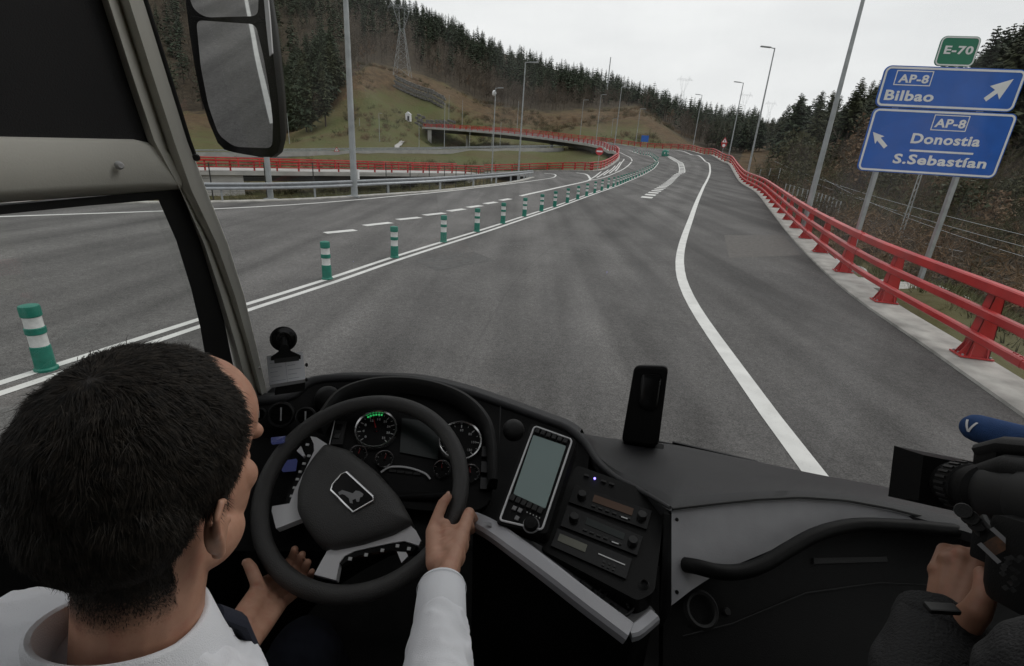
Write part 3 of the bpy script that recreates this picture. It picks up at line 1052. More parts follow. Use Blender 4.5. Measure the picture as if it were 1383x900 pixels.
WB = [(-.02, -.155), (.03, -.14), (.05, -.09), (.03, -.04), (-.02, 0), (.03, .04), (.05, .09), (.03, .14), (-.02, .155), (-.028, .15), (.022, .04), (-.03, 0), (.022, -.04), (-.028, -.15)]
def guard_rail(path, label, side=1, spacing=4.0, m=None, posts=True, face=1, start=1.5):
    t = thing('guard_rail', path[0], label, 'guard rail', 'galvanised guard rails')
    b = MB(); b.sweep([(face * a, c) for a, c in WB], offset(path, side * .2, .62)); b.build('beam', m or M['galv'], t, smooth=50)
    pm = MB().box((0, 0, .2), (.06, .12, 1.0)).mesh('post', M['galv_dull'])
    for p, d in along(offset(path, side * .32), spacing, start):
        place('post', pm, t, p - V(path[0]) + V((0, 0, .02)), (0, 0, atan2(d.y, d.x)))
    return t
gd_ = [p + V((0, 0, .05)) for p in guard_d]
gr = guard_rail(gd_, 'bright galvanised guard rail along the left road edge behind the lamp post', 1, face=-1)
e0, e1 = gd_[0], gd_[0] + (gd_[0] - gd_[3]).normalized() * 1.0
b = MB(); dd_ = (gd_[0] - gd_[4]).normalized(); rr_ = frame(dd_)[1]
b.sweep([(a, c) for a, c in WB], [gd_[0] + dd_ * .05 + V((0, 0, .62)) - rr_ * .2, gd_[0] + dd_ * 1.2 - rr_ * .45 + V((0, 0, .62)), gd_[0] + dd_ * 2.2 - rr_ * 1.1 + V((0, 0, .62))])
b.build('end_piece', M['galv'], gr, smooth=50)
guard_rail(offset(hw, .15, .5)[::1], 'grey guard rail along the far highway at the foot of the hill', 1, m=M['galv_dull'])
guard_rail(offset(hw, -9.3, .05), 'guard rail on the far side of the far highway', 1, m=M['galv_dull'])

# ------------------------------------------------------------------ green flexible bollards on the double line
def bollard_parts():
    r = .098
    b = MB(); b.lathe([(0, 0), (.115, 0), (.115, .025), (r, .045), (r * .97, .30), (r * .9, .31)], seg=24)
    body = b.mesh('body', M['green_plastic'], smooth=30)
    b = MB(); b.lathe([(r * .9, .31), (r * .88, .32), (r * .88, .445), (r * .9, .455)], seg=24)
    band = b.mesh('reflective_band', M['white_band'], smooth=30)
    b = MB(); b.lathe([(r * .9, .455), (r, .465), (r, .53), (r * .9, .54)], seg=24)
    ring = b.mesh('middle_ring', M['green_plastic'], smooth=30)
    b = MB(); b.lathe([(r * .9, .54), (r * .88, .55), (r * .88, .655), (r * .9, .665)], seg=24)
    band2 = b.mesh('reflective_band', M['white_band'], smooth=30)
    b = MB(); b.lathe([(r * .9, .665), (r, .675), (r, .775), (r * .93, .795), (r * .6, .805), (0, .808)], seg=24)
    cap = b.mesh('cap', M['green_plastic'], smooth=30)
    return body, band, ring, band2, cap
BP = bollard_parts()
def bollard(loc, label, group):
    t = thing('bollard', loc, label, 'bollard', group)
    for n_, me in zip(('body', 'reflective_band', 'middle_ring', 'reflective_band', 'cap'), BP): place(n_, me, t)
    return t
bp_ = [S(63, 499), S(442, 377), S(533, 348), S(599, 327), S(644, 313), S(679, 302), S(708, 292.5), S(731, 285.3)]
names_ = ['nearest green and white bollard, seen through the side window above the driver\'s head', 'first green and white bollard right of the window pillar',
          'second green and white bollard right of the window pillar', 'third green and white bollard right of the window pillar', 'fourth green and white bollard right of the window pillar',
          'fifth green and white bollard right of the window pillar', 'sixth green and white bollard right of the window pillar', 'seventh green and white bollard right of the window pillar']
for p, l in zip(bp_, names_): bollard(p, l, 'green bollards on the double line')
more_ = [(749, 279.5), (766, 274), (780, 269.5), (792, 265), (803, 261), (812.5, 257.5), (821, 254.5)]
mo_lab = ['eighth', 'ninth', 'tenth', 'eleventh', 'twelfth', 'thirteenth', 'fourteenth']
for q, l in zip(more_, mo_lab):
    bollard(S(*q), l + ' green and white bollard right of the window pillar, counted along the double line', 'green bollards on the double line')
i0 = min(range(len(dbl)), key=lambda i: (dbl[i] - S(821, 254.5)).length)
far_b = along(drape(dbl[i0:], .0), 2.6, 2.6)
for p, d in far_b[:34]:
    bollard(p, 'small far green bollard in the tight row that follows the double line round the bend', 'green bollards on the double line')
p = S(63, 499); 
gm = thing('gore_marker', P(898.5, 208, 104), 'dark green domed marker at the far tip of the hatched divider', 'road marker')
gm.location.z = zr(gm.location.x, gm.location.y); gm['_o'] = tuple(gm.location)
b = MB(); b.lathe([(.0, 0), (.75, 0), (.75, .9), (.62, 1.15), (.3, 1.3), (0, 1.33)], gm.location, seg=20); b.build('dome', M['green_plastic'], gm, smooth=40)
for s in (-.35, .35):
    c = V(gm.location) + V((s, -.76, .62)); b = MB()
    b.prism([c + V((-.18 if s < 0 else .18, 0, 0)), c + V((.1, 0, .22)) if s < 0 else c + V((-.1, 0, .22)), c + V((.1, 0, -.22)) if s < 0 else c + V((-.1, 0, -.22))], (0, .1, 0)); b.build('arrow', M['white_band'], gm)

# ------------------------------------------------------------------ lamp posts
def lamp(base, top, label, arm=-1, r0=.12, armlen=1.6, group='lamp posts', arms=True):
    t = thing('lamp_post', base, label, 'lamp post', group)
    h = top.z - base.z
    b = MB(); b.tube([base + V((0, 0, .0)), base + V((0, 0, h * .5)), base + V((0, 0, h))], [r0, r0 * .76, r0 * .5], 12); b.build('pole', M['galv_dull'], t, smooth=40)
    b = MB(); b.box(base + V((0, 0, .03)), (r0 * 3.6, r0 * 3.6, .06)); b.build('base_plate', M['galv_dull'], t)
    if arms:
        q = base + V((0, 0, h))
        e = q + _R * (arm * armlen); e.z = q.z + .06
        b = MB(); b.tube([q - V((0, 0, .06)), q.lerp(e, .35)], [r0 * .4, r0 * .4], 8); b.build('arm', M['galv_dull'], t)
        b = MB(); b.bar(q.lerp(e, .3), e, .26, .11); b.build('lamp_head', M['galv_dull'], t)
    return t
def lamp_px(bx, by, tx, ty, d, label, arm=-1, ground=False, r0=.12, armlen=1.6, arms=True):
    base = P(bx, by, d)
    # top: on the vertical through the base, level with the photographed tip
    r = ray(tx, ty)
    k = (base - EYE).to_2d().length / r.to_2d().length
    top = V((base.x, base.y, EYE.z + r.z * k))
    if ground:
        base.z = gz(base.x, base.y)
    return lamp(base, top, label, arm, r0, armlen, arms=arms)
lamp_px(1089, 292, 1180, -46, 22.5, 'tall grey lamp post left of the blue sign, cut off by the top edge', -1, True, .13)
lamp_px(1010, 234, 1047.5, 65, 58, 'second lamp post along the right barrier with its arm pointing left', -1, True)
lamp_px(984, 212, 1005, 112, 85, 'third lamp post along the right barrier, beside the warning triangle', -1, True)
lamp_px(935, 204, 947, 128.5, 118, 'fourth and farthest lamp post along the right barrier, outside the bend', -1, True)
P1 = S(479, 266)
lamp(P1, V((P1.x, P1.y, 13.5)), 'tall grey lamp post with small cabinet, behind the guard rail right of the mirror', -1, .17)
b_ = S(366, 270)
lamp(b_, V((b_.x, b_.y, 12.5)), 'lamp post mostly hidden by the bus mirror, behind the guard rail', -1, .13)
lamp_px(700, 236, 709, 84, 63, 'slim lamp post at the steel guard rail end, arm pointing right', 1, True)
lampc = lamp_px(664, 240, 670.5, 119, 66, 'pole with a surveillance camera near its top by the guard rail end', 1, True, .09, 1.0)
lamp_px(830, 196, 842, 118, 122, 'tall lamp post right behind the no-entry sign where the viaduct begins', 1, False)
lamp_px(805, 190, 813, 128, 150, 'lamp post on the viaduct, second to the left of the no-entry sign', 1, False, .1)
lamp_px(783, 188, 787, 135, 163, 'lamp post on the viaduct, third to the left of the no-entry sign', 1, False, .1)
lamp_px(858, 197, 863.5, 147, 141, 'lamp post left of the small far blue sign, behind the outer barrier', 1, False, .1)
lamp_px(824, 195, 825, 160, 190, 'short lamp post on the grass slope behind the viaduct railing', 1, True, .1)
for q, l in zip(((698, 179, 700, 137, 183), (624, 172, 623.5, 135, 200), (606, 170, 606, 128, 205)), ('first', 'second', 'third')):
    lamp_px(*q, 'thin lamp post on the viaduct, %s from the right above the far piers' % l, 1, False, .1, 1.0, False)
for q, l in zip(((392, 205, 388, 153, 150), (487, 203, 485, 160, 170), (513, 203, 509, 153, 152), (566, 203, 566.5, 166, 150), (600, 203, 601, 139, 140), (664, 202, 664, 168, 160), (675, 202, 674.5, 165, 165), (634, 202, 634.5, 170, 160)),
                ('just right of the bus mirror', 'just right of the tall cabinet lamp post', 'left of the white gully on the grass slope', 'at the end of the viaduct', 'below the viaduct, tallest of the far row', 'behind the surveillance camera pole', 'just right of the surveillance camera pole', 'between the viaduct piers')):
    lamp_px(*q, 'thin far lamp post at the highway %s' % l, 1, True, .1, 1.0, l.startswith('left'))
cb = thing('surveillance_camera', lampc.location, 'white surveillance camera high on the slim pole near the guard rail end', 'surveillance camera')
c = P(667.5, 126, 66); cb['_o'] = tuple(lampc.location)
b = MB(); b.ell(c, (.28, .28, .38), seg=14, rings=8); b.build('dome', M['sign_white'], cb, smooth=True)
b = MB(); b.bar(c, V((lampc.location.x, lampc.location.y, c.z)), .06, .06); b.build('bracket', M['galv_dull'], cb)
c = P(481.5, 236, 26.6)
cb = thing('cabinet', c, 'small white control box on the left lamp post', 'control box')
b = MB(); b.box(c, (.26, .22, .52), bev=.02); b.build('housing', M['sign_white'], cb)
b = MB(); b.box(c + V((0, -.115, .02)), (.2, .012, .42)); b.build('door', M['white_band'], cb)

# ------------------------------------------------------------------ the blue direction sign
SG = P(1170, 160, 13.3); SG2 = P(1360, 172, 12.8)
ex = (SG2 - SG); ex.z = 0; ex.normalize(); ez = V((0, 0, 1)); en = ex.cross(ez)   # en faces the camera
if en.dot(EYE - SG) < 0: en = -en
def sgp(x, y, off=0.0): return on(x, y, SG, en) + en * off
def st(x, y):
    p = on(x, y, SG, en) - SG
    return p.dot(ex), p.z
def W2(s_, t_, off=0.0): return SG + ex * s_ + ez * t_ + en * off
def round_rect(s0, t0, s1, t1, r, off, n=6):
    pts = []
    for cx_, cy_, a0 in ((s1 - r, t1 - r, 0), (s0 + r, t1 - r, 90), (s0 + r, t0 + r, 180), (s1 - r, t0 + r, 270)):
        for k in range(n + 1):
            a = radians(a0 + 90 * k / n)
            pts.append(W2(cx_ + r * cos(a), cy_ + r * sin(a), off))
    return pts
def panel(parent, name, s0, t0, s1, t1, r, m, off, th):
    b = MB(); b.prism(round_rect(s0, t0, s1, t1, r, off), -en * th); return b.build(name, m, parent)
def ring(parent, name, s0, t0, s1, t1, r, wd, m, off, th=.004):
    o_ = round_rect(s0, t0, s1, t1, r, off); i_ = round_rect(s0 + wd, t0 + wd, s1 - wd, t1 - wd, max(.005, r - wd), off)
    n = len(o_); b = MB()
    b.add(o_ + i_ + [p - en * th for p in o_] + [p - en * th for p in i_], [(k, (k + 1) % n, n + (k + 1) % n, n + k) for k in range(n)] + [(k, (k + 1) % n, 2 * n + (k + 1) % n, 2 * n + k) for k in range(n)] + [(n + k, n + (k + 1) % n, 3 * n + (k + 1) % n, 3 * n + k) for k in range(n)])
    return b.build(name, m, parent)
def text_mesh(body, bold=.0):
    cu = bpy.data.curves.new('text', 'FONT')
    cu.body = body; cu.size = 1; cu.extrude = .004; cu.space_character = 1.08; cu.offset = bold; cu.resolution_u = 3
    o = bpy.data.objects.new('text', cu); COL.objects.link(o)
    dg = bpy.context.evaluated_depsgraph_get()
    me = bpy.data.meshes.new_from_object(o.evaluated_get(dg))
    bpy.data.objects.remove(o); bpy.data.curves.remove(cu)
    return me
def put_text(parent, body, p0, x_ax, y_ax, width, height, m, bold=.02, name='lettering', lift=.004, shear=0.0):
    me = text_mesh(body, bold)
    co = np.zeros(len(me.vertices) * 3); me.vertices.foreach_get('co', co); co = co.reshape(-1, 3)
    lo, hi = co.min(0), co.max(0)
    n = x_ax.cross(y_ax).normalized()
    u = (co[:, 0] - lo[0]) / (hi[0] - lo[0]) * width
    v = (co[:, 1] - lo[1]) / (hi[1] - lo[1]) * height
    q = np.array(p0)[None] + u[:, None] * np.array(x_ax)[None] + v[:, None] * np.array(y_ax)[None] + (lift + (co[:, 2:3]) * .5) * np.array(n)[None]
    o_ = V(parent['_o'])
    me.vertices.foreach_set('co', (q - np.array(o_)[None]).ravel()); me.update()
    me.materials.clear(); me.materials.append(m)
    me.polygons.foreach_set('use_smooth', [False] * len(me.polygons))
    return place(name, me, parent)
sg = thing('direction_sign', W2(0, -2.2), 'large blue motorway direction sign on two grey posts, with a green route plate on top', 'road sign')
sg['_o'] = tuple(sg.location)
s0, _ = st(1157, 230); s1, _ = st(1346, 240)
tb = (st(1157, 231)[1] + st(1340, 241)[1]) / 2
tm = (st(1172, 145.5)[1] + st(1366, 151.5)[1]) / 2
sT0, tt = st(1190, 89); sT1, tt2 = st(1383, 93); tt = (tt + tt2) / 2
sR = st(1349, 235)[0]
s0 = st(1157.5, 226)[0]; s1 = st(1348, 228)[0]
s0t = st(1182, 140)[0]; s1t = st(1372, 140)[0]
print('sign', s0, s1, s0t, s1t, tb, tm, tt)
panel(sg, 'lower_panel', s0, tb, s1, tm - .012, .16, M['sign_blue'], 0, .04)
panel(sg, 'upper_panel', s0t, tm + .012, s1t, tt, .16, M['sign_blue'], 0, .04)
ring(sg, 'lower_border', s0 + .025, tb + .025, s1 - .025, tm - .037, .14, .05, M['sign_white'], .006)
ring(sg, 'upper_border', s0t + .025, tm + .037, s1t - .025, tt - .025, .14, .05, M['sign_white'], .006)
def sign_text(body, xl, yl, xr, yr, hpx, m=M['sign_white'], bold=.03):
    a = st(xl, yl); h_ = st(xl, yl - hpx)[1] - a[1]; c = st(xr, yr)
    return put_text(sg, body, W2(a[0], (a[1] + c[1]) / 2), ex, ez, c[0] - a[0], h_, m, bold)
sign_text('Bilbao', 1193, 135.6, 1259, 138, 14.2)
sign_text('AP-8', 1212, 112, 1252.7, 113, 11.6)
sign_text('Donostia', 1229, 193.5, 1321.6, 199, 14)
sign_text('S.Sebastían', 1204.5, 221, 1330, 228, 13.6)
sign_text('AP-8', 1261, 172.2, 1302.3, 174, 12)
def boxring(xl, yb, xr, yt):
    a = st(xl, yb); c = st(xr, yt)
    ring(sg, 'route_frame', a[0], a[1], c[0], c[1], .01, .022, M['sign_white'], .006)
boxring(1206, 115, 1262, 96.5); boxring(1256, 176, 1311, 157)
a = st(1229, 202); c = st(1315, 206)
b = MB(); b.prism([W2(a[0], a[1] - .0, .006), W2(c[0], a[1], .006), W2(c[0], a[1] - .05, .006), W2(a[0], a[1] - .05, .006)], -en * .004); b.build('underline', M['sign_white'], sg)
def arrow(tail, tip, wd, head):
    a, c = V(st(*tail)), V(st(*tip)); d = (c - a).normalized(); n = V((-d.y, d.x)); hb = c - d * head
    pts = [a - n * wd, hb - n * wd, hb - d * .04 - n * head * .52, c, hb - d * .04 + n * head * .52, hb + n * wd, a + n * wd]
    b = MB(); b.prism([W2(p.x, p.y, .006) for p in pts], -en * .004); b.build('arrow', M['sign_white'], sg)
arrow((1330, 135), (1369, 107), .055, .42)
arrow((1196, 199), (1179, 178.5), .05, .26)
for xl, xr in ((1171, 1171), (1288, 1288)):
    pass
for x, y in ((1184, 236), (1294, 241)):
    s_, _t = st(x, y)
    foot = W2(s_, 0); zf = gz(foot.x, foot.y) - .1
    b = MB()
    zt = tt - .1 - 0
    c0 = foot - en * .09
    b.bar(V((c0.x, c0.y, zf)), V((c0.x, c0.y, SG.z + tt - .1)), .13, .10, up=ex); b.build('post', M['galv'], sg)
    b = MB(); b.box(V((c0.x, c0.y, zf + .14)), (.5, .5, .3), bev=.03); b.build('footing', M['concrete'], sg)
for t_ in (tb + .3, tm - .3, tm + .3, tt - .25):
    b = MB(); q0, q1 = W2(max(s0, s0t) + .1, t_, -.058), W2(min(s1, s1t) - .1, t_, -.058); b.bar(q0, q1, .04, .03); b.build('cross_rail', M['galv_dull'], sg)
g0 = st(1267, 84); g1_ = st(1321, 50)
gl_, gr_ = st(1267, 68)[0], st(1321, 68)[0]
panel(sg, 'route_plate', gl_, tt + .02, gr_, st(1300, 49)[1], .13, M['sign_green'], 0, .03)
ring(sg, 'route_plate_border', gl_ + .012, tt + .032, gr_ - .012, st(1300, 49)[1] - .012, .12, .032, M['sign_white'], .005)
sign_text('E-70', 1273.7, 73, 1312.5, 74.5, 11.6)

# ------------------------------------------------------------------ small signs
def disc_sign(base, top_h, r, name, label, kind):
    t = thing(name, base, label, 'road sign')
    n = (EYE - base); n.z = 0; n.normalize()
    xx = V((0, 0, 1)).cross(n)
    c = base + V((0, 0, top_h))
    b = MB(); b.tube([base, c + V((0, 0, r * .9)) - n * .05], .04, 8); b.build('post', M['galv_dull'], t, smooth=40)
    return t, c, n, xx
bs = P(806, 236.5, 71.5); bs.z = zr(bs.x, bs.y) + .1
hh_ = P(811, 205, 71.5).z - bs.z
t, c, n, xx = disc_sign(bs, hh_, .55, 'no_entry_sign', 'round red no-entry sign where the loop road splits from the viaduct', '')
b = MB(); b.lathe([(0, .02), (.55, .02), (.55, -.02), (0, -.02)], c, n, 24); b.build('disc', M['sign_red'], t)
b = MB(); b.prism([c + n * .026 + xx * a + V((0, 0, z)) for a, z in ((-.42, -.1), (.42, -.1), (.42, .1), (-.42, .1))], -n * .01); b.build('bar', M['sign_white'], t)
bs = P(974.5, 212, 88); bs.z = gz(bs.x, bs.y)
def tri_sign(bs, cz, s_, label, plate=False):
    t, c, n, xx = disc_sign(bs, cz - bs.z, s_ * .6, 'warning_sign', label, '')
    def tri(k, off, m, nm):
        b = MB(); b.prism([c + n * off + xx * (k * a) + V((0, 0, k * z)) for a, z in ((-.5, -.29), (.5, -.29), (0, .58))], -n * .015); b.build(nm, m, t)
    tri(s_, .02, M['sign_red'], 'red_border'); tri(s_ * .66, .038, M['sign_white'], 'white_field')
    b = MB(); b.prism([c + n * .055 + xx * a * s_ + V((0, 0, z * s_)) for a, z in ((-.03, -.12), (.06, -.12), (.09, .02), (.0, .2), (-.06, .05))], -n * .015); b.build('symbol', M['black'], t)
    if plate:
        p_ = c + V((0, 0, -.75))
        b = MB(); b.lathe([(0, .02), (.36, .02), (.36, -.02), (0, -.02)], p_, n, 20); b.build('disc', M['sign_red'], t)
        b = MB(); b.lathe([(0, .035), (.26, .035), (.26, .02), (0, .02)], p_, n, 20); b.build('disc_field', M['sign_white'], t)
        b = MB(); b.prism([p_ + V((0, 0, .02)) + n * .016 + xx * a + V((0, 0, z)) for a, z in ((-.46, .36), (.46, .36), (.46, -.0), (-.46, -.0))], -n * .02); b.build('back_plate', M['sign_red'], t)
    return t
tri_sign(bs, P(976, 191, 88).z, 1.15, 'red and white warning triangle above a round plate, behind the right barrier', True)
bs = P(455, 207, 119); bs.z = P(455, 207, 119).z
tri_sign(bs, P(455, 203, 119).z, 1.3, 'tiny warning triangle on the far highway left of the tall lamp post')
bs = P(871, 198, 150); bs.z = gz(bs.x, bs.y)
t = thing('blue_sign', bs, 'small far blue direction sign behind the outer barrier of the bend', 'road sign')
c = P(871, 187.5, 150); n = (EYE - c); n.z = 0; n.normalize(); xx = V((0, 0, 1)).cross(n)
b = MB(); b.prism([c + xx * a + V((0, 0, z)) for a, z in ((-1.1, -.9), (1.1, -.9), (1.1, .9), (-1.1, .9))], -n * .05); b.build('panel', M['sign_blue'], t)
for k in (-.7, .7): b = MB(); b.bar(V((c.x, c.y, bs.z)) + xx * k - n * .1, V((c.x, c.y, c.z + .8)) + xx * k - n * .1, .1, .1); b.build('post', M['galv_dull'], t)
# ------------------------------------------------------------------ trees
rng = np.random.default_rng(11)
def conifer(seed, H=10.0, whorls=24, per=5, leaves=6, bare=.16, wid=.2, ragged=.35, fine=1.0):
    """returns trunk and crown shapes; the crown is many small needle sprays on whorled branches"""
    R = random.Random(seed)
    tr = MB(); tr.tube([(0, 0, -.6), (R.uniform(-.1, .1), R.uniform(-.1, .1), H * .5), (0, 0, H * .98)], [H * .018, H * .012, H * .002], 6)
    cr_ = MB()
    for i in range(whorls):
        f = i / (whorls - 1)
        z = H * (bare + (1 - bare) * f ** .92)
        prof = (1 - f) ** .75 * (.55 + .45 * min(1, f * 5 + .35))
        for k in range(per):
            if R.random() < .12: continue
            a = 2 * pi * (k + R.random() * .9) / per + i * 1.7
            L_ = H * wid * prof * R.uniform(1 - ragged, 1 + ragged * .6) + .12
            dr = R.uniform(-.1, .35) * (1 - f * .6)
            up_ = .35 * f
            d = V((cos(a), sin(a), 0)); s = V((-sin(a), cos(a), 0))
            base = V((0, 0, z))
            for q in range(leaves):
                t = (q + .6 + R.random() * .4) / leaves
                c = base + d * (L_ * t) + V((0, 0, L_ * (up_ * t - dr * t * t)))
                wdt = (L_ * .30 * (1.15 - t * .55) + .10) * fine
                tip = c + d * (L_ * .26 + .1) * fine + s * R.uniform(-.25, .25) * L_ * (1.3 - fine) + V((0, 0, R.uniform(-.22, .10) * L_))
                tw = R.uniform(-.5, .5)
                e = s * wdt + V((0, 0, tw * wdt))
                cr_.add([c + e * R.uniform(.6, 1.1), c - e * R.uniform(.6, 1.1), tip + s * R.uniform(-.3, .3) * wdt, c + V((0, 0, wdt * R.uniform(.35, .8))) - d * wdt * .3], [(0, 2, 1), (0, 3, 2), (1, 2, 3)])
    return tr, cr_

def bare_tree(seed, H=8.0, n1=11, n2=8, n3=3, w=.03, spread=.42, low=.25):
    R = random.Random(seed)
    tr = MB(); tr.tube([(0, 0, -.5), (R.uniform(-.15, .15), R.uniform(-.15, .15), H * .45), (R.uniform(-.3, .3), R.uniform(-.3, .3), H * .9)], [H * .014, H * .009, H * .002], 5)
    c = MB()
    def rib(a, b, w_):
        d = (b - a).normalized(); s = d.cross(V((R.uniform(-1, 1), R.uniform(-1, 1), R.uniform(-.3, .3)))).normalized() * w_
        c.add([a - s, a + s, b + s * .35, b - s * .35], [(0, 1, 2, 3)])
    for i in range(n1):
        z = H * (low + (.92 - low) * (i + R.random()) / n1)
        a = R.uniform(0, 2 * pi); el = R.uniform(.5, 1.1)
        l1 = H * spread * R.uniform(.6, 1) * (1.1 - .6 * z / H)
        b0 = V((0, 0, z)); b1 = b0 + V((cos(a) * cos(el), sin(a) * cos(el), sin(el))) * l1
        rib(b0, b1, w * 1.8)
        for j in range(n2):
            t = R.uniform(.25, 1); p = b0.lerp(b1, t)
            a2 = a + R.uniform(-1.2, 1.2); e2 = el + R.uniform(-.6, .5); l2 = l1 * R.uniform(.25, .55)
            q = p + V((cos(a2) * cos(e2), sin(a2) * cos(e2), sin(e2))) * l2
            rib(p, q, w)
            for k in range(n3):
                t = R.uniform(.3, 1); p2 = p.lerp(q, t); a3 = a2 + R.uniform(-1.4, 1.4); e3 = e2 + R.uniform(-.7, .6)
                rib(p2, p2 + V((cos(a3) * cos(e3), sin(a3) * cos(e3), sin(e3))) * l2 * R.uniform(.3, .7), w * .6)
    return tr, c

def shrub(seed, H=2.0, n=60, w=.012):
    R = random.Random(seed); c = MB()
    for i in range(n):
        a = R.uniform(0, 2 * pi); r = R.uniform(0, H * .35); p = V((cos(a) * r, sin(a) * r, -.1))
        a2 = a + R.uniform(-.8, .8); e = R.uniform(.5, 1.4); l = H * R.uniform(.5, 1.1)
        q = p + V((cos(a2) * cos(e), sin(a2) * cos(e), sin(e))) * l
        s = V((R.uniform(-1, 1), R.uniform(-1, 1), 0)).normalized() * w
        c.add([p - s, p + s, q], [(0, 1, 2)])
        for k in range(6):
            t = R.uniform(.35, 1); p2 = p.lerp(q, t); a3 = R.uniform(0, 2 * pi); e3 = R.uniform(-.2, 1.2); l3 = l * R.uniform(.15, .4)
            q2 = p2 + V((cos(a3) * cos(e3), sin(a3) * cos(e3), sin(e3))) * l3
            s2 = V((R.uniform(-1, 1), R.uniform(-1, 1), R.uniform(-1, 1))).normalized() * w * R.uniform(.8, 2.2)
            c.add([p2 - s2, p2 + s2, q2], [(0, 1, 2)])
    return c

CON = []
for k in range(5):
    a, b = conifer(k, bare=(.1, .22, .16, .3, .12)[k], wid=(.21, .16, .25, .18, .28)[k], whorls=(34, 30, 36, 28, 34)[k], per=6, leaves=9, fine=.55, ragged=.5)
    CON.append((a.mesh('trunk', M['trunk']), b.mesh('crown', M['conifer'] if k % 2 == 0 else M['conifer_warm'])))
CONF = []
for k in range(4):
    a, b = conifer(20 + k, whorls=13, per=4, leaves=3, bare=(.12, .2, .25, .1)[k], wid=(.2, .17, .19, .24)[k])
    n0 = len(a.f); a.add(b.v, b.f, 1)
    CONF.append(a)
CONF_ME = [a.mesh('conifer', [M['trunk'], M['conifer']]) for a in CONF]
BAR = []
for k in range(4):
    a, b = bare_tree(40 + k, w=.03)
    BAR.append((a.mesh('trunk', M['twig']), b.mesh('crown', M['twig'] if k < 3 else M['twig_red'])))
BARF = []
for k in range(4):
    a, b = bare_tree(60 + k, n1=9, n2=5, n3=2, w=.05)
    a.add(b.v, b.f, 0); BARF.append(a)
SHR = [shrub(80 + k).mesh('brush', M['twig_red'] if k % 2 else M['twig']) for k in range(4)]

def scatter(n, xr, dr, cond=None, seed=0):
    R = np.random.default_rng(seed)
    x = R.uniform(*xr, n); u = R.uniform(0, 1, n); d = np.sqrt(dr[0] ** 2 + u * (dr[1] ** 2 - dr[0] ** 2))
    hz = 215 + (x - CXP) * .0667
    pts = [P(a, b, c) for a, b, c in zip(x, hz, d)]
    X = np.array([p.x for p in pts]); Y = np.array([p.y for p in pts])
    Z = terr(X, Y)
    res = []
    for i in range(n):
        p = V((X[i], Y[i], Z[i])); px_, py_, dd = project(p)
        if cond is None or cond(px_, py_, dd): res.append(p)
    return res

FOREST = [-500, 150, 300, 380, 450, 500, 560, 600, 660, 740, 800, 860, 930, 1000], [150, 150, 150, 178, 112, 80, 90, 108, 138, 148, 144, 138, 188, 218]
def woods_line(x): return float(np.interp(x, *FOREST))
def conifer_share(x, y):
    """how much of the wood is conifer: dark on the ridge and in the groves, bare trees between"""
    top = float(np.interp(x, [-300, 300, 480, 560, 640, 700, 760, 850, 920, 960, 1000], [-60, -20, 10, 25, 62, 85, 98, 118, 138, 148, 158]))
    ridge = np.interp(y - top, [0, 22, 48, 70], [.95, .8, .15, .08])
    grove = 0
    if 372 < x < 452 and 60 < y < 190: grove = .95
    if 860 < x < 960 and y > 125: grove = .75
    if x < 372: grove = .30
    if x > 960: grove = .45
    return max(ridge, grove)

def tree_at(p, kind, h, label, cat, group, name):
    t = thing(name, p, label, cat, group, rz=random.uniform(0, 6.28))
    k = random.randrange(len(kind)); s = h / (10.0 if kind is CON else 8.0)
    for nm, me in zip(('trunk', 'crown'), kind[k]): place(nm, me, t)
    t.scale = (s * random.uniform(.85, 1.15), s * random.uniform(.85, 1.15), s)
    return t

count = {'con': 0, 'bare': 0}
# grove right of the mirror
for p in scatter(150, (368, 456), (172, 262), lambda x, y, d: y < 186 and y > 95, 1)[:60]:
    tree_at(p, CON, random.uniform(17, 25), 'tall dark conifer in the grove on the slope right of the bus mirror', 'tree', 'conifers in the grove right of the mirror', 'pine_tree')
# right-hand wood beyond the sign
big = scatter(170, (1190, 1560), (84, 140), None, 2)
for p in sorted(big, key=lambda q: q.length)[:120]:
    x, y, d = project(p)
    h = np.interp(x, [1190, 1250, 1300, 1383, 1700], [10, 15, 20, 26, 28]) * random.uniform(.7, 1.1)
    tree_at(p, CON, h, 'dark conifer in the tall wood behind the blue sign', 'tree', 'conifers behind the blue sign', 'pine_tree')
for p in scatter(130, (1035, 1200), (105, 200), lambda x, y, d: True, 3)[:100]:
    tree_at(p, CON, random.uniform(9, 15), 'conifer in the dark row between the lamp posts and the blue sign', 'tree', 'conifers beyond the right barrier', 'pine_tree')
for p in scatter(60, (940, 1050), (190, 260), None, 4)[:40]:
    tree_at(p, CON, random.uniform(9, 14), 'conifer on the low ground beyond the far bend', 'tree', 'conifers beyond the far bend', 'pine_tree')
# bare trees one can tell apart
for p in scatter(130, (455, 700), (200, 330), lambda x, y, d: woods_line(x) - 30 < y < woods_line(x) + 4, 5)[:60]:
    tree_at(p, BAR, random.uniform(7, 11), 'leafless grey-brown tree at the lower edge of the wood above the grass slope', 'tree', 'bare trees above the grass slope', 'bare_tree')
for p in scatter(60, (700, 900), (240, 330), lambda x, y, d: woods_line(x) - 16 < y < woods_line(x) + 4, 6)[:36]:
    tree_at(p, BAR, random.uniform(7, 10), 'leafless brown tree at the foot of the wood beyond the viaduct', 'tree', 'bare trees beyond the viaduct', 'bare_tree')
for p in scatter(70, (1060, 1420), (52, 95), lambda x, y, d: y > 190, 7)[:48]:
    (project(p)[1] > 195 or 1) and tree_at(p, BAR, random.uniform(3.5, 6.5), 'leafless russet sapling on the slope behind the blue sign', 'tree', 'saplings behind the blue sign', 'bare_tree')

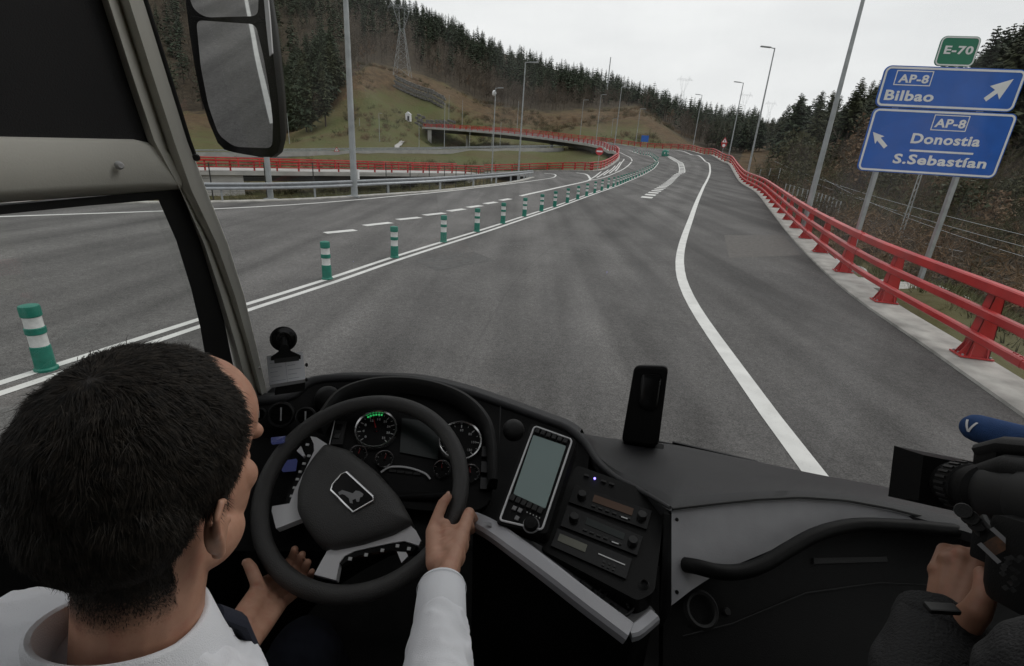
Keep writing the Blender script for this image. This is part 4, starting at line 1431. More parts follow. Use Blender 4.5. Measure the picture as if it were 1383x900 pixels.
def leafy(seed, H=6.0, n=420):
    R = random.Random(seed); tr = MB(); tr.tube([(0, 0, -.5), (R.uniform(-.1, .1), 0, H * .4), (0, 0, H * .75)], [H * .016, H * .01, H * .003], 6); c = MB()
    lobes = [(V((R.uniform(-.26, .26) * H, R.uniform(-.26, .26) * H, H * R.uniform(.38, .82))), H * R.uniform(.14, .24)) for _ in range(9)]
    for i in range(n):
        o_, r = lobes[i % 9]; d = V((R.gauss(0, 1), R.gauss(0, 1), R.gauss(0, 1))).normalized(); p = o_ + d * r * R.uniform(.55, 1.1)
        a = V((R.uniform(-1, 1), R.uniform(-1, 1), R.uniform(-1, 1))).normalized(); e = d.cross(a).normalized(); s_ = H * R.uniform(.022, .05)
        c.add([p - e * s_, p + e * s_ * .8, p + d * s_ * 1.2 + a * s_ * .6], [(0, 1, 2)])
    return tr, c
LEA = []
for k in range(4):
    a, b = leafy(500 + k); LEA.append((a.mesh('trunk', M['trunk']), b.mesh('crown', (M['olive'], M['conifer_warm'], M['twig_red'], M['olive'])[k])))
for p in scatter(150, (1050, 1540), (50, 112), lambda x, y, d: y > 175, 31)[:88]:
    d = project(p)[2]; t = thing('shrub_tree', p, 'rounded olive or russet shrub tree on the bank behind the blue sign', 'tree', 'shrub trees behind the blue sign', rz=random.uniform(0, 6.28))
    k = random.randrange(4); s = random.uniform(3.0, 6.0) * (1 if d < 75 else 1.35) / 6
    for nm, me in zip(('trunk', 'crown'), LEA[k]): place(nm, me, t)
    t.scale = (s * random.uniform(.9, 1.3), s * random.uniform(.9, 1.3), s)

def mass(name, kinds, hs, pts, mats, h0_, kindlabel, cat):
    Vs, Fs, Ms, o = [], [], [], 0
    for i, p in enumerate(pts):
        k = kinds[i % len(kinds)]; v = np.array(k.v); s = hs(p) / h0_; a = random.uniform(0, 6.28)
        x = v[:, 0] * cos(a) - v[:, 1] * sin(a); y = v[:, 0] * sin(a) + v[:, 1] * cos(a)
        Vs.append(np.c_[x * s + p.x, y * s + p.y, v[:, 2] * s + p.z]); Fs += [tuple(q + o for q in f) for f in k.f]; Ms += k.m; o += len(v)
    me = bpy.data.meshes.new(name); me.from_pydata(np.concatenate(Vs).tolist(), [], Fs)
    for m_ in mats: me.materials.append(m_)
    me.polygons.foreach_set('material_index', Ms); me.update()
    ob = bpy.data.objects.new(name, me); COL.objects.link(ob)
    return tag(ob, kindlabel, cat, kind='stuff')
wood = scatter(11500, (-340, 1010), (205, 640), lambda x, y, d: y < woods_line(x) + 3 and y > -130 and x > -340, 8)
cs, bs_ = [], []
for p in wood:
    x, y, d = project(p)
    n_ = noise.noise(p * .02) * .35
    if d < 330 and x > 450 and y > woods_line(x) - 10: bs_.append(p); continue
    sh = conifer_share(x, y) + n_
    (cs if random.random() < sh else bs_).append(p)
print('woods', len(cs), len(bs_))
mass('distant_pine_wood', CONF, lambda p: random.uniform(11, 22), cs[:2600], [M['trunk'], M['conifer']], 10.0, 'dark pine wood covering the ridge of the hill on the left', 'woodland')
mass('distant_bare_wood', BARF, lambda p: random.uniform(7, 11), bs_[:4200], [M['twig']], 8.0, 'leafless brown wood on the middle slope of the hill', 'woodland')
far_r = scatter(900, (930, 1420), (255, 660), lambda x, y, d: True, 9)
mass('distant_pine_wood', CONF, lambda p: random.uniform(8, 13), [p for i, p in enumerate(far_r) if i % 2], [M['trunk'], M['conifer']], 10.0, 'dark mixed wood along the low skyline on the right', 'woodland')
mass('distant_bare_wood', BARF, lambda p: random.uniform(7, 10), [p for i, p in enumerate(far_r) if i % 2 == 0], [M['twig']], 8.0, 'leafless brown trees among the wood on the right skyline', 'woodland')

# brush, bracken and grass on the banks
def stuff_copies(name, meshes, pts, smin, smax, m, label, cat):
    Vs, Fs, o = [], [], 0
    for i, p in enumerate(pts):
        k = meshes[i % len(meshes)]; v = np.array(k.v); s = random.uniform(smin, smax); a = random.uniform(0, 6.28)
        Vs.append(np.c_[(v[:, 0] * cos(a) - v[:, 1] * sin(a)) * s + p.x, (v[:, 0] * sin(a) + v[:, 1] * cos(a)) * s + p.y, v[:, 2] * s * random.uniform(.7, 1.2) + p.z])
        Fs += [tuple(q + o for q in f) for f in k.f]; o += len(v)
    me = bpy.data.meshes.new(name); me.from_pydata(np.concatenate(Vs).tolist(), [], Fs); me.materials.append(m); me.update()
    ob = bpy.data.objects.new(name, me); COL.objects.link(ob); return tag(ob, label, cat, kind='stuff')
tuft = []
for k in range(3):
    R = random.Random(200 + k); b = MB()
    for i in range(16):
        a = R.uniform(0, 6.28); r = R.uniform(0, .22); p = V((cos(a) * r, sin(a) * r, -.04)); s = V((-sin(a), cos(a), 0)) * .012
        q = p + V((cos(a) * R.uniform(.05, .25), sin(a) * R.uniform(.05, .25), R.uniform(.12, .38)))
        b.add([p - s, p + s, q], [(0, 1, 2)])
    tuft.append(b)
brush = [shrub(300 + k, 1.6, 30, .016) for k in range(4)]
def off_road(pts, m_):
    q = np.array([(p.x, p.y) for p in pts]); ins = road_inside(q); dist = np.concatenate([np.linalg.norm(q[i:i + 2000, None] - _oc[None], axis=2).min(1) for i in range(0, len(q), 2000)])
    return [p for p, a, c in zip(pts, ins, dist) if not a and c > m_]
pts = scatter(1700, (1030, 1560), (20, 85), lambda x, y, d: y > 180, 12)
pts = off_road(pts, 3.0)
pts3 = off_road(scatter(380, (1040, 1560), (38, 95), lambda x, y, d: y > 180, 22), 4)
stuff_copies('olive_brush', brush, pts3, 1.0, 2.4, M['olive'], 'olive green scrub on the bank behind the right barrier', 'brush')
hs_ = scatter(2600, (380, 930), (150, 300), lambda x, y, d: y > woods_line(x) - 6 and y < 204, 23)
hs_ = [p for p in hs_ if noise.noise(p * .03) > .02]
stuff_copies('hillside_scrub', brush, hs_[::2], .5, 1.6, M['olive'], 'low olive scrub scattered over the cut slope of the hill', 'brush')
stuff_copies('hillside_scrub', brush, hs_[1::2], .5, 1.5, M['twig_red'], 'russet bracken scattered over the cut slope of the hill', 'brush')
stuff_copies('russet_brush', brush, pts[::2], .6, 1.5, M['twig_red'], 'russet leafless brush on the bank behind the right barrier', 'brush')
stuff_copies('grey_brush', brush, pts[1::2], .6, 1.4, M['twig'], 'grey leafless brush on the bank behind the right barrier', 'brush')
pts = scatter(3800, (1040, 1640), (9, 48), lambda x, y, d: True, 13)
stuff_copies('verge_grass', tuft, off_road(pts, 1.6), .6, 1.5, M['weed'], 'rough grass on the verge behind the right barrier', 'grass')
pts = scatter(5200, (200, 760), (26, 100), lambda x, y, d: True, 14)
gxy = [p.to_2d() for p in guard[::3]]
stuff_copies('verge_grass', tuft, off_road(pts, .9), .7, 1.8, M['weed'], 'rough grass on the bank behind the steel guard rail', 'grass')
pts = scatter(420, (300, 760), (38, 108), lambda x, y, d: True, 15)
stuff_copies('valley_brush', brush, off_road(pts, 5), .35, .9, M['weed'], 'low olive scrub in the valley around the low overpass', 'brush')

# ------------------------------------------------------------------ pylons
def pylon(base, H, label, W=.2, detail=True):
    t = thing('pylon', base, label, 'pylon', 'power line pylons')
    bz = V(base); wv = H * (.0032 if H > 24 and base.y < 320 else .0016)
    def at_(f, sx, sy):
        hw_ = H * (.085 * (1 - f / .62) + .03) if f < .62 else H * .03
        return bz + V((sx * hw_, sy * hw_, f * H))
    for sx, sy in ((-1, -1), (1, -1), (1, 1), (-1, 1)):
        b = MB(); b.bar(at_(0, sx, sy), at_(.62, sx, sy), wv, wv); b.build('leg', M['galv_dull'], t)
    br_ = MB()
    fs_ = [0, .14, .26, .36, .45, .53, .62]
    for f0, f1 in zip(fs_[:-1], fs_[1:]):
        c4 = ((-1, -1), (1, -1), (1, 1), (-1, 1))
        for i in range(4):
            a, c = c4[i], c4[(i + 1) % 4]
            br_.bar(at_(f0, *a), at_(f1, *c), wv * .6, wv * .6); br_.bar(at_(f0, *c), at_(f1, *a), wv * .6, wv * .6); br_.bar(at_(f1, *a), at_(f1, *c), wv * .6, wv * .6)
    tag(br_.build('bracing', M['galv_dull'], t), kind='stuff')
    hd = MB()
    for s in (-1, 1):
        lo_ = bz + V((s * H * .03, 0, .62 * H)); hi_ = bz + V((s * H * .12, 0, .88 * H)); tip = bz + V((s * H * .2, 0, .88 * H)); pk = bz + V((s * H * .1, 0, H * .97))
        for y_ in (-.02 * H, .02 * H):
            q = V((0, y_, 0))
            for a, c in ((lo_, hi_), (lo_ + V((0, 0, 0)), bz + V((s * H * .04, 0, .88 * H))), (hi_, tip), (hi_, pk), (tip, bz + V((s * H * .12, 0, .92 * H))), (pk, tip)):
                hd.bar(a + q, c + q, wv * .7, wv * .7)
            for k in range(5):
                a = lo_.lerp(hi_, k / 5) + q; c = lo_.lerp(bz + V((s * H * .04, 0, .88 * H)), (k + 1) / 5) + q; hd.bar(a, c, wv * .5, wv * .5)
        hd.bar(tip + V((0, 0, 0)), tip - V((0, 0, H * .05)), wv * .8, wv * .8)
        hd.bar(pk, bz + V((s * H * .13, 0, H * 1.0)), wv * .6, wv * .6)
    for y_ in (-.02 * H, .02 * H):
        for z_ in (.88, .915):
            hd.bar(bz + V((-.19 * H * (1 if z_ < .9 else .65), y_, z_ * H)), bz + V((.19 * H * (1 if z_ < .9 else .65), y_, z_ * H)), wv * .7, wv * .7)
        for k in range(12):
            x0 = (-.14 + .28 * k / 12) * H; x1 = (-.14 + .28 * (k + 1) / 12) * H
            hd.bar(bz + V((x0, y_, (.88 if k % 2 else .915) * H)), bz + V((x1, y_, (.915 if k % 2 else .88) * H)), wv * .5, wv * .5)
    tag(hd.build('crossarm', M['galv_dull'], t), kind='stuff')
    return t
pb = Gp(545, 248); pylon(pb, P(543, 17, 248).z - pb.z, 'tall lattice pylon on the grassy knoll against the left hill')
for x, d, ytop, l in ((905, 520, 108, 'far pylon on the wooded ridge above the bend'), (1020, 600, 139, 'pale far pylon on the right skyline between two lamp posts'), (986, 640, 128, 'faint far pylon on the skyline beside the third lamp post')):
    q = Gp(x, d); pylon(q, max(14, P(x, ytop, d).z - q.z), l)
q = Gp(808, 430); t = thing('mast', q, 'single pale pole standing in the pines on the ridge', 'mast'); b = MB(); b.tube([q, V((q.x, q.y, P(808, 86, 430).z))], [.55, .35], 8); b.build('pole', M['galv_dull'], t)

# ------------------------------------------------------------------ rock walls, gully and hut on the slope
def rock_wall(x0, x1, d0, d1, rows, rh, label, lean=.35):
    a, c = Gp(x0, d0), Gp(x1, d1)
    t = thing('rock_wall', a, label, 'rock wall', 'stacked rock walls')
    ln = (c - a).length; R = random.Random(int(x0)); n = int(ln / (rh * 1.5)); k = 0
    dn = (c - a).normalized(); nn = V((dn.y, -dn.x, 0)).normalized()
    if nn.dot(EYE - a) < 0: nn = -nn
    zb = [gz(*(a.lerp(c, (i + .5) / n)).to_2d()) for i in range(n)]
    st_ = MB()
    for i in range(n):
        for r in range(rows):
            sx = rh * R.uniform(1.2, 1.7); p = a.lerp(c, (i + .5 + .5 * (r % 2)) / n); p.z = zb[i] + (r + .3) * rh + sin(i * .2) * .3
            p -= nn * (r * rh * lean)
            rot = Matrix((dn, nn, V((0, 0, 1)))).transposed() @ Matrix.Rotation(R.uniform(-.15, .15), 3, 'X') @ Matrix.Rotation(R.uniform(-.12, .12), 3, 'Y')
            m_ = MB(); m_.box(p + nn * R.uniform(0, .3), (sx, rh * 1.2, rh * R.uniform(.8, 1.02)), rot, bev=rh * .16)
            if k < 150: m_.build('rock', M['rock'], t)
            else: st_.add(m_.v, m_.f)
            k += 1
    if st_.v: tag(st_.build('rock_pile', M['rock'], t), kind='stuff')
rock_wall(533, 598, 236, 232, 5, 1.1, 'stepped dark rock wall below the pylon knoll')
rock_wall(560, 612, 206, 208, 4, 1.1, 'rough grey rock wall at the far end of the viaduct')
gp = [Gp(536, 146), Gp(538, 152), Gp(541, 158), Gp(545, 163)]
gp = catmull(gp, 1.0)
b = MB()
vs = []
for p, r in zip(gp, offset(gp, 1)):
    s = (r - p); 
    for k in (-.7, -.35, .35, .7):
        q = p + s * k; vs.append(V((q.x, q.y, gz(q.x, q.y) + (.3 if abs(k) > .5 else .12))))
b.add(vs, [(4 * i + j, 4 * i + j + 1, 4 * i + j + 5, 4 * i + j + 4) for i in range(len(gp) - 1) for j in range(3)])
tag(b.build('drain_channel', M['bridge_concrete']), 'pale curved concrete drain channel on the grass slope', 'drain channel')
q = Gp(552, 200); t = thing('hut', q, 'small white hut on the slope at the end of the viaduct', 'hut')
b = MB(); b.box(q + V((0, 0, 1.0)), (2.0, 2.2, 2.6)); b.build('wall', M['sign_white'], t)
b = MB(); b.prism([q + V((-1.2, -1.3, 2.3)), q + V((1.2, -1.3, 2.3)), q + V((0, -1.3, 3.3))], (0, 2.6, 0)); b.build('roof', M['sign_white'], t)
b = MB(); b.box(q + V((.2, -1.12, .8)), (.8, .06, 1.8)); b.build('door', M['dark_metal'], t)

# ------------------------------------------------------------------ fences
def post_fence(pts, h, sp, label, name, cat, m, wires=3, r=.035, mesh_=False):
    pts = [V((p.x, p.y, gz(p.x, p.y))) for p in pts]
    t = thing(name, pts[0], label, cat)
    pr = along(pts, sp, 0)
    for p, d in pr:
        b = MB(); z = gz(p.x, p.y); b.tube([V((p.x, p.y, z - .3)), V((p.x, p.y, z + h))], r, 6); b.build('post', m, t)
    for k in range(wires):
        f = (k + 1) / wires
        b = MB(); b.tube([V((p.x, p.y, gz(p.x, p.y) + h * f - .05)) for p, d in pr], .006, 4); b.build('wire', m, t)
    return t
post_fence([Gp(1064, 46), Gp(1100, 42), Gp(1146, 36)], 1.8, .75, 'close-set grey post fence on the bank left of the sign posts', 'post_fence', 'fence', M['galv_dull'], 3, .045)
post_fence([Gp(1026, 62), Gp(1062, 58)], 2.4, 1.6, 'three tall thin posts with wire beyond the second lamp post', 'post_fence', 'fence', M['galv_dull'], 3, .05)
post_fence([p for p in offset(guard, 5.2) if -24 < p.x < -1 and p.y > 12][::-1], 2.1, 2.6, 'wire mesh fence with thin dark posts in front of the low overpass', 'mesh_fence', 'fence', M['dark_metal'], 6, .03)

# overhead line of the railway in the dip
mq = Gp(1238, 34)
t = thing('line_mast', mq, 'thin lattice mast of an overhead line behind the sign posts', 'mast')
b = MB()
for s in (-.14, .14): b.bar(mq + V((s, 0, -.3)), mq + V((s * .7, 0, 5.2)), .05, .05)
b.build('column', M['galv_dull'], t)
b = MB()
for k in range(12): b.bar(mq + V((-.14 if k % 2 else .14, 0, k * .42)), mq + V((.14 if k % 2 else -.14, 0, (k + 1) * .42)), .02, .02)
tag(b.build('bracing', M['galv_dull'], t), kind='stuff')
b = MB(); b.tube(catmull([mq + V((0, 0, 5.0)), mq + V((-1.2, .3, 5.35)), mq + V((-2.6, .7, 5.1))], .2), .03, 6); b.build('bracket_arm', M['galv_dull'], t)
for k, (a_, c_) in enumerate((((1046, 218, 75), (1400, 322, 27)), ((1050, 226, 72), (1400, 338, 27)), ((1110, 240, 55), (1400, 352, 26)), ((1150, 282, 42), (1300, 340, 30)), ((1165, 296, 40), (1340, 402, 28)))):
    a, c = P(*a_), P(*c_); n = 14
    pth = [a.lerp(c, i / n) - V((0, 0, 2.0 * (i / n) * (1 - i / n))) for i in range(n + 1)]
    b = MB(); b.tube(pth, .014, 4); o = b.build('overhead_wire', M['galv'])
    tag(o, 'overhead wire behind the blue sign, number %s from the top of the bundle' % ('one', 'two', 'three', 'four', 'five')[k], 'wire', 'overhead wires of the line in the dip')

# things left lying behind the right barrier
q = Gp(1166, 17.0); t = thing('fallen_sign', q + V((0, 0, .2)), 'round red-rimmed road sign lying on the ground behind the right barrier', 'road sign')
n = (V((-.3, -.75, .6))).normalized()
b = MB(); b.lathe([(.2, .0), (.2, .02), (.3, .02), (.3, 0)], q + V((0, 0, .22)), n, 24); b.build('rim', M['sign_red'], t)
b = MB(); b.lathe([(0, .012), (.2, .012), (.2, .0)], q + V((0, 0, .22)), n, 24); b.build('face', M['sign_white'], t)
for x, d, sz, l, m_ in ((1119, 24.5, (1.5, .9, .12), 'pale concrete slab lying behind the right barrier', 'bridge_concrete'), (1292, 15.5, (.8, .35, .06), 'pale flat board lying in the grass right of the sign footing', 'sign_white')):
    q = Gp(x, d); b = MB(); b.box(q + V((0, 0, sz[2] / 2 + .03)), sz, Matrix.Rotation(.4, 3, 'Z'), bev=.015)
    tag(b.build('slab', M[m_], origin=q), l, 'slab')
q = Gp(1240, 13.0); b = MB(); b.box(q + V((0, 0, .04)), (3.4, 1.5, .16), Matrix.Rotation(-.25, 3, 'Z'), bev=.02); tag(b.build('slab', M['concrete'], origin=q), 'grey concrete pad around the foot of the right sign post', 'slab')
for k, (x, d, l) in enumerate(((1115, 20.3, 'pale boulder behind the right barrier, nearer the slab'), (1121, 19.2, 'yellowish boulder in the rubble behind the right barrier'), (1194, 16.2, 'small boulder between the two sign posts'))):
    q = Gp(x, d); bm = bmesh.new(); bmesh.ops.create_icosphere(bm, subdivisions=2, radius=.28)
    for v_ in bm.verts: v_.co *= 1 + .35 * noise.noise(v_.co * 4 + V((k, 0, 0))); v_.co.z *= .65
    me = bpy.data.meshes.new('boulder'); bm.to_mesh(me); bm.free(); me.materials.append(M['concrete'])
    o = place('boulder', me, None, q + V((0, 0, .1))); tag(o, l, 'boulder')
# ------------------------------------------------------------------ the coach (u to the right, v forward, z up)
BAZ = radians(18.3)
bf = V((sin(BAZ), cos(BAZ), 0)); br = V((cos(BAZ), -sin(BAZ), 0)); bz = V((0, 0, 1))
def B(u, v, z): return V((EYE.x + br.x * u + bf.x * v, EYE.y + br.y * u + bf.y * v, z))
I = {}
I['trim_beige'] = mat('pillar_trim', (.62, .61, .55), .6, .06, 6, .08, 300)
I['blind'] = mat('blind_fabric', (.020, .020, .021), .8, .2, 4, .3, 500)
I['rubber'] = mat('rubber_seal', (.010, .010, .010), .55, .1, 8)
I['dash'] = mat('dash_soft_top', (.026, .026, .028), .45, .2, 5, .3, 700, spec=.4)
I['plastic'] = mat('black_plastic', (.007, .007, .007), .5, .2, 7, .1, 500, spec=.10)
I['plastic_gloss'] = mat('gloss_black_plastic', (.006, .006, .006), .25, .1, 7, spec=.2)
I['grey_plastic'] = mat('dark_grey_plastic', (.026, .026, .026), .55, .1, 6, .15, 600, spec=.2)
I['silver'] = mat('silver_plastic', (.60, .60, .61), .4, .05, 5)
I['silver_dark'] = mat('brushed_grey_trim', (.20, .20, .205), .5, .06, 9, .05, 300, spec=.3)
I['leather'] = mat('wheel_leather', (.034, .033, .032), .5, .15, 9, .3, 500)
I['trim_grey'] = mat('satin_grey_trim', (.34, .34, .36), .45, .06, 8, .05, 400)
I['panel_grey'] = mat('brushed_grey_panel', (.29, .29, .30), .45, .10, 14, .05, 300, spec=.35)
I['chrome'] = mat('chrome_ring', (.6, .6, .6), .22, .05, 5, metal=.9)
I['dial'] = mat('dial_face', (.008, .008, .008), .6, .1, 5, spec=.1)
I['mark'] = mat('dial_marks', (.5, .5, .5), .5, .05, 5)
I['lcd'] = mat('grey_green_display', (.19, .26, .25), .3, .06, 3)
I['lcd_dark'] = mat('unlit_display', (.016, .021, .020), .3, .1, 3, spec=.2)
I['amber'] = mat('amber_display', (.07, .032, .014), .25, .2, 5)
I['red'] = mat('needle_red', (.4, .02, .02), .5, .05, 5)
I['led_blue'] = emit_mat('blue_led', (.25, .2, 1.0), 3.0)
I['led_green'] = emit_mat('green_led', (.05, .8, .2), .35)
I['lcd_blue'] = emit_mat('blue_display', (.05, .06, .16), .25)
I['glass'] = glass_mat('window_glass')
I['screen_glass'] = glass_mat('windscreen_glass', dust=.055)
I['cover'] = glass_mat('dial_cover', (.9, .9, .9), .6)
I['liner'] = mat('roof_liner', (.10, .10, .095), .9, .05, 6)
I['body'] = mat('coach_paint', (.45, .45, .46), .3, .04, 3, coat=.3)
I['floor'] = mat('floor_covering', (.02, .02, .02), .85, .2, 14)
I['paper'] = mat('paper', (.82, .83, .86), .8, .04, 9)
_n = I['paper'].node_tree; _b = _n.nodes['Principled BSDF']; _t = _n.nodes.new('ShaderNodeBsdfTranslucent'); _t.inputs[0].default_value = (.95, .96, 1, 1)
_x = _n.nodes.new('ShaderNodeMixShader'); _x.inputs[0].default_value = .8; _n.links.new(_b.outputs[0], _x.inputs[1]); _n.links.new(_t.outputs[0], _x.inputs[2]); _n.links.new(_x.outputs[0], _n.nodes['Material Output'].inputs[0])
I['ink'] = mat('faded_ink', (.52, .54, .60), .8, .05, 9)
mm = bpy.data.materials.new('mirror_glass'); mm.use_nodes = True
q_ = mm.node_tree.nodes['Principled BSDF']; q_.inputs['Metallic'].default_value = 1; q_.inputs['Roughness'].default_value = .015; q_.inputs['Base Color'].default_value = (.62, .63, .63, 1)
I['mirror'] = mm

bus = thing('coach', B(0, 0, 1.2), 'coach the picture is taken from: black dashboard, grey window pillar, wide windscreen', 'coach')
def part(mb, name, m, smooth=False, parent=None): return mb.build(name, m, parent or bus, smooth=smooth)
WALL = -1.0
def wl(x, y, du=0.0): return on(x, y, B(WALL + du, 0, 0), br)

# --- shell
b = MB(); b.box(B(.25, -2.9, 1.15), (2.55, 9.6, .1), Matrix((br, bf, bz)).transposed()); part(b, 'floor', I['floor'])
b = MB(); b.box(B(.25, -3.6, 3.62), (2.55, 8.4, .08), Matrix((br, bf, bz)).transposed()); part(b, 'roof', I['liner'])
b = MB(); b.box(B(.25, -7.4, 2.3), (2.5, .08, 2.6), Matrix((br, bf, bz)).transposed()); part(b, 'rear_wall', I['floor'])
BX = Matrix((br, bf, bz)).transposed()
b = MB(); b.box(B(1.53, -3.0, 1.65), (.06, 8.9, .9), BX); part(b, 'right_side_wall', I['floor'])
b = MB(); b.box(B(1.53, -3.0, 3.5), (.05, 8.9, .16), BX); part(b, 'right_side_wall', I['liner'])
for v_ in (1.35, -.9, -2.6, -4.3, -6.0): b = MB(); b.box(B(1.53, v_, 2.76), (.05, .14, 1.32), BX); part(b, 'window_post', I['trim_beige'])
for v_ in (-1.75, -3.45, -5.15): b = MB(); b.box(B(1.535, v_, 2.76), (.008, 1.55, 1.32), BX); part(b, 'side_window', I['glass'])
b = MB(); b.box(B(-1.05, -4.0, 1.3), (.05, 9.2, 1.55), Matrix((br, bf, bz)).transposed()); part(b, 'left_side_wall', I['body'])
for v_ in (-1.2, -2.9, -4.6): b = MB(); b.box(B(-1.05, v_, 2.8), (.05, .14, 1.4), BX); part(b, 'window_post', I['trim_beige'])
for v_ in (-2.05, -3.75, -5.9): b = MB(); b.box(B(-1.05, v_, 2.8), (.008, 1.55, 1.4), BX); part(b, 'side_window', I['glass'])
b = MB(); b.box(B(-1.06, .0, 1.3), (.03, 1.7, 1.3), BX); part(b, 'left_side_wall', I['floor'])
b = MB(); vs = []
for p in catmull([B(*q) for q in ((-1.06, .86, 1.98), (-1.0, 1.15, 1.86), (-.84, 1.42, 1.80), (-.5, 1.61, 1.76), (0, 1.72, 1.68), (.5, 1.72, 1.66), (1.0, 1.59, 1.66), (1.40, 1.34, 1.66), (1.55, 1.0, 1.70))], .08): vs += [p, p - bz * 1.75]
b.add(vs, [(2 * i, 2 * i + 1, 2 * i + 3, 2 * i + 2) for i in range(len(vs) // 2 - 1)]); part(b, 'front_panel', I['plastic'], True)

# --- windscreen: a bowed sheet from the dashboard edge up to the roof
bot = [(-1.02, .86, 1.98), (-.98, 1.12, 1.86), (-.84, 1.38, 1.80), (-.5, 1.58, 1.76), (0, 1.69, 1.68), (.5, 1.69, 1.66), (1.0, 1.56, 1.66), (1.36, 1.32, 1.66), (1.5, 1.0, 1.70)]
bc = catmull([B(*p) for p in bot], .06)
mbw = MB(); rows = 8
vs = []
for r in range(rows + 1):
    f = r / rows
    for p in bc: vs.append(p + V((0, 0, (3.6 - p.z) * f)) - bf * (.36 * f + .05 * f * f))
n = len(bc)
mbw.add(vs, [(r * n + i, r * n + i + 1, (r + 1) * n + i + 1, (r + 1) * n + i) for r in range(rows) for i in range(n - 1)])
part(mbw, 'windscreen', I['screen_glass'], True)
b = MB(); b.prism([wl(-420, 300), wl(222, 262), wl(300, 470), wl(320, 560), wl(-420, 980)], br * -.006); part(b, 'driver_window', I['glass'])
b = MB(); b.box(B(1.52, .25, 2.75), (.008, 1.9, 1.5), Matrix((br, bf, bz)).transposed()); part(b, 'right_door_glass', I['glass'])

# --- sun blind, belt rail, corner pillar
b = MB(); b.prism([wl(-500, -160, .01), wl(95, -160, .01), wl(141, 0, .01), wl(203, 196, .01), wl(-500, 190, .01)], br * -.012); part(b, 'sun_blind', I['blind'])
for xx_ in range(-4, 4): pass
rail = MB()
prof = []
def railpt(x, y, du): return wl(x, y, du)
xs = [-520, -300, 0, 100, 180, 212, 236, 246]
def topy(x): return np.interp(x, [-520, 0, 200, 246], [171, 183, 187.5, 213])
def boty(x): return np.interp(x, [-520, 0, 245], [323, 274, 257])
rows_ = []
for x in xs:
    t_, bb = topy(x), boty(x)
    h = bb - t_
    rows_.append([railpt(x, t_, .0), railpt(x, t_ + h * .03, .016), railpt(x, t_ + h * .10, .022), railpt(x, t_ + h * .80, .030), railpt(x, t_ + h * .90, .024), railpt(x, bb, .0)])
k = 6
vs = [p for r in rows_ for p in r]
rail.add(vs, [(i * k + j, i * k + j + 1, (i + 1) * k + j + 1, (i + 1) * k + j) for i in range(len(xs) - 1) for j in range(k - 1)])
part(rail, 'belt_rail', I['trim_beige'], 50)
sc_ = wl(164, 224, .04)
b = MB(); b.lathe([(0, .008), (.004, .008), (.0065, .004), (.0075, 0)], sc_ - br * .006, (br - bf * .2).normalized(), 14); part(b, 'screw', I['silver'], 40)
b = MB(); b.prism([wl(-500, 322, .008), wl(246, 256, .008), wl(250, 266, .008), wl(214, 270, .008), wl(120, 278, .008), wl(0, 290, .008), wl(-500, 345, .008)], br * -.02); part(b, 'window_seal', I['rubber'])
b = MB()
Ls = [(213, 268), (238, 325), (258, 390), (270, 440), (277, 480), (300, 560)]
Rs = [(249, 258), (272, 325), (292, 390), (304, 440), (312, 480), (330, 560)]
for i in range(5):
    b.add([wl(*Ls[i], .004), wl(*Rs[i], .012), wl(*Rs[i + 1], .012), wl(*Ls[i + 1], .004)], [(0, 1, 2, 3)])
part(b, 'window_seal', I['rubber'], True)
# pillar cross-section: two rounded ribs with a groove, swept down the corner
ctrl_y = [-260, -120, 0, 100, 190, 257, 330, 400, 470, 535, 600]
def pl_(t, y): return np.interp(y, ctrl_y, t)
eL = [48, 95, 135, 167, 197, 243, 270, 291, 311, 327, 342]
eG = [82, 128, 160, 192, 222, 245, 283, 309, 331, 349, 365]
eR = [108, 154, 195, 226, 254, 279, 308, 330, 347, 362, 377]
rows_ = []
for y in ctrl_y:
    a, g, r = pl_(eL, y), pl_(eG, y), pl_(eR, y)
    row = [wl(a, y, 0), wl(a + (g - a) * .15, y, .018), wl(a + (g - a) * .45, y, .03), wl(a + (g - a) * .8, y, .026), wl(g - .8, y, .016), wl(g + .8, y, .012)]
    row += [wl(g + (r - g) * .14, y, .030), wl(g + (r - g) * .4, y, .044), wl(g + (r - g) * .7, y, .040), wl(g + (r - g) * .92, y, .018), wl(r, y, -.03)]
    rows_.append(row)
k = len(rows_[0]); b = MB()
b.add([p for r in rows_ for p in r], [(i * k + j, i * k + j + 1, (i + 1) * k + j + 1, (i + 1) * k + j) for i in range(len(rows_) - 1) for j in range(k - 1)])
part(b, 'corner_pillar', I['trim_beige'], 60)
b = MB(); b.tube([wl(pl_(eR, y) + 1.5, y, .0) for y in (-260, -120, 0, 60, 100, 150, 190, 214)], .0042, 8); part(b, 'pillar_seal', I['rubber'], True)
b = MB(); b.lathe([(0, .012), (.006, .012), (.0075, .0), (0, 0)], wl(265, 213, .012), (br - bf).normalized(), 14); part(b, 'clip', I['rubber'], 40)
b = MB(); b.lathe([(0, .004), (.003, .003), (.0035, 0)], wl(350, 497, .03), (br - bf).normalized(), 10); part(b, 'screw', I['chrome'], 40)

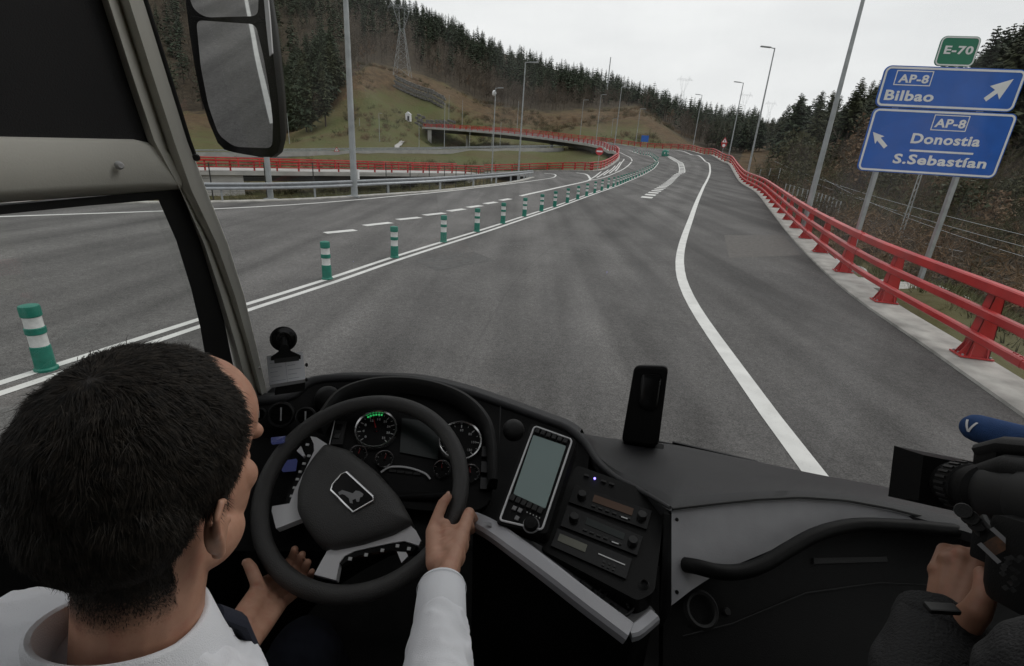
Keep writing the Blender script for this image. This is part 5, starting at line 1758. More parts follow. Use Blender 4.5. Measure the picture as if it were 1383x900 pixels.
# --- outside mirror
MC = P(318, 115, 1.5)
vdir = (MC - EYE).normalized()
wdir = (B(-3.2, -8.5, .0) - MC).normalized()
mn = (wdir - vdir).normalized()
mir = MB()
def mp(x, y, off=0.0): return on(x, y, MC, mn) + mn * off
hous = [(250, -90), (251, -5), (257, 45), (264, 90), (272, 130), (283, 165), (295, 193), (304, 202), (318, 206), (352, 212), (368, 212), (376, 206), (380, 190), (377, 140), (371, 85), (364, 30), (357, -10), (350, -90)]
mc_ = mp(318, 90)
b = MB()
ring0 = [mp(x, y, .004) for x, y in hous]
ring1 = [p + (mc_ - p) * -.02 - mn * .03 for p in ring0]
ring2 = [p + (mc_ - p) * .12 - mn * .09 for p in ring0]
ring3 = [p + (mc_ - p) * .5 - mn * .125 for p in ring0]
n = len(hous)
b.add(ring0 + ring1 + ring2 + ring3 + [mc_ - mn * .13], [(a * n + i, a * n + (i + 1) % n, (a + 1) * n + (i + 1) % n, (a + 1) * n + i) for a in range(3) for i in range(n)] + [(3 * n + i, 3 * n + (i + 1) % n, 4 * n) for i in range(n)] + [tuple(range(n))])
mo_ = part(b, 'outside_mirror', I['plastic'], 50)
def inset(name, pts, m, o0, o1):
    b = MB(); b.prism([mp(x, y, o0) for x, y in pts], mn * (o1 - o0)); return part(b, name, m, False, mo_)
def rpoly(pts, r=6, n=4):
    out_ = []
    for i, p in enumerate(pts):
        p = V(p); a = V(pts[i - 1]); c = V(pts[(i + 1) % len(pts)])
        d1 = (a - p).normalized(); d2 = (c - p).normalized(); rr = min(r, (a - p).length * .45, (c - p).length * .45)
        for k in range(n + 1):
            t = k / n; out_.append(tuple((p + d1 * rr) * (1 - t) ** 2 + p * (2 * t * (1 - t)) + (p + d2 * rr) * t * t))
    return out_
inset('mirror_glass', rpoly([(267, 27.5), (347, 33), (357, 75), (365, 120), (370, 165), (369, 200), (318, 198), (297, 182), (283, 142), (273, 90)], 9), I['mirror'], .004, .0075)
inset('mirror_glass', rpoly([(256, -85), (345, -85), (351, -10), (350, 22), (280, 24), (264, 14), (257, -5)], 9), I['mirror'], .004, .0075)
inset('mirror_rib', [(262, 22), (270, 27), (346, 31.5), (357, 29), (352, 22.5), (280, 25)], I['plastic'], .004, .014)
inset('edge_strip', [(354, -60), (359, -60), (367, 30), (370, 72), (366.5, 76), (362, 35)], I['silver'], .004, .012)
b = MB(); b.tube([mp(300, -60, -.06), mp(290, -140, -.05), B(-1.05, .9, 3.5)], .025, 10); part(b, 'mirror_arm', I['plastic'], True, mo_)

# ------------------------------------------------------------------ dashboard
dash = None
def PD(lst): return [P(*q) for q in lst]
# lip around the driver's cockpit, from the pillar over the instruments down to the corner of the right-hand shelf
lip = catmull(PD([(330, 541, 1.22), (372, 540, 1.26), (398, 533, 1.29), (414, 518, 1.32), (436, 512.5, 1.36), (490, 511, 1.41), (560, 514, 1.44), (620, 527, 1.44), (680, 547, 1.43), (735, 567, 1.41), (768, 580, 1.39), (790, 598, 1.34), (806, 622, 1.27), (828, 643, 1.2), (860, 660, 1.13), (905, 686, 1.03)]), .02)
shelf_far = catmull(PD([(770, 576, 1.45), (800, 588, 1.50), (850, 595, 1.52), (905, 600, 1.53), (1000, 619, 1.52), (1100, 640, 1.49), (1206, 661, 1.42), (1300, 688, 1.32), (1420, 724, 1.2)]), .03)
b = MB(); b.tube(lip, [.013 - .0095 * max(0, (i / len(lip) - .72) / .28) for i in range(len(lip))], 12)
part(b, 'cockpit_lip', I['dash'], True)
# cowl behind the lip, down to the windscreen foot
b = MB()
ll = resample(lip, .03); m_ = [i for i, p in enumerate(ll)]
vs = []
for i, p in enumerate(ll):
    o_ = bf * .10 + V((0, 0, -.03)); vs += [p + V((0, 0, .004)), p + bf * .05 - V((0, 0, .002)), p + bf * .12 - V((0, 0, .06)), p + bf * .16 - V((0, 0, .3))]
lim_ = next(i for i, p in enumerate(ll) if project(p)[0] > 775)
b.add(vs[:4 * (lim_ + 1)], [(4 * i + j, 4 * i + j + 1, 4 * i + j + 5, 4 * i + j + 4) for i in range(lim_) for j in range(3)])
part(b, 'cowl', I['dash'], True)
# inner wall of the cockpit: a black well from the lip to the instrument face
def inst(x, y, off=0.0): return on(x, y, IP, IN) + IN * off
i1, i2, i3 = P(470, 560, 1.24), P(640, 585, 1.25), P(555, 700, 1.09)
IN = (i2 - i1).cross(i3 - i1).normalized(); IP = i1
if IN.dot(EYE - IP) < 0: IN = -IN
b = MB()
ll2 = [p for p in ll if project(p)[0] < 800]
low = [inst(np.interp(project(p)[0], [330, 420, 560, 800], [300, 400, 560, 800]), 590 + .12 * abs(project(p)[0] - 540) * 0 + 150, -.02) for p in ll2]
mid = [p.lerp(q, .3) - IN * .02 for p, q in zip(ll2, low)]
vs = [x for tr in zip(ll2, mid, low) for x in tr]
b.add(vs, [(3 * i + j, 3 * i + j + 1, 3 * i + j + 4, 3 * i + j + 3) for i in range(len(ll2) - 1) for j in range(2)])
part(b, 'cockpit_well', I['plastic'], True)

# instrument binnacle: hood + face + dials
ic = part(MB().prism([inst(x, y, .0) for x, y in rpoly([(440, 570), (470, 545), (560, 528), (640, 552), (668, 600), (664, 690), (560, 690), (440, 660)], 30)], -IN * .03), 'instrument_panel', I['plastic'])
hood = catmull([inst(x, y, .05) for x, y in ((432, 585), (462, 545), (500, 530), (545, 527), (590, 534), (630, 552), (655, 580), (663, 615), (664, 660))], .01)
b = MB(); b.sweep([(-.012, -.055), (.012, -.055), (.010, .0), (0, .008), (-.010, 0)], hood, up=IN); part(b, 'hood', I['grey_plastic'], 50, ic)
tx = (inst(640, 600) - inst(500, 590)).normalized(); ty = IN.cross(tx)
if ty.z < 0: ty = -ty
def dial(cx_, cy_, rpx, n_major=9, needle=None, a0=225, a1=-45, face=I['dial'], ringm=I['chrome'], marks=True):
    c = inst(cx_, cy_, .004); r = (inst(cx_ + rpx, cy_) - inst(cx_, cy_)).length
    b = MB(); b.lathe([(r * .95, .001), (r * .95, .010), (r * 1.02, .012), (r * 1.06, .004), (r * 1.06, -.002)], c, IN, 32); d = part(b, 'dial_ring', ringm, 40, ic)
    b = MB(); b.lathe([(0, .001), (r * .96, .001)], c, IN, 32); part(b, 'dial_face', face, False, ic)
    if marks:
        b = MB()
        for k in range(n_major * 2 + 1):
            a = radians(a0 + (a1 - a0) * k / (n_major * 2)); q = tx * cos(a) + ty * sin(a); t = IN.cross(q); l = .16 if k % 2 == 0 else .08; w_ = r * (.022 if k % 2 == 0 else .012)
            i0_, o0_ = c + q * r * (.9 - l) + IN * .0025, c + q * r * .9 + IN * .0025
            b.add([i0_ - t * w_, i0_ + t * w_, o0_ + t * w_, o0_ - t * w_], [(0, 1, 2, 3)])
        tag(part(b, 'tick_marks', I['mark'], False, ic), kind='stuff')
        if r > .03:
            for k in range(n_major + 1):
                a = radians(a0 + (a1 - a0) * k / n_major); q = tx * cos(a) + ty * sin(a); p0 = c + q * r * .6 - tx * r * .06 - ty * r * .05
                num = str(k * 4) if n_major == 8 else str(k * 20)
                put_text(ic, num, p0, tx, ty, r * (.07 * len(num) + .02), r * .1, I['mark'], 0, 'numeral', .0026)
    if needle is not None:
        a = radians(needle); q = tx * cos(a) + ty * sin(a); t = IN.cross(q)
        b = MB(); b.prism([c - q * r * .12 - t * r * .03 + IN * .004, c - q * r * .12 + t * r * .03 + IN * .004, c + q * r * .78 + t * r * .008 + IN * .004, c + q * r * .78 - t * r * .008 + IN * .004], IN * .001); part(b, 'needle', I['red'], False, ic)
        b = MB(); b.lathe([(0, .007), (r * .1, .006), (r * .11, .002)], c, IN, 14); part(b, 'needle_cap', I['plastic'], 40, ic)
    return c, r
tc_, tr_ = dial(508.5, 582.5, 27.5, 8, 112)
for k in range(6):
    a = radians(128 - k * 9); q = tx * cos(a) + ty * sin(a); b = MB(); b.box(tc_ + q * tr_ * .87 + IN * .003, (.004, .004, .002), Matrix((tx, ty, IN)).transposed()); part(b, 'green_light', I['led_green'], False, ic)
dial(621.5, 598, 28, 6, None, face=I['dial'])
dial(519.3, 623, 11.8, 4, 80); dial(484, 616, 11.8, 4, 80); dial(596.8, 635.8, 11, 4, 100); dial(635, 642, 12, 4, 100)
b = MB(); b.prism([inst(x, y, .002) for x, y in ((543, 566), (594, 573), (591, 622), (540, 612))], IN * .003); part(b, 'display', I['lcd_dark'], False, ic)
b = MB(); b.tube(catmull([inst(x, y, .008) for x, y in ((515, 640), (524, 634), (540, 632.5), (560, 636), (576, 643), (581, 649))], .004), .0022, 6); part(b, 'lamp_bar_rim', I['silver'], True, ic)
for x in (530, 541, 552, 563): b = MB(); b.box(inst(x, 637 + (x - 530) * .12, .003), (.016, .006, .003), Matrix((tx, ty, IN)).transposed()); part(b, 'tell_tale', I['grey_plastic'], False, ic)
b = MB(); b.prism([inst(x, y, .004) for x, y in ((455, 572), (469, 572), (463, 603), (448, 603))], IN * .006); part(b, 'switch', I['grey_plastic'], False, ic)
b = MB(); b.bar(inst(453, 572, .012), inst(446, 604, .012), .002, .002); part(b, 'switch_trim', I['silver'], False, ic)
for x, y in ((459, 580), (456, 592)): b = MB(); b.box(inst(x, y, .011), (.014, .015, .004), Matrix((tx, ty, IN)).transposed(), bev=.001); part(b, 'rocker', I['plastic_gloss'], False, ic)
for x, y0 in ((655, 612), (654, 633), (653, 655)): b = MB(); b.box(inst(x, y0, .006), (.018, .03, .006), Matrix((tx, ty, IN)).transposed(), bev=.001); part(b, 'rocker', I['plastic_gloss'], False, ic)
# round vents and ball vents
def vent(x, y, d, rpx, name='air_vent', ball=False):
    c = P(x, y, d); n_ = (EYE - c); n_ = (n_.normalized() + V((0, 0, .25)) - bf * .4).normalized(); r = rpx * d / FPX
    if ball:
        b = MB(); b.ell(c - n_ * r * .5, (r, r, r), seg=20, rings=12); v_ = part(b, name, I['grey_plastic'], True)
        return
    b = MB(); b.lathe([(r * .82, 0), (r * .86, .008), (r, .006), (r * 1.02, -.01)], c, n_, 26); v_ = part(b, name, I['grey_plastic'], 40)
    b = MB(); b.lathe([(0, -.004), (r * .84, -.004)], c, n_, 24); part(b, 'face', I['dial'], False, v_)
    xx_ = n_.cross(V((0, 0, 1))).normalized(); yy_ = n_.cross(xx_)
    for k in (-.5, 0, .5): b = MB(); b.bar(c + yy_ * r * k - xx_ * r * .62, c + yy_ * r * k + xx_ * r * .62, .003, .006); part(b, 'slat', I['plastic'], False, v_)
    b = MB(); b.bar(c - yy_ * r * .55 + n_ * .004, c + yy_ * r * .5 + n_ * .004, .003, .003); part(b, 'pointer', I['mark'], False, v_)
vent(380, 560, 1.2, 17); vent(413, 563, 1.2, 13); vent(350, 560, 1.18, 9)
vent(441, 538, 1.28, 17, 'ball_vent', True); vent(693, 581, 1.24, 15, 'ball_vent', True)
b = MB(); b.prism(PD([(366, 591, 1.12), (386, 589, 1.14), (384, 596, 1.11), (366, 598, 1.1)]), -IN * .01); part(b, 'heater_display', I['lcd_blue'])
for a_, c_ in (((470, 521, 1.3), (457, 546, 1.27)), ((676, 549, 1.33), (674, 600, 1.24))): b = MB(); b.tube(PD([a_, c_]), .0016, 6); part(b, 'panel_joint', I['grey_plastic'])

# --- tall colour screen beside the wheel
q1, q2, q3 = P(722, 576, 1.16), P(773, 595, 1.12), P(700, 712, .985)
SN = (q2 - q1).cross(q3 - q1).normalized()
if SN.dot(EYE - q1) < 0: SN = -SN
def scp(x, y, off=0.0): return on(x, y, q1, SN) + SN * off
sx_ = (scp(773, 595) - scp(722.7, 576)).normalized(); sy_ = SN.cross(sx_)
RM = Matrix((sx_, sy_, SN)).transposed()
b = MB(); b.prism([scp(x, y, 0) for x, y in rpoly([(717, 571), (779, 594), (738, 722), (669, 706)], 7)], -SN * .05); scr = part(b, 'control_screen', I['plastic'])
b = MB(); b.tube([scp(x, y, .003) for x, y in rpoly([(722, 576.5), (773, 595), (732, 717), (675, 703.5)], 5)], .0022, 8, closed=True); part(b, 'bezel', I['silver'], True, scr)
b = MB(); b.prism([scp(x, y, .001) for x, y in rpoly([(720.5, 588.5), (764.5, 603.5), (736.5, 688), (693.5, 668)], 2)], SN * .002); part(b, 'screen', I['lcd'], False, scr)
for k in range(6):
    f = (k + .5) / 6
    for (a_, c_), sgn in ((((722.5, 582), (767.5, 598)), 1), (((689, 672), (733.5, 692.5)), 1)):
        x, y = a_[0] + (c_[0] - a_[0]) * f, a_[1] + (c_[1] - a_[1]) * f
        b = MB(); b.box(scp(x, y, .004), (.0105, .013, .005), RM, bev=.0012); part(b, 'button', I['grey_plastic'], False, scr)
for x, y in ((695, 687.5), (702.5, 690.5), (698.5, 701)): b = MB(); b.box(scp(x, y, .003), (.009, .009, .004), RM, bev=.001); part(b, 'button', I['silver_dark'], False, scr)
for k in range(5): b = MB(); b.box(scp(712 + k * 4.2, 693 + k * 1.9, .003), (.002, .002, .002), RM); part(b, 'indicator', I['mark'], False, scr)
kc = scp(717.5, 710, 0); b = MB(); b.lathe([(0, .016), (.0125, .015), (.0145, .010), (.0145, 0)], kc, SN, 24); part(b, 'knob', I['plastic'], 40, scr)
b = MB(); b.lathe([(.0150, 0), (.0150, .004), (.0172, .004), (.0172, 0)], kc, SN, 24); part(b, 'knob_ring', I['silver_dark'], 40, scr)

# --- radio column
r1, r2, r3 = P(775, 655, 1.13), P(880, 690, 1.07), P(748, 740, .99)
RN = (r2 - r1).cross(r3 - r1).normalized()
if RN.dot(EYE - r1) < 0: RN = -RN
def rp(x, y, off=0.0): return on(x, y, r1, RN) + RN * off
rx_ = (rp(880, 690) - rp(775, 655)).normalized(); ry_ = RN.cross(rx_); RR = Matrix((rx_, ry_, RN)).transposed()
b = MB(); b.prism([rp(x, y, 0) for x, y in rpoly([(778, 628), (900, 672), (884, 800), (862, 812), (730, 742)], 8)], -RN * .12); stack = part(b, 'radio_panel', I['plastic'])
def unit(q, disp, dm, label, off=.005):
    b = MB(); b.prism([rp(x, y, 0) for x, y in q], RN * off); u = part(b, 'radio', I['plastic_gloss'], False, stack)
    b = MB(); b.prism([rp(x, y, off) for x, y in disp], RN * .0012); part(b, 'display', dm, False, stack)
    return u
def lerp4(q, s, t):
    tl, tr2, br2, bl = [V(p) for p in q]
    p = tl.lerp(tr2, s).lerp(bl.lerp(br2, s), t); return p.x, p.y
U1 = ((776, 656), (880, 692), (873, 717), (768, 680)); U2 = ((766, 684), (868, 727), (860, 752), (757, 712)); U3 = ((753, 716), (853, 757), (845, 784), (744, 739))
unit(U1, [lerp4(U1, *p) for p in ((.27, .2), (.78, .22), (.78, .6), (.27, .58))], I['amber'], '')
unit(U2, [lerp4(U2, *p) for p in ((.28, .2), (.78, .22), (.78, .55), (.28, .52))], I['lcd_dark'], '')
unit(U3, [lerp4(U3, *p) for p in ((.05, .22), (.42, .22), (.42, .62), (.05, .62))], mat('olive_display', (.10, .10, .075), .3, .05, 5), '')
for U in (U1, U2):
    for s in (.13, .9):
        b = MB(); b.lathe([(0, .012), (.009, .012), (.0105, .0), ], rp(*lerp4(U, s, .5), .005), RN, 18); part(b, 'knob', I['grey_plastic'], 40, stack)
    for k in range(6):
        b = MB(); b.box(rp(*lerp4(U, .3 + k * .09, .8), .006), (.009, .004, .003), RR); part(b, 'button', I['grey_plastic'], False, stack)
    b = MB(); b.box(rp(*lerp4(U, .70, .86), .0075), (.014, .0025, .0006), RR); part(b, 'caption_strip', I['mark'], False, stack)
b = MB(); b.bar(rp(*lerp4(U3, .58, .42), .006), rp(*lerp4(U3, .94, .42), .006), .0025, .001); part(b, 'card_slot', I['mark'], False, stack)
for k in range(3):
    for j in range(2): b = MB(); b.box(rp(*lerp4(U3, .68 + k * .07, .68 + j * .16), .006), (.005, .005, .002), RR); part(b, 'button', I['grey_plastic'], False, stack)
b = MB(); b.ell(rp(803, 648, .004), (.0028, .0028, .0028), seg=10, rings=6); part(b, 'blue_light', I['led_blue'], True, stack)
for k, x in enumerate((792, 815, 826)): b = MB(); b.box(rp(x, 644 + (x - 792) * .33, .003), (.012, .006, .004), RR, bev=.001); part(b, 'switch', I['grey_plastic'], False, stack)
b = MB(); b.lathe([(.006, .0), (.007, .006), (.0105, 0)], rp(870, 790, .0), RN, 16); part(b, 'socket', I['grey_plastic'], 40, stack)

# --- right-hand shelf, its face and grab rail
front = catmull(PD([(905, 686, 1.03), (960, 680, 1.06), (1020, 673.5, 1.1), (1080, 671, 1.13), (1140, 675, 1.13), (1200, 686, 1.1), (1260, 701, 1.06), (1316, 717, 1.02), (1420, 752, .95)]), .02)
sf = resample(shelf_far, .05)
nF = 40
def reN(path, n):
    tot = sum((a - b_).length for a, b_ in zip(path[:-1], path[1:])); r = resample(path, tot / (n - 1)); 
    while len(r) > n: r.pop(-2)
    while len(r) < n: r.append(r[-1])
    return r
lip_right = [p for p in lip if project(p)[0] >= 778]
near_e = lip_right[:-1] + front
A_, C_ = reN(near_e, 70), reN([lip_right[0] + bf * .05 - bz * .02] + shelf_far[3:], 70)
b = MB(); vs = []
for a, c in zip(A_, C_):
    m1 = a.lerp(c, .08) + V((0, 0, .010)); m2 = a.lerp(c, .5) + V((0, 0, .012)); m3 = a.lerp(c, .9) + V((0, 0, .006))
    vs += [a - V((0, 0, .03)), a - V((0, 0, .008)), m1, m2, m3, c, c - V((0, 0, .12))]
b.add(vs, [(7 * i + j, 7 * i + j + 1, 7 * i + j + 8, 7 * i + j + 7) for i in range(69) for j in range(6)])
part(b, 'right_shelf', I['dash'], True)
f1, f2, f3 = P(907, 690, 1.022), P(1200, 690, 1.085), P(905, 815, .93)
FN = (f2 - f1).cross(f3 - f1).normalized()
if FN.dot(EYE - f1) < 0: FN = -FN
def fp(x, y, off=0.0): return on(x, y, f1, FN) + FN * off
up_e = [(907, 691), (960, 684.5), (1020, 678), (1080, 675), (1140, 679), (1200, 690), (1260, 705), (1318, 720)]
lo_e = [(907, 818), (938, 794), (975, 771), (1030, 748), (1090, 722), (1145, 713), (1220, 716), (1318, 724)]
ue, le_ = reN([fp(*q) for q in up_e], 30), reN([fp(*q) for q in lo_e], 30)
b = MB(); vs = [x for pr in zip(ue, le_) for x in pr]
b.add(vs + [p - FN * .02 for p in vs], [(2 * i, 2 * i + 1, 2 * i + 3, 2 * i + 2) for i in range(29)] + [(2 * i, 2 * i + 2, 60 + 2 * i + 2, 60 + 2 * i) for i in range(29)] + [(2 * i + 1, 2 * i + 3, 60 + 2 * i + 3, 60 + 2 * i + 1) for i in range(29)])
part(b, 'trim_panel', I['panel_grey'], 30)
b = MB(); b.tube([p + FN * .001 + bz * .006 for p in ue], .0035, 6); part(b, 'panel_gap', I['rubber'], True)
b = MB(); b.tube([p + FN * .001 for p in ue], .0011, 6); part(b, 'trim_edge', I['silver_dark'], True)
b = MB(); b.prism([fp(904, 690, -.03), fp(1440, 700, -.03), fp(1440, 1100, -.03), fp(904, 1100, -.03)], -FN * .02); part(b, 'right_panel', I['plastic'])
b = MB(); b.prism([P(897, 694, 1.03), P(908, 697, 1.022), P(906, 830, .92), P(890, 850, .92)], bf * .06); part(b, 'corner_post', I['plastic'])
hp = catmull([fp(926, 763, .0), fp(934, 767, .022), fp(955, 774, .034), fp(985, 775, .036), (fp(1015, 766, .036)), fp(1050, 746, .034), fp(1090, 725, .032), fp(1140, 713, .03), fp(1200, 713.5, .03), fp(1260, 718.5, .03), fp(1330, 727, .028), fp(1420, 745, .02)], .012)
b = MB(); b.tube(hp, [.0145] * len(hp), 14); part(b, 'grab_rail', I['plastic'], True)
b = MB(); b.lathe([(.026, .004), (.031, .006), (.036, .0)], fp(954, 823, -.022), FN, 26); cp_ = part(b, 'cup_ring', I['grey_plastic'], 40)
b = MB(); b.lathe([(0, .004), (.006, .004), (.008, 0)], fp(991, 826, -.026), FN, 16); part(b, 'lock', I['grey_plastic'], 40)

# --- console with its grey trim, tray and side face
tp_ = [(636, 700, 1.06), (648, 705, 1.04), (668, 716, 1.0), (700, 739, .955), (740, 769, .925), (790, 808, .90), (830, 838, .88), (850, 853, .87)]
tr_path = catmull(PD(tp_), .015)
b = MB(); b.sweep([(-.018, -.012), (.018, -.016), (.019, .0), (.013, .006), (-.010, .008), (-.018, .004)], tr_path, up=(bz - br * .25).normalized())
tr2 = catmull(PD([(850, 853, .87), (858, 851, .872), (870, 842, .885), (884, 830, .90)]), .008); b.sweep([(-.012, -.010), (.012, -.012), (.012, .0), (.008, .005), (-.008, .005), (-.012, .0)], tr2)
part(b, 'console_trim', I['trim_grey'], 30)
tray_z = -.008
b = MB()
tA = reN(catmull(PD([(650, 700, 1.0), (700, 728, .985), (750, 762, .96), (810, 806, .93), (862, 838, .905), (880, 828, .905)]), .02), 24)
tB = reN(catmull(PD([(676, 704, 1.02), (735, 735, 1.005), (790, 765, .985), (840, 793, .96), (880, 815, .94), (886, 822, .925)]), .02), 24)
vs = [x for a, c in zip(tA, tB) for x in (a + V((0, 0, tray_z)), c + V((0, 0, tray_z)))]
b.add(vs, [(2 * i, 2 * i + 1, 2 * i + 3, 2 * i + 2) for i in range(23)]); part(b, 'tray', I['silver_dark'], True)
b = MB(); vs = []
for p in reN(tr_path, 30): vs += [p - V((0, 0, .012)), p - V((0, 0, .04)) + br * .006, p - V((0, 0, .9)) + br * .03]
b.add(vs, [(3 * i + j, 3 * i + j + 1, 3 * i + j + 4, 3 * i + j + 3) for i in range(29) for j in range(2)]); part(b, 'console_side', I['plastic'], True)
b = MB(); vs = []
for p in reN(tr2, 8): vs += [p - V((0, 0, .01)), p - V((0, 0, .9))]
b.add(vs, [(2 * i, 2 * i + 1, 2 * i + 3, 2 * i + 2) for i in range(7)]); part(b, 'console_end', I['plastic'], True)

# --- steering wheel
WC = B(-.569, .745, 2.068); TIL, ROT = radians(30.4), radians(15.7)
WN = (br * (sin(ROT) * sin(TIL)) - bf * (sin(TIL) * cos(ROT)) + bz * cos(TIL)).normalized()
wa = bz.cross(WN).normalized(); wb = WN.cross(wa)
RIM, TUB = .216, .0185
def wheelpt(x, y, off=0.0): return on(x, y, WC + WN * off, WN)
def wz(x, y, off=0.0): return wheelpt(320 + x / 2.647, 560 + y / 2.647, off)
b = MB(); b.tube([WC + (wa * cos(2 * pi * k / 72) + wb * sin(2 * pi * k / 72)) * RIM for k in range(72)], TUB, 16, closed=True); whl = part(b, 'steering_wheel', I['leather'], True)
def domed(pts, off0, h, m, name, levels=4, top=.55):
    pts = [wz(x, y, off0) for x, y in rpoly(pts, 16, 4)]; c = sum(pts, V((0, 0, 0))) / len(pts); n = len(pts); b = MB(); vs = []
    for l in range(levels + 1):
        f = l / levels; s = 1 - (1 - top) * f ** 2.2; vs += [c + (p - c) * s + WN * (h * sin(f * pi / 2)) for p in pts]
    vs += [p - WN * .035 for p in pts]
    fs = [(l * n + i, l * n + (i + 1) % n, (l + 1) * n + (i + 1) % n, (l + 1) * n + i) for l in range(levels) for i in range(n)]
    fs += [tuple(levels * n + i for i in range(n))] + [((levels + 1) * n + i, (levels + 1) * n + (i + 1) % n, (i + 1) % n, i) for i in range(n)]
    b.add(vs, fs); return part(b, name, m, 40, whl)
domed([(318, 108), (400, 130), (500, 205), (580, 295), (632, 390), (560, 430), (450, 465), (345, 486), (290, 466), (248, 410), (218, 350), (220, 280), (242, 210), (276, 158)], .0, .028, I['leather'], 'hub_cover')
b = MB(); b.prism([wz(x, y, -.004) for x, y in ((262, 78), (285, 82), (322, 106), (284, 160), (250, 215), (228, 280), (224, 350), (232, 372), (140, 408), (124, 345), (126, 328), (188, 318), (205, 270), (240, 205), (276, 130), (274, 104))], -WN * .022); part(b, 'spoke', I['silver'], False, whl)
b = MB(); b.prism([wz(x, y, -.004) for x, y in ((322, 488), (345, 480), (450, 464), (560, 430), (622, 398), (640, 415), (658, 450), (650, 468), (600, 452), (556, 458), (480, 474), (420, 488), (384, 506), (366, 530), (354, 592), (276, 572))], -WN * .022); part(b, 'spoke', I['silver'], False, whl)
b = MB(); b.prism([wz(x, y, -.008) for x, y in ((234, 112), (264, 96), (276, 128), (242, 205), (206, 272), (188, 320), (172, 322), (178, 290), (208, 228), (238, 170), (250, 140))], -WN * .018); part(b, 'button_panel', I['plastic_gloss'], False, whl)
b = MB(); b.prism([wz(x, y, -.008) for x, y in ((366, 532), (386, 508), (420, 490), (480, 476), (556, 460), (600, 455), (645, 472), (625, 492), (585, 488), (540, 486), (470, 496), (410, 512), (372, 540))], -WN * .018); part(b, 'button_panel', I['plastic_gloss'], False, whl)
b = MB(); b.prism([wz(x, y, -.006) for x, y in ((214, 130), (228, 112), (244, 148), (236, 150))], -WN * .01); part(b, 'spoke_insert', I['silver'], False, whl)
b = MB(); b.prism([wz(x, y, -.006) for x, y in ((572, 490), (605, 492), (612, 506), (588, 530))], -WN * .01); part(b, 'spoke_insert', I['silver'], False, whl)
for x, y in ((252, 108), (257, 148), (240, 176), (226, 205), (216, 232), (206, 262), (196, 292)): b = MB(); b.box(wz(x, y, -.006), (.007, .005, .003), Matrix((wa, wb, WN)).transposed()); part(b, 'button', I['mark'] if y % 3 else I['silver'], False, whl)
for x, y in ((405, 516), (462, 502), (520, 486), (574, 470), (615, 480)): b = MB(); b.box(wz(x, y, -.006), (.007, .006, .003), Matrix((wa, wb, WN)).transposed()); part(b, 'button', I['mark'], False, whl)
em = [(392, 205), (488, 293), (487, 308), (415, 349), (336, 270), (342, 252), (372, 214)]
b = MB(); b.prism([wz(x, y, .031) for x, y in em], -WN * .008); part(b, 'emblem_field', I['plastic_gloss'], False, whl)
b = MB(); b.tube([wz(x, y, .032) for x, y in em], .0022, 8, closed=True); part(b, 'emblem_frame', I['chrome'], True, whl)
lion = [(362, 278), (376, 270), (396, 276), (414, 282), (424, 272), (438, 274), (452, 284), (448, 294), (440, 296), (436, 312), (428, 312), (424, 300), (412, 306), (414, 318), (404, 316), (400, 300), (386, 288), (376, 284), (366, 288)]
b = MB(); b.prism([wz(x, y, .0325) for x, y in lion], -WN * .001); part(b, 'emblem_lion', I['silver_dark'], False, whl)
cen = wz(390, 300, 0)
b = MB(); b.tube([WC - WN * .03, WC - WN * .16, WC - WN * .5 + bf * .1], [.05, .06, .075], 16); part(b, 'steering_column', I['plastic'], True)
b = MB(); b.tube([WC - WN * .07 + wa * .03, WC - WN * .06 + wa * .17 + wb * .02], [.012, .010], 10); b.ell(WC - WN * .06 + wa * .18 + wb * .02, (.022, .014, .014), seg=10, rings=6); part(b, 'stalk', I['plastic'], True)
b = MB(); b.tube([WC - WN * .07 - wa * .03, WC - WN * .05 - wa * .17 + wb * .03], [.012, .010], 10); part(b, 'stalk', I['plastic'], True)
b = MB(); b.prism([wz(x, y, -.05) for x, y in ((165, 165), (212, 158), (206, 196), (160, 200))], -WN * .01); part(b, 'clock_display', I['lcd_blue'])
b = MB(); b.prism([wz(x, y, -.06) for x, y in ((150, 232), (205, 240), (190, 300), (132, 290))], -WN * .02); part(b, 'switch_block', I['plastic'])

# --- wiper beyond the glass
b = MB(); b.tube(PD([(880, 596, 1.66), (940, 607, 1.67), (1024, 626, 1.66)]), .006, 6); b.bar(P(908, 600, 1.66), P(1022, 626.5, 1.655), .008, .02); part(b, 'wiper', I['rubber'])
# --- driver's door sill and seat
b = MB(); b.prism([wl(-420, 815, .07), wl(20, 680, .07), wl(300, 600, .05), wl(300, 615, .05), wl(20, 700, .08), wl(-420, 850, .08)], -br * .08); part(b, 'window_sill', I['grey_plastic'])
b = MB(); b.prism([wl(-420, 850, .06), wl(20, 700, .06), wl(330, 600, .06), wl(330, 1300, .06), wl(-420, 1300, .06)], -br * .05); part(b, 'door_lining', I['plastic'])
b = MB(); b.box(B(-.47, .0, 1.95), (.46, .14, .72), Matrix((br, bf, bz)).transposed(), bev=.05); b2 = part(b, 'seat_backrest', I['floor'], 50)
b = MB(); b.box(B(-.47, .3, 1.6), (.5, .5, .14), Matrix((br, bf, bz)).transposed(), bev=.05); part(b, 'seat_cushion', I['floor'], 50)

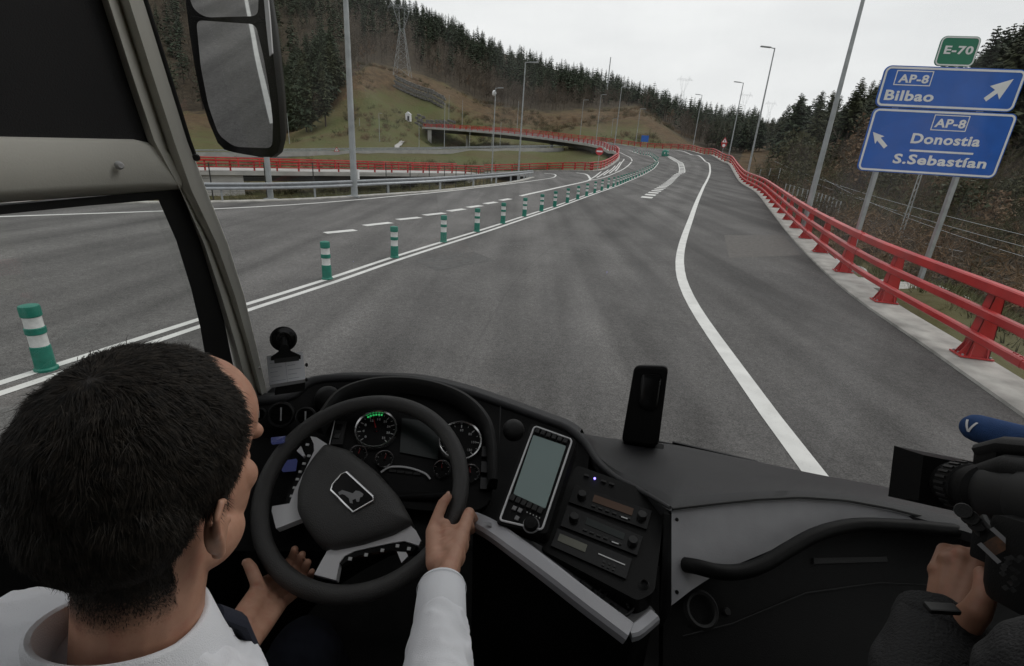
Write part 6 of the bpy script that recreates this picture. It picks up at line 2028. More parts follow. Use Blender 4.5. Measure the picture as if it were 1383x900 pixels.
# ------------------------------------------------------------------ loose things on the dashboard
d_ = 1.13
t = thing('clip_holder', P(386, 495, d_), 'black suction-cup clip holder stuck to the windscreen beside the pillar', 'clip holder')
nn = (EYE - P(386, 470, d_)).normalized(); xx_ = nn.cross(bz).normalized() * -1; yy_ = nn.cross(xx_) * -1
if yy_.z < 0: yy_ = -yy_
c = P(383, 458, d_ + .02)
b = MB(); b.lathe([(0, .004), (.016, .005), (.021, .001), (.026, -.004), (.030, -.005), (.030, -.009), (0, -.010)], c, nn, 28); b.build('suction_cup', I['plastic_gloss'], t, smooth=35)
b = MB(); b.lathe([(.010, .002), (.012, .009), (.013, .002)], c, nn, 20); b.build('cup_ring', I['plastic'], t, smooth=35)
b = MB(); b.tube([c + nn * .004, P(384, 472, d_)], [.008, .010], 10); b.build('stem', I['plastic'], t, smooth=40)
b = MB(); b.prism(PD([(381, 466, d_), (387, 466, d_), (393, 474, d_), (406, 480, d_), (406, 485, d_), (366, 487, d_), (366, 482, d_), (376, 475, d_)]), nn * .012); b.build('clip_jaw', I['plastic'], t)
b = MB(); b.prism(PD([(370, 485, d_), (403, 481, d_), (404, 487, d_), (371, 491, d_)]), nn * .014); b.build('clip_lip', I['rubber'], t)
b = MB(); b.prism(PD([(372, 521, d_ + .01), (412, 514, d_ + .01), (412, 528, d_ + .01), (371, 534, d_ + .01)]), -nn * .01); b.build('backing_plate', I['plastic'], t)
b = MB(); b.prism(PD([(364, 520, d_ + .004), (414, 512, d_ + .004), (415, 516, d_ + .004), (366, 524, d_ + .004)]), nn * .004); b.build('lower_bar', I['silver_dark'], t)
for y in (493, 513): b = MB(); b.ell(P(414, y, d_), (.0035, .0035, .005), seg=8, rings=6); b.build('stud', I['rubber'], t, smooth=True)
pp = thing('paper_slip', P(386, 500, d_), 'white printed form held in the clip holder beside the pillar', 'paper')
def pq(s, t_, off=0.0):
    a = V((360, 481)).lerp(V((409, 475)), s); c_ = V((364, 522)).lerp(V((413, 513.5)), s); q = a.lerp(c_, t_); return P(q.x, q.y, d_ + .004) + nn * off
b = MB(); gq = 6; b.add([pq(i / gq, j / gq, .0008 + .0012 * sin(i * 1.1) * (j / gq)) for j in range(gq + 1) for i in range(gq + 1)], [(j * (gq + 1) + i, j * (gq + 1) + i + 1, (j + 1) * (gq + 1) + i + 1, (j + 1) * (gq + 1) + i) for j in range(gq) for i in range(gq)]); b.build('sheet', I['paper'], pp, smooth=True)
lines = MB(); R = random.Random(3)
for k in range(6):
    t_ = .1 + k * .15
    for s0_, s1_ in ((.06, .06 + R.uniform(.2, .4)), (.54, .54 + R.uniform(.2, .4))):
        lines.add([pq(s0_, t_, .0026), pq(s1_, t_, .0026), pq(s1_, t_ + .018, .0026), pq(s0_, t_ + .018, .0026)], [(0, 1, 2, 3)])
tag(lines.build('print_lines', I['ink'], pp), kind='stuff')
b = MB(); b.add([pq(.495, .05, .0026), pq(.505, .05, .0026), pq(.505, .97, .0026), pq(.495, .97, .0026)], [(0, 1, 2, 3)]); b.build('column_rule', I['ink'], pp)

t = thing('upright_device', P(866, 600, 1.44), 'tall rounded black device standing on the far edge of the dashboard', 'device')
def dp(x, y, off=0.0): return on(x, y, P(870, 560, 1.44), (-bf * .93 - br * .05 + bz * .35).normalized()) + (-bf * .93 + bz * .35).normalized() * off
outl = rpoly([(857, 493), (903, 494), (889, 604), (839, 598)], 9, 5)
c = sum((dp(*q) for q in outl), V((0, 0, 0))) / len(outl); n = len(outl); vs = []
for s, o_ in ((.97, -.05), (1.0, -.04), (1.0, .0), (.975, .008), (.92, .012)): vs += [c + (dp(*q) - c) * s + (dp(*q, o_) - dp(*q)) for q in outl]
b = MB(); b.add(vs, [(l * n + i, l * n + (i + 1) % n, (l + 1) * n + (i + 1) % n, (l + 1) * n + i) for l in range(4) for i in range(n)] + [tuple(range(n)), tuple(4 * n + i for i in range(n))]); b.build('housing', I['plastic'], t, smooth=30)
ins = rpoly([(866, 503), (895, 504), (888, 552), (876, 556), (861, 548)], 8, 5); ci = sum((dp(*q, .012) for q in ins), V((0, 0, 0))) / len(ins); n = len(ins); vs = []
for s, o_ in ((1, .010), (.95, .018), (.8, .021)): vs += [ci + (dp(*q, .012) - ci) * s + (dp(*q, o_) - dp(*q, .012)) for q in ins]
b = MB(); b.add(vs, [(l * n + i, l * n + (i + 1) % n, (l + 1) * n + (i + 1) % n, (l + 1) * n + i) for l in range(2) for i in range(n)] + [tuple(2 * n + i for i in range(n))]); b.build('raised_panel', I['plastic_gloss'], t, smooth=30)
b = MB(); b.box(P(868, 604, 1.46), (.12, .06, .02), Matrix((br, bf, bz)).transposed(), bev=.006); b.build('foot', I['plastic'], t)

t = thing('cable', P(820, 800, .93), 'loose black charging cable with plugs lying in the console tray', 'cable')
lo_ = catmull(PD([(786, 789, .945), (798, 797, .935), (806, 806, .925), (815, 806, .93), (822, 796, .945), (838, 795, .945), (852, 806, .935), (856, 818, .92), (848, 830, .905), (838, 832, .902), (830, 826, .91), (820, 818, .915)]), .004)
b = MB(); b.tube(lo_, .0028, 8); b.build('lead', I['rubber'], t, smooth=True)
b = MB(); b.tube(catmull(PD([(806, 806, .925), (812, 797, .94), (830, 800, .94), (845, 812, .925), (850, 822, .912)]), .004), .0026, 8); b.build('lead', I['rubber'], t, smooth=True)
for a_, c_, r_ in (((783, 787, .945), (800, 800, .93), .009), ((822, 818, .915), (834, 829, .90), .008)):
    b = MB(); b.tube([P(*a_), P(*a_).lerp(P(*c_), .1), P(*a_).lerp(P(*c_), .9), P(*c_)], [r_ * .7, r_, r_, r_ * .6], 10); b.build('plug', I['plastic'], t, smooth=40)
# the lane line behind the coach that shows in the mirror
def mirror_ground(x, y):
    p = mp(x, y, .0075); d = (p - EYE).normalized(); r = d - mn * (2 * d.dot(mn)); return p + r * ((0.0 - p.z) / r.z)
mlx = [(338, 20), (343, 45), (349, 78), (356, 108), (363, 138), (370, 166)]
mpts = [mirror_ground(*q) for q in mlx]
print('mirror line', [(round(p.x, 1), round(p.y, 1)) for p in mpts])

mpath = catmull([mpts[0] + (mpts[0] - mpts[2]).normalized() * 30] + [V((p.x, p.y, 0)) for p in mpts], .6)
marking('lane_line_behind', [(mpath, .1, 0)])
# seams, screws and small switches that break up the dark mouldings
for a_, c_ in (((1000, 679, 1.08), (1003, 622, 1.5)), ((1130, 676, 1.12), (1128, 648, 1.46))):
    a0, c0 = P(*a_), P(*c_)
b = MB(); b.tube([fp(x, y, -.027) for x, y in ((930, 860), (1000, 842), (1100, 800), (1200, 786), (1300, 790))], .0014, 6); part(b, 'panel_joint', I['grey_plastic'])
b = MB(); b.prism([fp(x, y, -.029) for x, y in ((1110, 752), (1210, 750), (1212, 757), (1110, 760))], FN * .004); part(b, 'pocket_lip', I['grey_plastic'])
for x, y in ((914, 702), (914, 800)): b = MB(); b.lathe([(0, .002), (.003, .002), (.004, 0)], fp(x, y, .001), FN, 10); part(b, 'screw', I['plastic'], 40)
# ------------------------------------------------------------------ people
def skin_mat(name, c1, c2):
    m = mat(name, c1, .5, .1, 30, .12, 260, col2=c2, spec=.35)
    b = m.node_tree.nodes['Principled BSDF']
    nt = m.node_tree; tc = nt.nodes.new('ShaderNodeTexCoord')
    n = nt.nodes.new('ShaderNodeTexNoise'); n.inputs['Scale'].default_value = 55; n.inputs['Detail'].default_value = 6; nt.links.new(tc.outputs['Object'], n.inputs['Vector'])
    old = b.inputs['Base Color'].links[0].from_socket; x = nt.nodes.new('ShaderNodeMixRGB'); x.blend_type = 'MIX'
    r = nt.nodes.new('ShaderNodeMapRange'); nt.links.new(n.outputs['Fac'], r.inputs[0]); r.inputs[1].default_value = .5; r.inputs[2].default_value = .72; r.inputs[4].default_value = .55
    nt.links.new(r.outputs[0], x.inputs[0]); nt.links.new(old, x.inputs[1]); x.inputs[2].default_value = (.36, .145, .10, 1); nt.links.new(x.outputs[0], b.inputs['Base Color'])
    wv = nt.nodes.new('ShaderNodeTexVoronoi'); wv.feature = 'DISTANCE_TO_EDGE'; wv.inputs['Scale'].default_value = 800; nt.links.new(tc.outputs['Object'], wv.inputs['Vector'])
    bp = nt.nodes.new('ShaderNodeBump'); bp.inputs['Strength'].default_value = .12; bp.inputs['Distance'].default_value = .002; nt.links.new(wv.outputs['Distance'], bp.inputs['Height']); nt.links.new(bp.outputs[0], b.inputs['Normal'])
    if name == 'skin':                              # short dark hair shading into the skin at the hairline
        a_ = nt.nodes.new('ShaderNodeAttribute'); a_.attribute_name = 'scalp'
        n5 = nt.nodes.new('ShaderNodeTexNoise'); n5.inputs['Scale'].default_value = 600; n5.inputs['Detail'].default_value = 2; nt.links.new(tc.outputs['Object'], n5.inputs['Vector'])
        m5 = nt.nodes.new('ShaderNodeMath'); m5.operation = 'MULTIPLY_ADD'; nt.links.new(n5.outputs['Fac'], m5.inputs[0]); m5.inputs[1].default_value = .7; nt.links.new(a_.outputs['Fac'], m5.inputs[2])
        r5 = nt.nodes.new('ShaderNodeMapRange'); nt.links.new(m5.outputs[0], r5.inputs[0]); r5.inputs[1].default_value = .42; r5.inputs[2].default_value = 1.15
        x5 = nt.nodes.new('ShaderNodeMixRGB'); nt.links.new(r5.outputs[0], x5.inputs[0]); nt.links.new(x.outputs[0], x5.inputs[1]); x5.inputs[2].default_value = (.016, .013, .011, 1); nt.links.new(x5.outputs[0], b.inputs['Base Color'])
    b.inputs['Subsurface Weight'].default_value = .08
    b.inputs['Subsurface Radius'].default_value = (.01, .004, .002)
    return m
I['skin'] = skin_mat('skin', (.36, .19, .125), (.46, .26, .18))
I['nail'] = mat('fingernail', (.48, .29, .22), .35, .05, 40)
I['shirt'] = mat('white_shirt_cloth', (.66, .67, .70), .85, .04, 6, .35, 900)
I['hair'] = mat('dark_hair', (.007, .0065, .006), .65, .4, 160, col2=(.034, .028, .022), spec=.16)
I['navy'] = mat('navy_cloth', (.010, .012, .022), .85, .2, 8, .3, 700)
I['jacket'] = mat('dark_jacket_cloth', (.006, .006, .0065), .8, .2, 9, .4, 300)

def organic(name, mb, voxel, mats, parent, smooth_n=6, fac=.5, shape=None):
    """fuse overlapping shapes into one continuous skin"""
    me0 = mb.mesh(name + '_raw', mats)
    tmp = bpy.data.objects.new(name + '_raw', me0); COL.objects.link(tmp)
    r = tmp.modifiers.new('r', 'REMESH'); r.mode = 'VOXEL'; r.voxel_size = voxel; r.adaptivity = 0
    s = tmp.modifiers.new('s', 'SMOOTH'); s.factor = fac; s.iterations = smooth_n
    dg = bpy.context.evaluated_depsgraph_get()
    me = bpy.data.meshes.new_from_object(tmp.evaluated_get(dg)); me.name = name
    bpy.data.objects.remove(tmp); bpy.data.meshes.remove(me0)
    me.materials.clear()
    for m_ in (mats if isinstance(mats, list) else [mats]): me.materials.append(m_)
    co = np.zeros(len(me.vertices) * 3); me.vertices.foreach_get('co', co); co = co.reshape(-1, 3)
    if shape is not None: co = shape(co)
    o_ = np.array(V(parent['_o']) if parent is not None else (0, 0, 0))
    me.vertices.foreach_set('co', (co - o_[None]).ravel())
    me.polygons.foreach_set('use_smooth', [True] * len(me.polygons)); me.update()
    return place(name, me, parent)

def limb(mb, pts, rs, seg=14):
    mb.tube(pts, rs, seg)
    for p, r in zip(pts, rs):
        rr_ = r if not isinstance(r, tuple) else min(r)
        mb.ell(p, (rr_, rr_, rr_), seg=12, rings=8)

def head_frame(c, fwd, up):
    f = V(fwd).normalized(); r = f.cross(V(up)).normalized(); u = r.cross(f)
    M3 = Matrix((r, f, u)).transposed() * 1.10
    return lambda x, y, z: V(c) + M3 @ V((x, y, z)), M3

def add_head(mb, hf, M3):
    E_ = lambda c, r, rot=None: mb.ell(hf(*c), r, M3 @ rot if rot else M3, 20, 14)
    E_((0, -.015, .038), (.080, .101, .090)); E_((0, .036, .044), (.066, .064, .066)); E_((0, -.055, .0), (.070, .060, .068))
    E_((0, .040, -.035), (.055, .050, .072)); E_((0, .036, -.085), (.044, .048, .038)); E_((0, .078, -.104), (.024, .020, .020))
    limb(mb, [hf(0, .093, .006), hf(0, .108, -.022), hf(0, .116, -.042)], [.008, .010, .013]); E_((.012, .104, -.046), (.009, .010, .008)); E_((-.012, .104, -.046), (.009, .010, .008))
    limb(mb, [hf(-.046, .076, .016), hf(-.02, .091, .018), hf(.02, .091, .018), hf(.046, .076, .016)], [.010, .012, .012, .010])
    for s in (-1, 1):
        E_((s * .038, .058, -.030), (.018, .020, .020)); E_((s * .047, .012, -.075), (.013, .036, .024))
    E_((0, .088, -.070), (.024, .012, .007)); E_((0, .086, -.080), (.021, .012, .008))
    for s in (-1, 1):
        limb(mb, [hf(s * .071, -.024, -.060), hf(s * .077, -.030, -.046), hf(s * .084, -.042, -.026), hf(s * .086, -.044, -.010), hf(s * .083, -.034, .000), hf(s * .077, -.022, -.007), hf(s * .073, -.018, -.020)], [.0075, .0055, .0045, .0045, .0045, .0045, .004], 8)
        E_((s * .074, -.030, -.032), (.007, .014, .025)); limb(mb, [hf(s * .071, -.018, -.030), hf(s * .076, -.015, -.030)], [.005, .004], 8)

def grip(mb, W_, Pr, T, O, N, left=False, spread=.0215, tubr=.019, ks=.62):
    """a hand closed round a rim: W_ wrist, Pr grip point, T along the rim (towards the index), O outward, N towards the driver"""
    K = []
    for i in range(4):
        o_ = T * (spread * (1.45 - i)); l = (1.0, 1.08, 1.02, .84)[i]; r0 = (.0098, .0102, .0098, .0086)[i]
        k = Pr + o_ * .95 + O * (.030 * l) + N * (.022)
        p1 = Pr + o_ + O * (.040 * l) - N * .010; p2 = Pr + o_ * 1.02 + O * (.018) - N * (.036 * l); p3 = Pr + o_ * 1.02 - O * (.012 * l) - N * .034
        limb(mb, [k, k.lerp(p1, .5) + O * .003, p1, p2, p3], [r0 * 1.08, r0, r0 * .98, r0 * .9, r0 * .78], 10)
        K.append(k)
    for i, k in enumerate(K):
        w_ = W_ + T * 0 + (K[0] - K[3]).normalized() * (.016 * (1.5 - i) / 1.5)
        limb(mb, [w_, w_.lerp(k, .5), k], [.0175, .0155, .0125], 12)
    return K

dr = thing('person', B(-.46, .1, 1.62), 'dark-haired driver in a white shirt seen from behind, both hands on the wheel', 'person')
HC = B(-.478, .292, 2.432)
print('head', B(0, 0, 0), HC)
hf, HM = head_frame(HC, bf * 1.0 - br * .25 - bz * .13, bz + bf * .05)
body = MB()
add_head(body, hf, HM)
NB = B(-.47, .22, 2.225)
limb(body, [hf(0, -.022, -.05), hf(0, -.035, -.11), NB], [.060, .057, .058], 18)
SR, SLf = B(-.262, .20, 2.156), B(-.69, .20, 2.164)
HIP = B(-.46, .12, 1.72)
limb(body, [NB, B(-.46, .20, 2.09), B(-.46, .16, 1.95), HIP], [(.056), (.105), (.125), (.13)], 18)
body.tube([SLf, B(-.57, .21, 2.165), B(-.47, .21, 2.18), B(-.37, .21, 2.165), SR], [.046, .05, .05, .05, .046], 14)
# right arm
def onrim(deg): 
    a = radians(deg); O = wa * cos(a) + wb * sin(a); T = -wa * sin(a) + wb * cos(a); return WC + O * RIM, T, O
def rim_angle(x, y):
    p = on(x, y, WC, WN) - WC; return math.degrees(atan2(p.dot(wb), p.dot(wa)))
ar = rim_angle(617, 712); al = rim_angle(372, 778)
PrR, TR, OR = onrim(ar)
if TR.z < 0: TR = -TR
WR = P(597, 790, .83)
ER = P(585, 985, .60)
thb = PrR - TR * .035 - OR * .012 + WN * .036
K = grip(body, WR, PrR, TR, OR, WN)
limb(body, [WR.lerp(thb, .35) - OR * .008, thb - OR * .006, PrR - OR * .026 - TR * .002 + WN * .030, PrR - OR * .030 + TR * .026 + WN * .024, PrR - OR * .027 + TR * .044 + WN * .021], [.019, .0165, .0125, .0118, .0095], 12)
_pc = (K[0] + K[3]) / 2
for f_, r_ in ((.25, .024), (.45, .027), (.65, .027), (.82, .023)): 
    q0_ = WR.lerp(_pc, f_); body.ell(q0_, (r_,) * 3, seg=14, rings=8); body.ell(q0_.lerp(thb, .55 * f_), (r_ * .88,) * 3, seg=14, rings=8)
body.ell(PrR - OR * .004 - TR * .014 + WN * .033, (.013, .013, .012), seg=14, rings=8)
limb(body, [SR, ER, ER.lerp(WR, .5), WR], [.048, .042, .036, .027], 14)
# left arm, the hand under the rim with the palm up
PrL, TL, OL = onrim(al)
if TL.z < 0: TL = -TL
WL = P(317, 872, .77); EL = P(225, 1010, .58)
for i in range(4):
    o_ = TL * (.021 * (1.0 - i)); r0 = (.0098, .0102, .0098, .0086)[i]; l = (1.0, 1.06, 1.0, .85)[i]
    k = PrL + o_ + OL * .040 - WN * .020; p1 = PrL + o_ + OL * .012 - WN * (.042 * l); p2 = PrL + o_ - OL * (.026 * l) - WN * .040; p3 = PrL + o_ - OL * (.042 * l) - WN * .020
    limb(body, [k, p1, p2, p3], [r0 * 1.1, r0, r0 * .92, r0 * .8], 10)
    w_ = WL + TL * (.012 * (1.5 - i)); limb(body, [w_, w_.lerp(k, .5), k], [.017, .0155, .0125], 12)
tb_ = PrL + OL * .050 - TL * .012 + WN * .0
limb(body, [WL.lerp(tb_, .35) + WN * .01, tb_ + WN * .004, PrL + OL * .038 + TL * .012 + WN * .018, PrL + OL * .030 + TL * .036 + WN * .026, PrL + OL * .028 + TL * .050 + WN * .027], [.018, .0155, .0122, .0115, .0095], 12)
limb(body, [SLf, EL, EL.lerp(WL, .5), WL], [.048, .042, .036, .027], 14)
# legs
KR, KL = B(-.27, .60, 1.74), B(-.62, .58, 1.72)
for k_, hx in ((KR, -.38), (KL, -.55)):
    limb(body, [B(hx, .14, 1.68), k_, k_ + bf * .12 - bz * .42, k_ + bf * .16 - bz * .5, k_ + bf * .3 - bz * .5], [.085, .062, .045, .04, .032], 12)
bodyo = organic('body', body, .0030, [I['skin']], dr, 5)

# hair: dark scalp and short strands following the head
inv = HM.inverted()
def in_hair(l, soft=0.0):
    x, y, z = l
    ax = abs(x)
    if y > .085 - soft: return False
    if y > .018: 
        line = .112 - max(0, .048 - y) * .50 + (.010 if ax > .03 and ax < .064 else 0)
        if ax > .058: line = .034 + (y - .010) * 2.3
        return z > line - soft
    if y > -.016: return z > (-.016 if ax > .052 and y < .006 else (.02 if ax > .04 else .06)) - soft
    if y > -.050: return z > (.004 if ax > .076 else -.012) - soft * .2
    return z > -.098 + max(0, ax - .045) * .9 - soft
me = bodyo.data
nv = len(me.vertices); co = np.zeros(nv * 3); me.vertices.foreach_get('co', co); co = co.reshape(-1, 3) + np.array(V(dr['_o']))[None]
loc = (co - np.array(HC)[None]) @ np.array(inv).T
npoly = len(me.polygons)
cen = np.zeros(npoly * 3); me.polygons.foreach_get('center', cen); cen = cen.reshape(-1, 3) + np.array(V(dr['_o']))[None]
nor = np.zeros(npoly * 3); me.polygons.foreach_get('normal', nor); nor = nor.reshape(-1, 3)
cl_ = (cen - np.array(HC)[None]) @ np.array(inv).T; nl_ = nor @ np.array(inv).T
cand = np.where((np.abs(cl_[:, 0]) < .1) & (np.abs(cl_[:, 1] + .01) < .14) & (cl_[:, 2] > -.11) & (cl_[:, 2] < .16))[0]
idx = [i for i in cand if in_hair(cl_[i], .0) and not (abs(cl_[i][0]) > .0765 and cl_[i][2] < .006 and cl_[i][1] > -.052)]
sc_ = np.zeros(nv)
for i in np.where((np.abs(loc[:, 0]) < .1) & (np.abs(loc[:, 1] + .01) < .14) & (loc[:, 2] > -.13) & (loc[:, 2] < .16))[0]:
    l = loc[i]
    if abs(l[0]) > .0765 and l[2] < .006 and l[1] > -.052: continue
    sc_[i] = sum(in_hair(l, t_) for t_ in (-.030, -.022, -.015, -.009, -.004, .001, .005, .009)) / 8
me.attributes.new('scalp', 'FLOAT', 'POINT').data.foreach_set('value', sc_)
R = np.random.default_rng(5)
NS = 84000
wt = np.array([.12 + sum(in_hair(cl_[i], t_) for t_ in (-.024, -.016, -.010, -.005)) * .22 for i in idx]); pick = R.choice(idx, NS, p=wt / wt.sum()); base = cl_[pick] + R.normal(0, .0012, (NS, 3)); nrm = nl_[pick]
crown = np.array([.0, -.065, .10])
flow = base - crown; flow[:, 2] -= .02; flow -= nrm * np.sum(flow * nrm, 1)[:, None]; flow /= np.linalg.norm(flow, axis=1)[:, None] + 1e-6
fr_ = np.clip((base[:, 1] - .02) / .05, 0, 1)[:, None]
flow = flow * (1 - .75 * fr_) + np.array([.35, -.6, .35])[None] * fr_ * .9
flow += R.normal(0, .20, (NS, 3))
# clumps
ck = np.array([[noise.noise(V(tuple(p * 60))), noise.noise(V(tuple(p * 60 + 9.1))), noise.noise(V(tuple(p * 60 - 7.3)))] for p in base])
flow += ck * .95
flow -= nrm * np.sum(flow * nrm, 1)[:, None] * .8; flow /= np.linalg.norm(flow, axis=1)[:, None] + 1e-6
edge_ = np.clip((base[:, 2] + .092) / .09, .22, 1)
edge_ = np.where(base[:, 1] > .0, np.clip((base[:, 2] - .0) / .06, .35, 1), edge_)
Ln = R.uniform(.008, .018, NS) * edge_
lift = R.uniform(.05, .26, NS) * (.6 + .5 * edge_)
p0 = base; p1 = base + flow * (Ln * .5)[:, None] + nrm * (Ln * lift * .55)[:, None]; p2 = base + flow * Ln[:, None] + nrm * (Ln * lift * .62)[:, None] - np.array([0, 0, 1])[None] * (Ln * .12)[:, None]
sd = np.cross(flow, nrm) + R.normal(0, .3, (NS, 3)); sd /= np.linalg.norm(sd, axis=1)[:, None]
wd = R.uniform(.00020, .00036, NS)[:, None]
Vs = np.stack([p0 - sd * wd, p0 + sd * wd, p1 - sd * wd * .8, p1 + sd * wd * .8, p2], 1).reshape(-1, 3)
Vw = Vs @ np.array(HM).T + np.array(HC)[None] - np.array(V(dr['_o']))[None]
q = np.arange(NS) * 5
F4 = np.stack([q, q + 1, q + 3, q + 2], 1).tolist(); F3 = np.stack([q + 2, q + 3, q + 4], 1).tolist()
hm = bpy.data.meshes.new('hair'); hm.from_pydata(Vw.tolist(), [], F4 + F3); hm.materials.append(I['hair']); hm.update()
tag(place('hair', hm, dr), kind='stuff')
for s in (-1, 1):
    b = MB(); b.ell(hf(s * .030, .0720, .0), (.011, .011, .011), HM, 14, 10); b.build('eye', M['sign_white'], dr, smooth=True)
# nails
for p_, n_ in ((PrR - OR * .030 + TR * .048 + WN * .028, (WN - OR * .4)), (PrL + OL * .032 + TL * .053 + WN * .034, (WN + OL * .5))):
    n_ = n_.normalized(); t_ = (TR if p_ is not None else TR); tt_ = TR - n_ * TR.dot(n_); tt_.normalize(); xx2 = tt_.cross(n_)
    b = MB(); b.ell(p_ - n_ * .0015, (.0048, .0062, .0012), Matrix((xx2, tt_, n_)).transposed(), 12, 6); b.build('fingernail', I['nail'], dr, smooth=True)

# clothes
sh = MB()
limb(sh, [B(-.465, .21, 2.18), B(-.46, .20, 2.10), B(-.46, .16, 1.95), HIP + bz * .02], [.095, .142, .155, .158], 22)
sh.tube([SLf + br * -.01, B(-.58, .205, 2.176), B(-.5, .205, 2.194), B(-.43, .205, 2.194), B(-.36, .205, 2.176), SR + br * .01], [.070, .080, .083, .083, .080, .070], 16)
CR = ER.lerp(WR, .80); CLf = EL.lerp(WL, .84)
limb(sh, [SR, SR.lerp(ER, .5) + br * .01, ER, ER.lerp(WR, .4), ER.lerp(WR, .62)], [.066, .060, .056, .050, .044], 18)
limb(sh, [SLf, SLf.lerp(EL, .5) - br * .01, EL, EL.lerp(WL, .4), CLf], [.066, .060, .056, .050, .042], 18)
def wrinkle(co):
    out_ = co.copy()
    for i in range(len(co)):
        p = V(tuple(co[i])); n1 = noise.noise(p * 14 + V((3, 1, 7))); n2 = 1 - abs(noise.noise(V((p.x * 12 + p.z * 9, p.y * 34, p.z * 30 - p.x * 12)))) * 2
        out_[i] += np.array((0.004 * n1 + .003 * n2, .003 * n2, .005 * n1 + .0035 * n2))
    return out_
organic('shirt', sh, .0045, I['shirt'], dr, 8, shape=wrinkle)
# cuff
dirc = (WR - ER).normalized(); b = MB()
c0 = ER.lerp(WR, .60); c1 = ER.lerp(WR, .985); ln = (c1 - c0).length
b.lathe([(.036, 0), (.0405, .002), (.0415, ln * .3), (.0400, ln * .98), (.0385, ln), (.036, ln - .002), (.034, ln * .4)], c0, dirc, 36); b.build('cuff', I['shirt'], dr, smooth=50)
b = MB(); b.lathe([(.0414, ln * .90), (.0420, ln * .905), (.0414, ln * .91)], c0, dirc, 36); b.build('cuff_seam', I['shirt'], dr, smooth=True)
# collar
b = MB(); cc_ = B(-.472, .224, 2.262); n = 44; vs = []
for i in range(n + 1):
    a = 2 * pi * (i / n) * .93 + pi * .57 ; q = br * cos(a) + bf * sin(a)
    back_ = max(0, -sin(a)); hgt = .036 + .016 * back_
    tiltz = -.016 * sin(a)
    r0 = .0685; up2 = bz * hgt
    vs += [cc_ + q * (r0 + .020) + bz * (-.040 + tiltz), cc_ + q * (r0 + .014) + bz * (-.012 + tiltz), cc_ + q * (r0 + .006) + up2 * .92 + bz * tiltz, cc_ + q * (r0 + .002) + up2 + bz * tiltz, cc_ + q * (r0 - .002) + up2 * .95 + bz * tiltz, cc_ + q * r0 + bz * (-.02 + tiltz)]
b.add(vs, [(6 * i + j, 6 * i + j + 1, 6 * i + j + 7, 6 * i + j + 6) for i in range(n) for j in range(5)]); b.build('collar', I['shirt'], dr, smooth=60)
# navy tie below the collar, trousers
b = MB(); b.tube([B(-.45, .300, 2.235), B(-.445, .322, 2.20), B(-.45, .35, 2.05), B(-.45, .33, 1.85)], [(.014, .009), (.018, .009), (.026, .007), (.034, .007)], 10); b.build('tie', I['navy'], dr, smooth=40)
tr_ = MB()
for k_, hx in ((KR, -.38), (KL, -.55)): limb(tr_, [B(hx, .12, 1.69), B(hx, .3, 1.72).lerp(k_, .35), k_, k_ + bf * .10 - bz * .36], [.105, .092, .078, .062], 18)
limb(tr_, [B(-.58, .1, 1.7), B(-.34, .1, 1.7)], [.12, .12], 16)
organic('trousers', tr_, .007, I['navy'], dr, 6, shape=wrinkle)

# ------------------------------------------------------------------ the cameraman on the right
cm = thing('person', P(1420, 1000, .45), 'cameraman in a dark jacket at the right edge, one hand gripping the video camera', 'person')
cb_ = MB()
HC2 = P(1760, 640, .46)
hf2, HM2 = head_frame(HC2, bf - br * .4, bz)
add_head(cb_, hf2, HM2)
NB2 = HC2 - bz * .20 - bf * .05
SA = P(1500, 1090, .42); 
WCm = P(1272, 845, .60)
ECm = P(1215, 1030, .50)
limb(cb_, [hf2(0, -.03, -.06), NB2], [.058, .064], 16)
limb(cb_, [NB2, NB2 - bz * .15, NB2 - bz * .5], [.07, .14, .15], 16)
limb(cb_, [NB2 - bz * .06, SA], [.07, .055], 14)
limb(cb_, [SA, ECm, WCm], [.052, .044, .028], 14)
kn = [P(1268, 772, .63), P(1281, 757, .625), P(1301, 752, .615), P(1321, 758, .605)]
for i, k in enumerate(kn):
    pA = P(1277 + i * 19, 744 + i * 3, .665 - i * .008); pB = P(1310 + i * 14, 750 + i * 6, .685 - i * .008); pC = P(1330 + i * 10, 772 + i * 4, .675 - i * .008)
    r0 = (.0105, .0108, .0102, .009)[i]
    limb(cb_, [k, k.lerp(pA, .6), pA, pB, pC], [r0 * 1.1, r0 * 1.02, r0, r0 * .9, r0 * .8], 10)
    w_ = WCm.lerp(P(1294, 842, .585), i / 3); limb(cb_, [w_, w_.lerp(k, .55), k], [.018, .0140, .0095], 12); cb_.ell(k, (.0125, .0125, .0125), seg=12, rings=8)
limb(cb_, [P(1298, 846, .57), P(1320, 824, .552), P(1329, 806, .55), P(1331, 790, .555), P(1328, 776, .562)], [.017, .0140, .0118, .0112, .0095], 12)
I['skin_tan'] = skin_mat('tanned_skin', (.24, .12, .075), (.31, .165, .11))
cmb = organic('body', cb_, .0026, I['skin_tan'], cm, 3)
jk = MB()
limb(jk, [SA, ECm, ECm.lerp(WCm, .5), ECm.lerp(WCm, .93)], [.072, .060, .054, .046], 18)
limb(jk, [NB2 - bz * .04, P(1490, 985, .37), SA], [.085, .078, .075], 18)
limb(jk, [NB2 - bz * .1, NB2 - bz * .3, NB2 - bz * .6], [.12, .17, .17], 18)
def wrinkle2(co):
    out_ = co.copy()
    for i in range(len(co)):
        p = V(tuple(co[i])); n1 = noise.noise(p * 22 + V((3, 1, 7))); n2 = noise.noise(V((p.x * 12, p.y * 14, p.z * 42)))
        out_[i] += np.array((0.004 * n1, .004 * n2, .006 * n2))
    return out_
organic('jacket', jk, .0055, I['jacket'], cm, 6, shape=wrinkle2)
dj = (WCm - ECm).normalized(); b = MB(); c0 = ECm.lerp(WCm, .86)
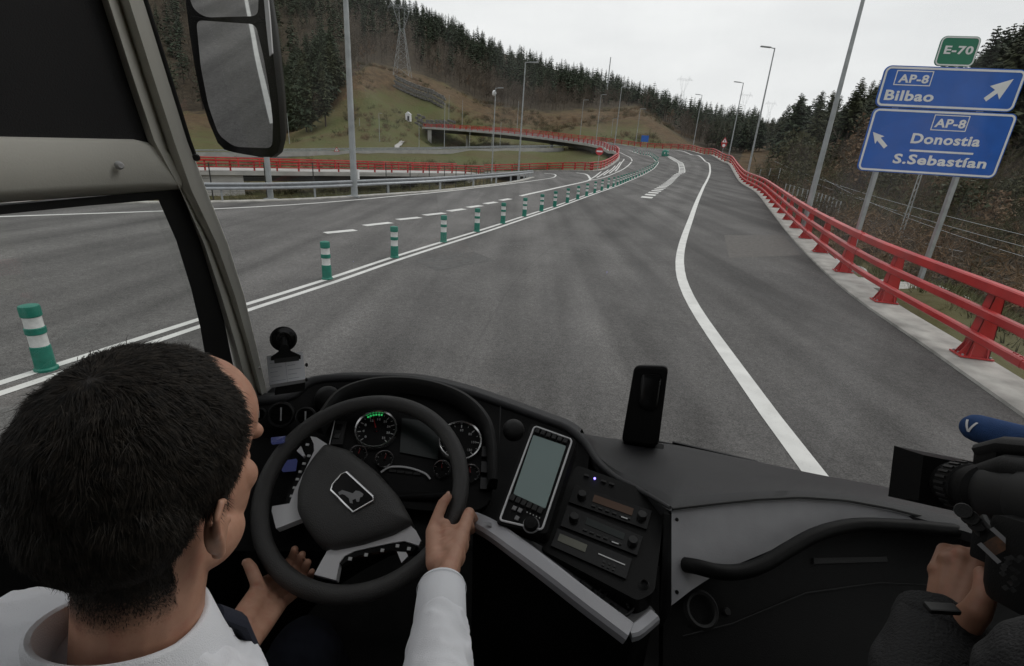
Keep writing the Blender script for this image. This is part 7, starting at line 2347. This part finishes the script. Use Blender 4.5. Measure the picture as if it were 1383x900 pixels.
b.lathe([(.040, -.01), (.0475, 0), (.0485, .012), (.0475, .03), (.042, .034), (.039, .02)], c0, dj, 30); b.build('cuff', I['jacket'], cm, smooth=50)
b = MB(); b.box(P(1272, 822, .53), (.034, .012, .006), None, bev=.002); b.build('cuff_tab', I['rubber'], cm)
b = MB(); b.ell(hf2(0, -.026, .044), (.085, .100, .092), HM2, seg=24, rings=16); b.ell(hf2(0, -.058, .0), (.074, .064, .072), HM2, seg=20, rings=12); tag(b.build('hair', I['hair'], cm, smooth=True), kind='stuff')

# ------------------------------------------------------------------ video camera with its blue microphone
vc = thing('video_camera', P(1320, 680, .56), 'black shoulder video camera with square lens hood and blue microphone, right edge', 'video camera')
La_ = P(1272, 651, .72); Lb_ = P(1378, 676, .57)
ax = (La_ - Lb_).normalized()
sxx = ax.cross(bz).normalized(); szz = sxx.cross(ax)
CMx = Matrix((sxx, ax, szz)).transposed()
def cp(s, t_, h): return Lb_ + ax * t_ + sxx * s + szz * h
LL = (La_ - Lb_).length
def cpart(b, name, m, sm=False): return b.build(name, m, vc, smooth=sm)
b = MB()
h0_ = [cp(s * .040, LL - .03, h * .033) for s, h in ((-1, -1), (1, -1), (1, 1), (-1, 1))]; h1_ = [cp(s * .050, LL + .035, h * .040) for s, h in ((-1, -1), (1, -1), (1, 1), (-1, 1))]; h2_ = [cp(s * .046, LL + .035, h * .036) for s, h in ((-1, -1), (1, -1), (1, 1), (-1, 1))]; h3_ = [cp(s * .036, LL - .02, h * .029) for s, h in ((-1, -1), (1, -1), (1, 1), (-1, 1))]
b.add(h0_ + h1_ + h2_ + h3_, [(l * 4 + i, l * 4 + (i + 1) % 4, (l + 1) * 4 + (i + 1) % 4, (l + 1) * 4 + i) for l in range(3) for i in range(4)] + [(0, 1, 2, 3)]); cpart(b, 'lens_hood', I['plastic'])
b = MB(); b.lathe([(.030, LL - .03), (.032, LL - .035), (.032, LL - .05), (.0345, LL - .052), (.0345, LL - .078), (.032, LL - .08), (.032, LL - .095), (.036, LL - .097), (.036, .045), (.030, .04)], Lb_, ax, 40); cpart(b, 'lens_barrel', I['plastic'], 30)
for k in range(26):
    a = 2 * pi * k / 26; b = MB(); b.box(Lb_ + ax * (LL - .065) + (sxx * cos(a) + szz * sin(a)) * .0350, (.0035, .022, .003), CMx @ Matrix.Rotation(-a + pi / 2, 3, 'Y')); cpart(b, 'zoom_ridge', I['rubber'])
b = MB(); b.lathe([(.0, .05), (.036, .05), (.041, .046), (.043, .03), (.043, -.01), (.041, -.02), (.044, -.022), (.044, -.06), (0, -.06)], Lb_ + sxx * .012, ax, 40); cpart(b, 'eyecup', I['rubber'], 30)
b = MB(); b.box(cp(.055, -.15, .0), (.095, .22, .105), CMx, bev=.012); cpart(b, 'camera_body', I['plastic'], 30)
b = MB(); b.tube([cp(.0, .06, .052), cp(.0, .02, .062), cp(.02, -.08, .064), cp(.03, -.2, .062)], [(.020, .012)] * 4, 12); cpart(b, 'top_handle', I['grey_plastic'], True)
b = MB(); b.box(cp(.01, .045, .042), (.050, .045, .026), CMx, bev=.006); cpart(b, 'viewfinder_block', I['plastic'], 30)
for k in range(4): b = MB(); b.lathe([(0, .012), (.008, .012), (.009, 0)], P(1301 + k * 9, 690 + k * 9, .575), (EYE - P(1310, 690, .575)).normalized(), 14); cpart(b, 'control_knob', I['grey_plastic'], 30)
b = MB(); b.box(P(1346, 738, .56), (.030, .04, .042), CMx, bev=.004); cpart(b, 'grip_block', I['plastic'], 30)
fo = (EYE - P(1346, 738, .54)).normalized(); fx_ = bz.cross(fo).normalized(); fy_ = fo.cross(fx_); FR = Matrix((fx_, fy_, fo)).transposed() @ Matrix.Rotation(radians(-25), 3, 'Z')
b = MB(); b.box(P(1345, 737, .525), (.014, .016, .003), FR); cpart(b, 'orange_label', mat('orange_print', (.12, .05, .02), .6, .5, 160, col2=(.02, .015, .012)))
for x, y in ((1353, 726), (1336, 747)): b = MB(); b.box(P(x, y, .524), (.022, .0045, .003), FR); cpart(b, 'metal_clip', I['silver_dark'])
b = MB(); b.box(P(1420, 775, .50), (.07, .10, .10), CMx, bev=.02); cpart(b, 'side_module', I['plastic'], 30)
R = random.Random(9)
for k in range(16): b = MB(); b.box(P(1368 + R.uniform(-14, 14), 775 + R.uniform(-26, 26), .475), (.004, .004, .002), FR); cpart(b, 'button', I['grey_plastic'])
b = MB(); b.tube(catmull([P(1330, 700, .57), P(1340, 715, .55), P(1362, 722, .53), P(1388, 735, .52)], .01), .005, 8); cpart(b, 'lens_cable', I['rubber'], True)
b = MB(); b.tube([P(1322, 640, .64), P(1362, 630, .58), P(1440, 640, .52)], [.012, .014, .014], 10); cpart(b, 'light_arm', I['grey_plastic'], True)
ma, mb2 = P(1303, 574, .74), P(1420, 606, .62)
md = (mb2 - ma).normalized(); I['foam'] = mat('blue_foam', (.020, .060, .175), .95, .12, 60, .5, 900)
b = MB(); r_ = .0205; ln = (mb2 - ma).length
b.lathe([(0, 0), (r_ * .4, .002), (r_ * .72, .006), (r_ * .92, .013), (r_, .022), (r_, ln)], ma, md, 28); mic = cpart(b, 'microphone_windshield', I['foam'], 60)
b = MB(); b.tube([mb2, mb2 + md * .16], .012, 12); cpart(b, 'microphone', I['plastic'], True)
pv = P(1321, 580, .71); nv_ = (EYE - pv).normalized(); nv_ = (nv_ - md * nv_.dot(md)).normalized(); uv_ = md.cross(nv_); 
if uv_.z < 0: uv_ = -uv_
cL = ma + md * .030 + nv_ * (r_ + .0012)
def vq(a, c): 
    an = c / r_
    return ma + md * (.030 + a) + (nv_ * cos(an) + uv_ * sin(an)) * (r_ + .0012)
b = MB()
for a0, c0, a1, c1, w_ in ((-.008, .0085, -.001, -.0085, .0019), (-.001, -.0085, .008, .0075, .0019)):
    n = 6
    for k in range(n):
        f0, f1 = k / n, (k + 1) / n
        qa = [vq(a0 + (a1 - a0) * f0 - w_, c0 + (c1 - c0) * f0), vq(a0 + (a1 - a0) * f0 + w_, c0 + (c1 - c0) * f0), vq(a0 + (a1 - a0) * f1 + w_, c0 + (c1 - c0) * f1), vq(a0 + (a1 - a0) * f1 - w_, c0 + (c1 - c0) * f1)]
        b.add(qa, [(0, 1, 2, 3)])
b.build('letter_v', M['sign_white'], mic)
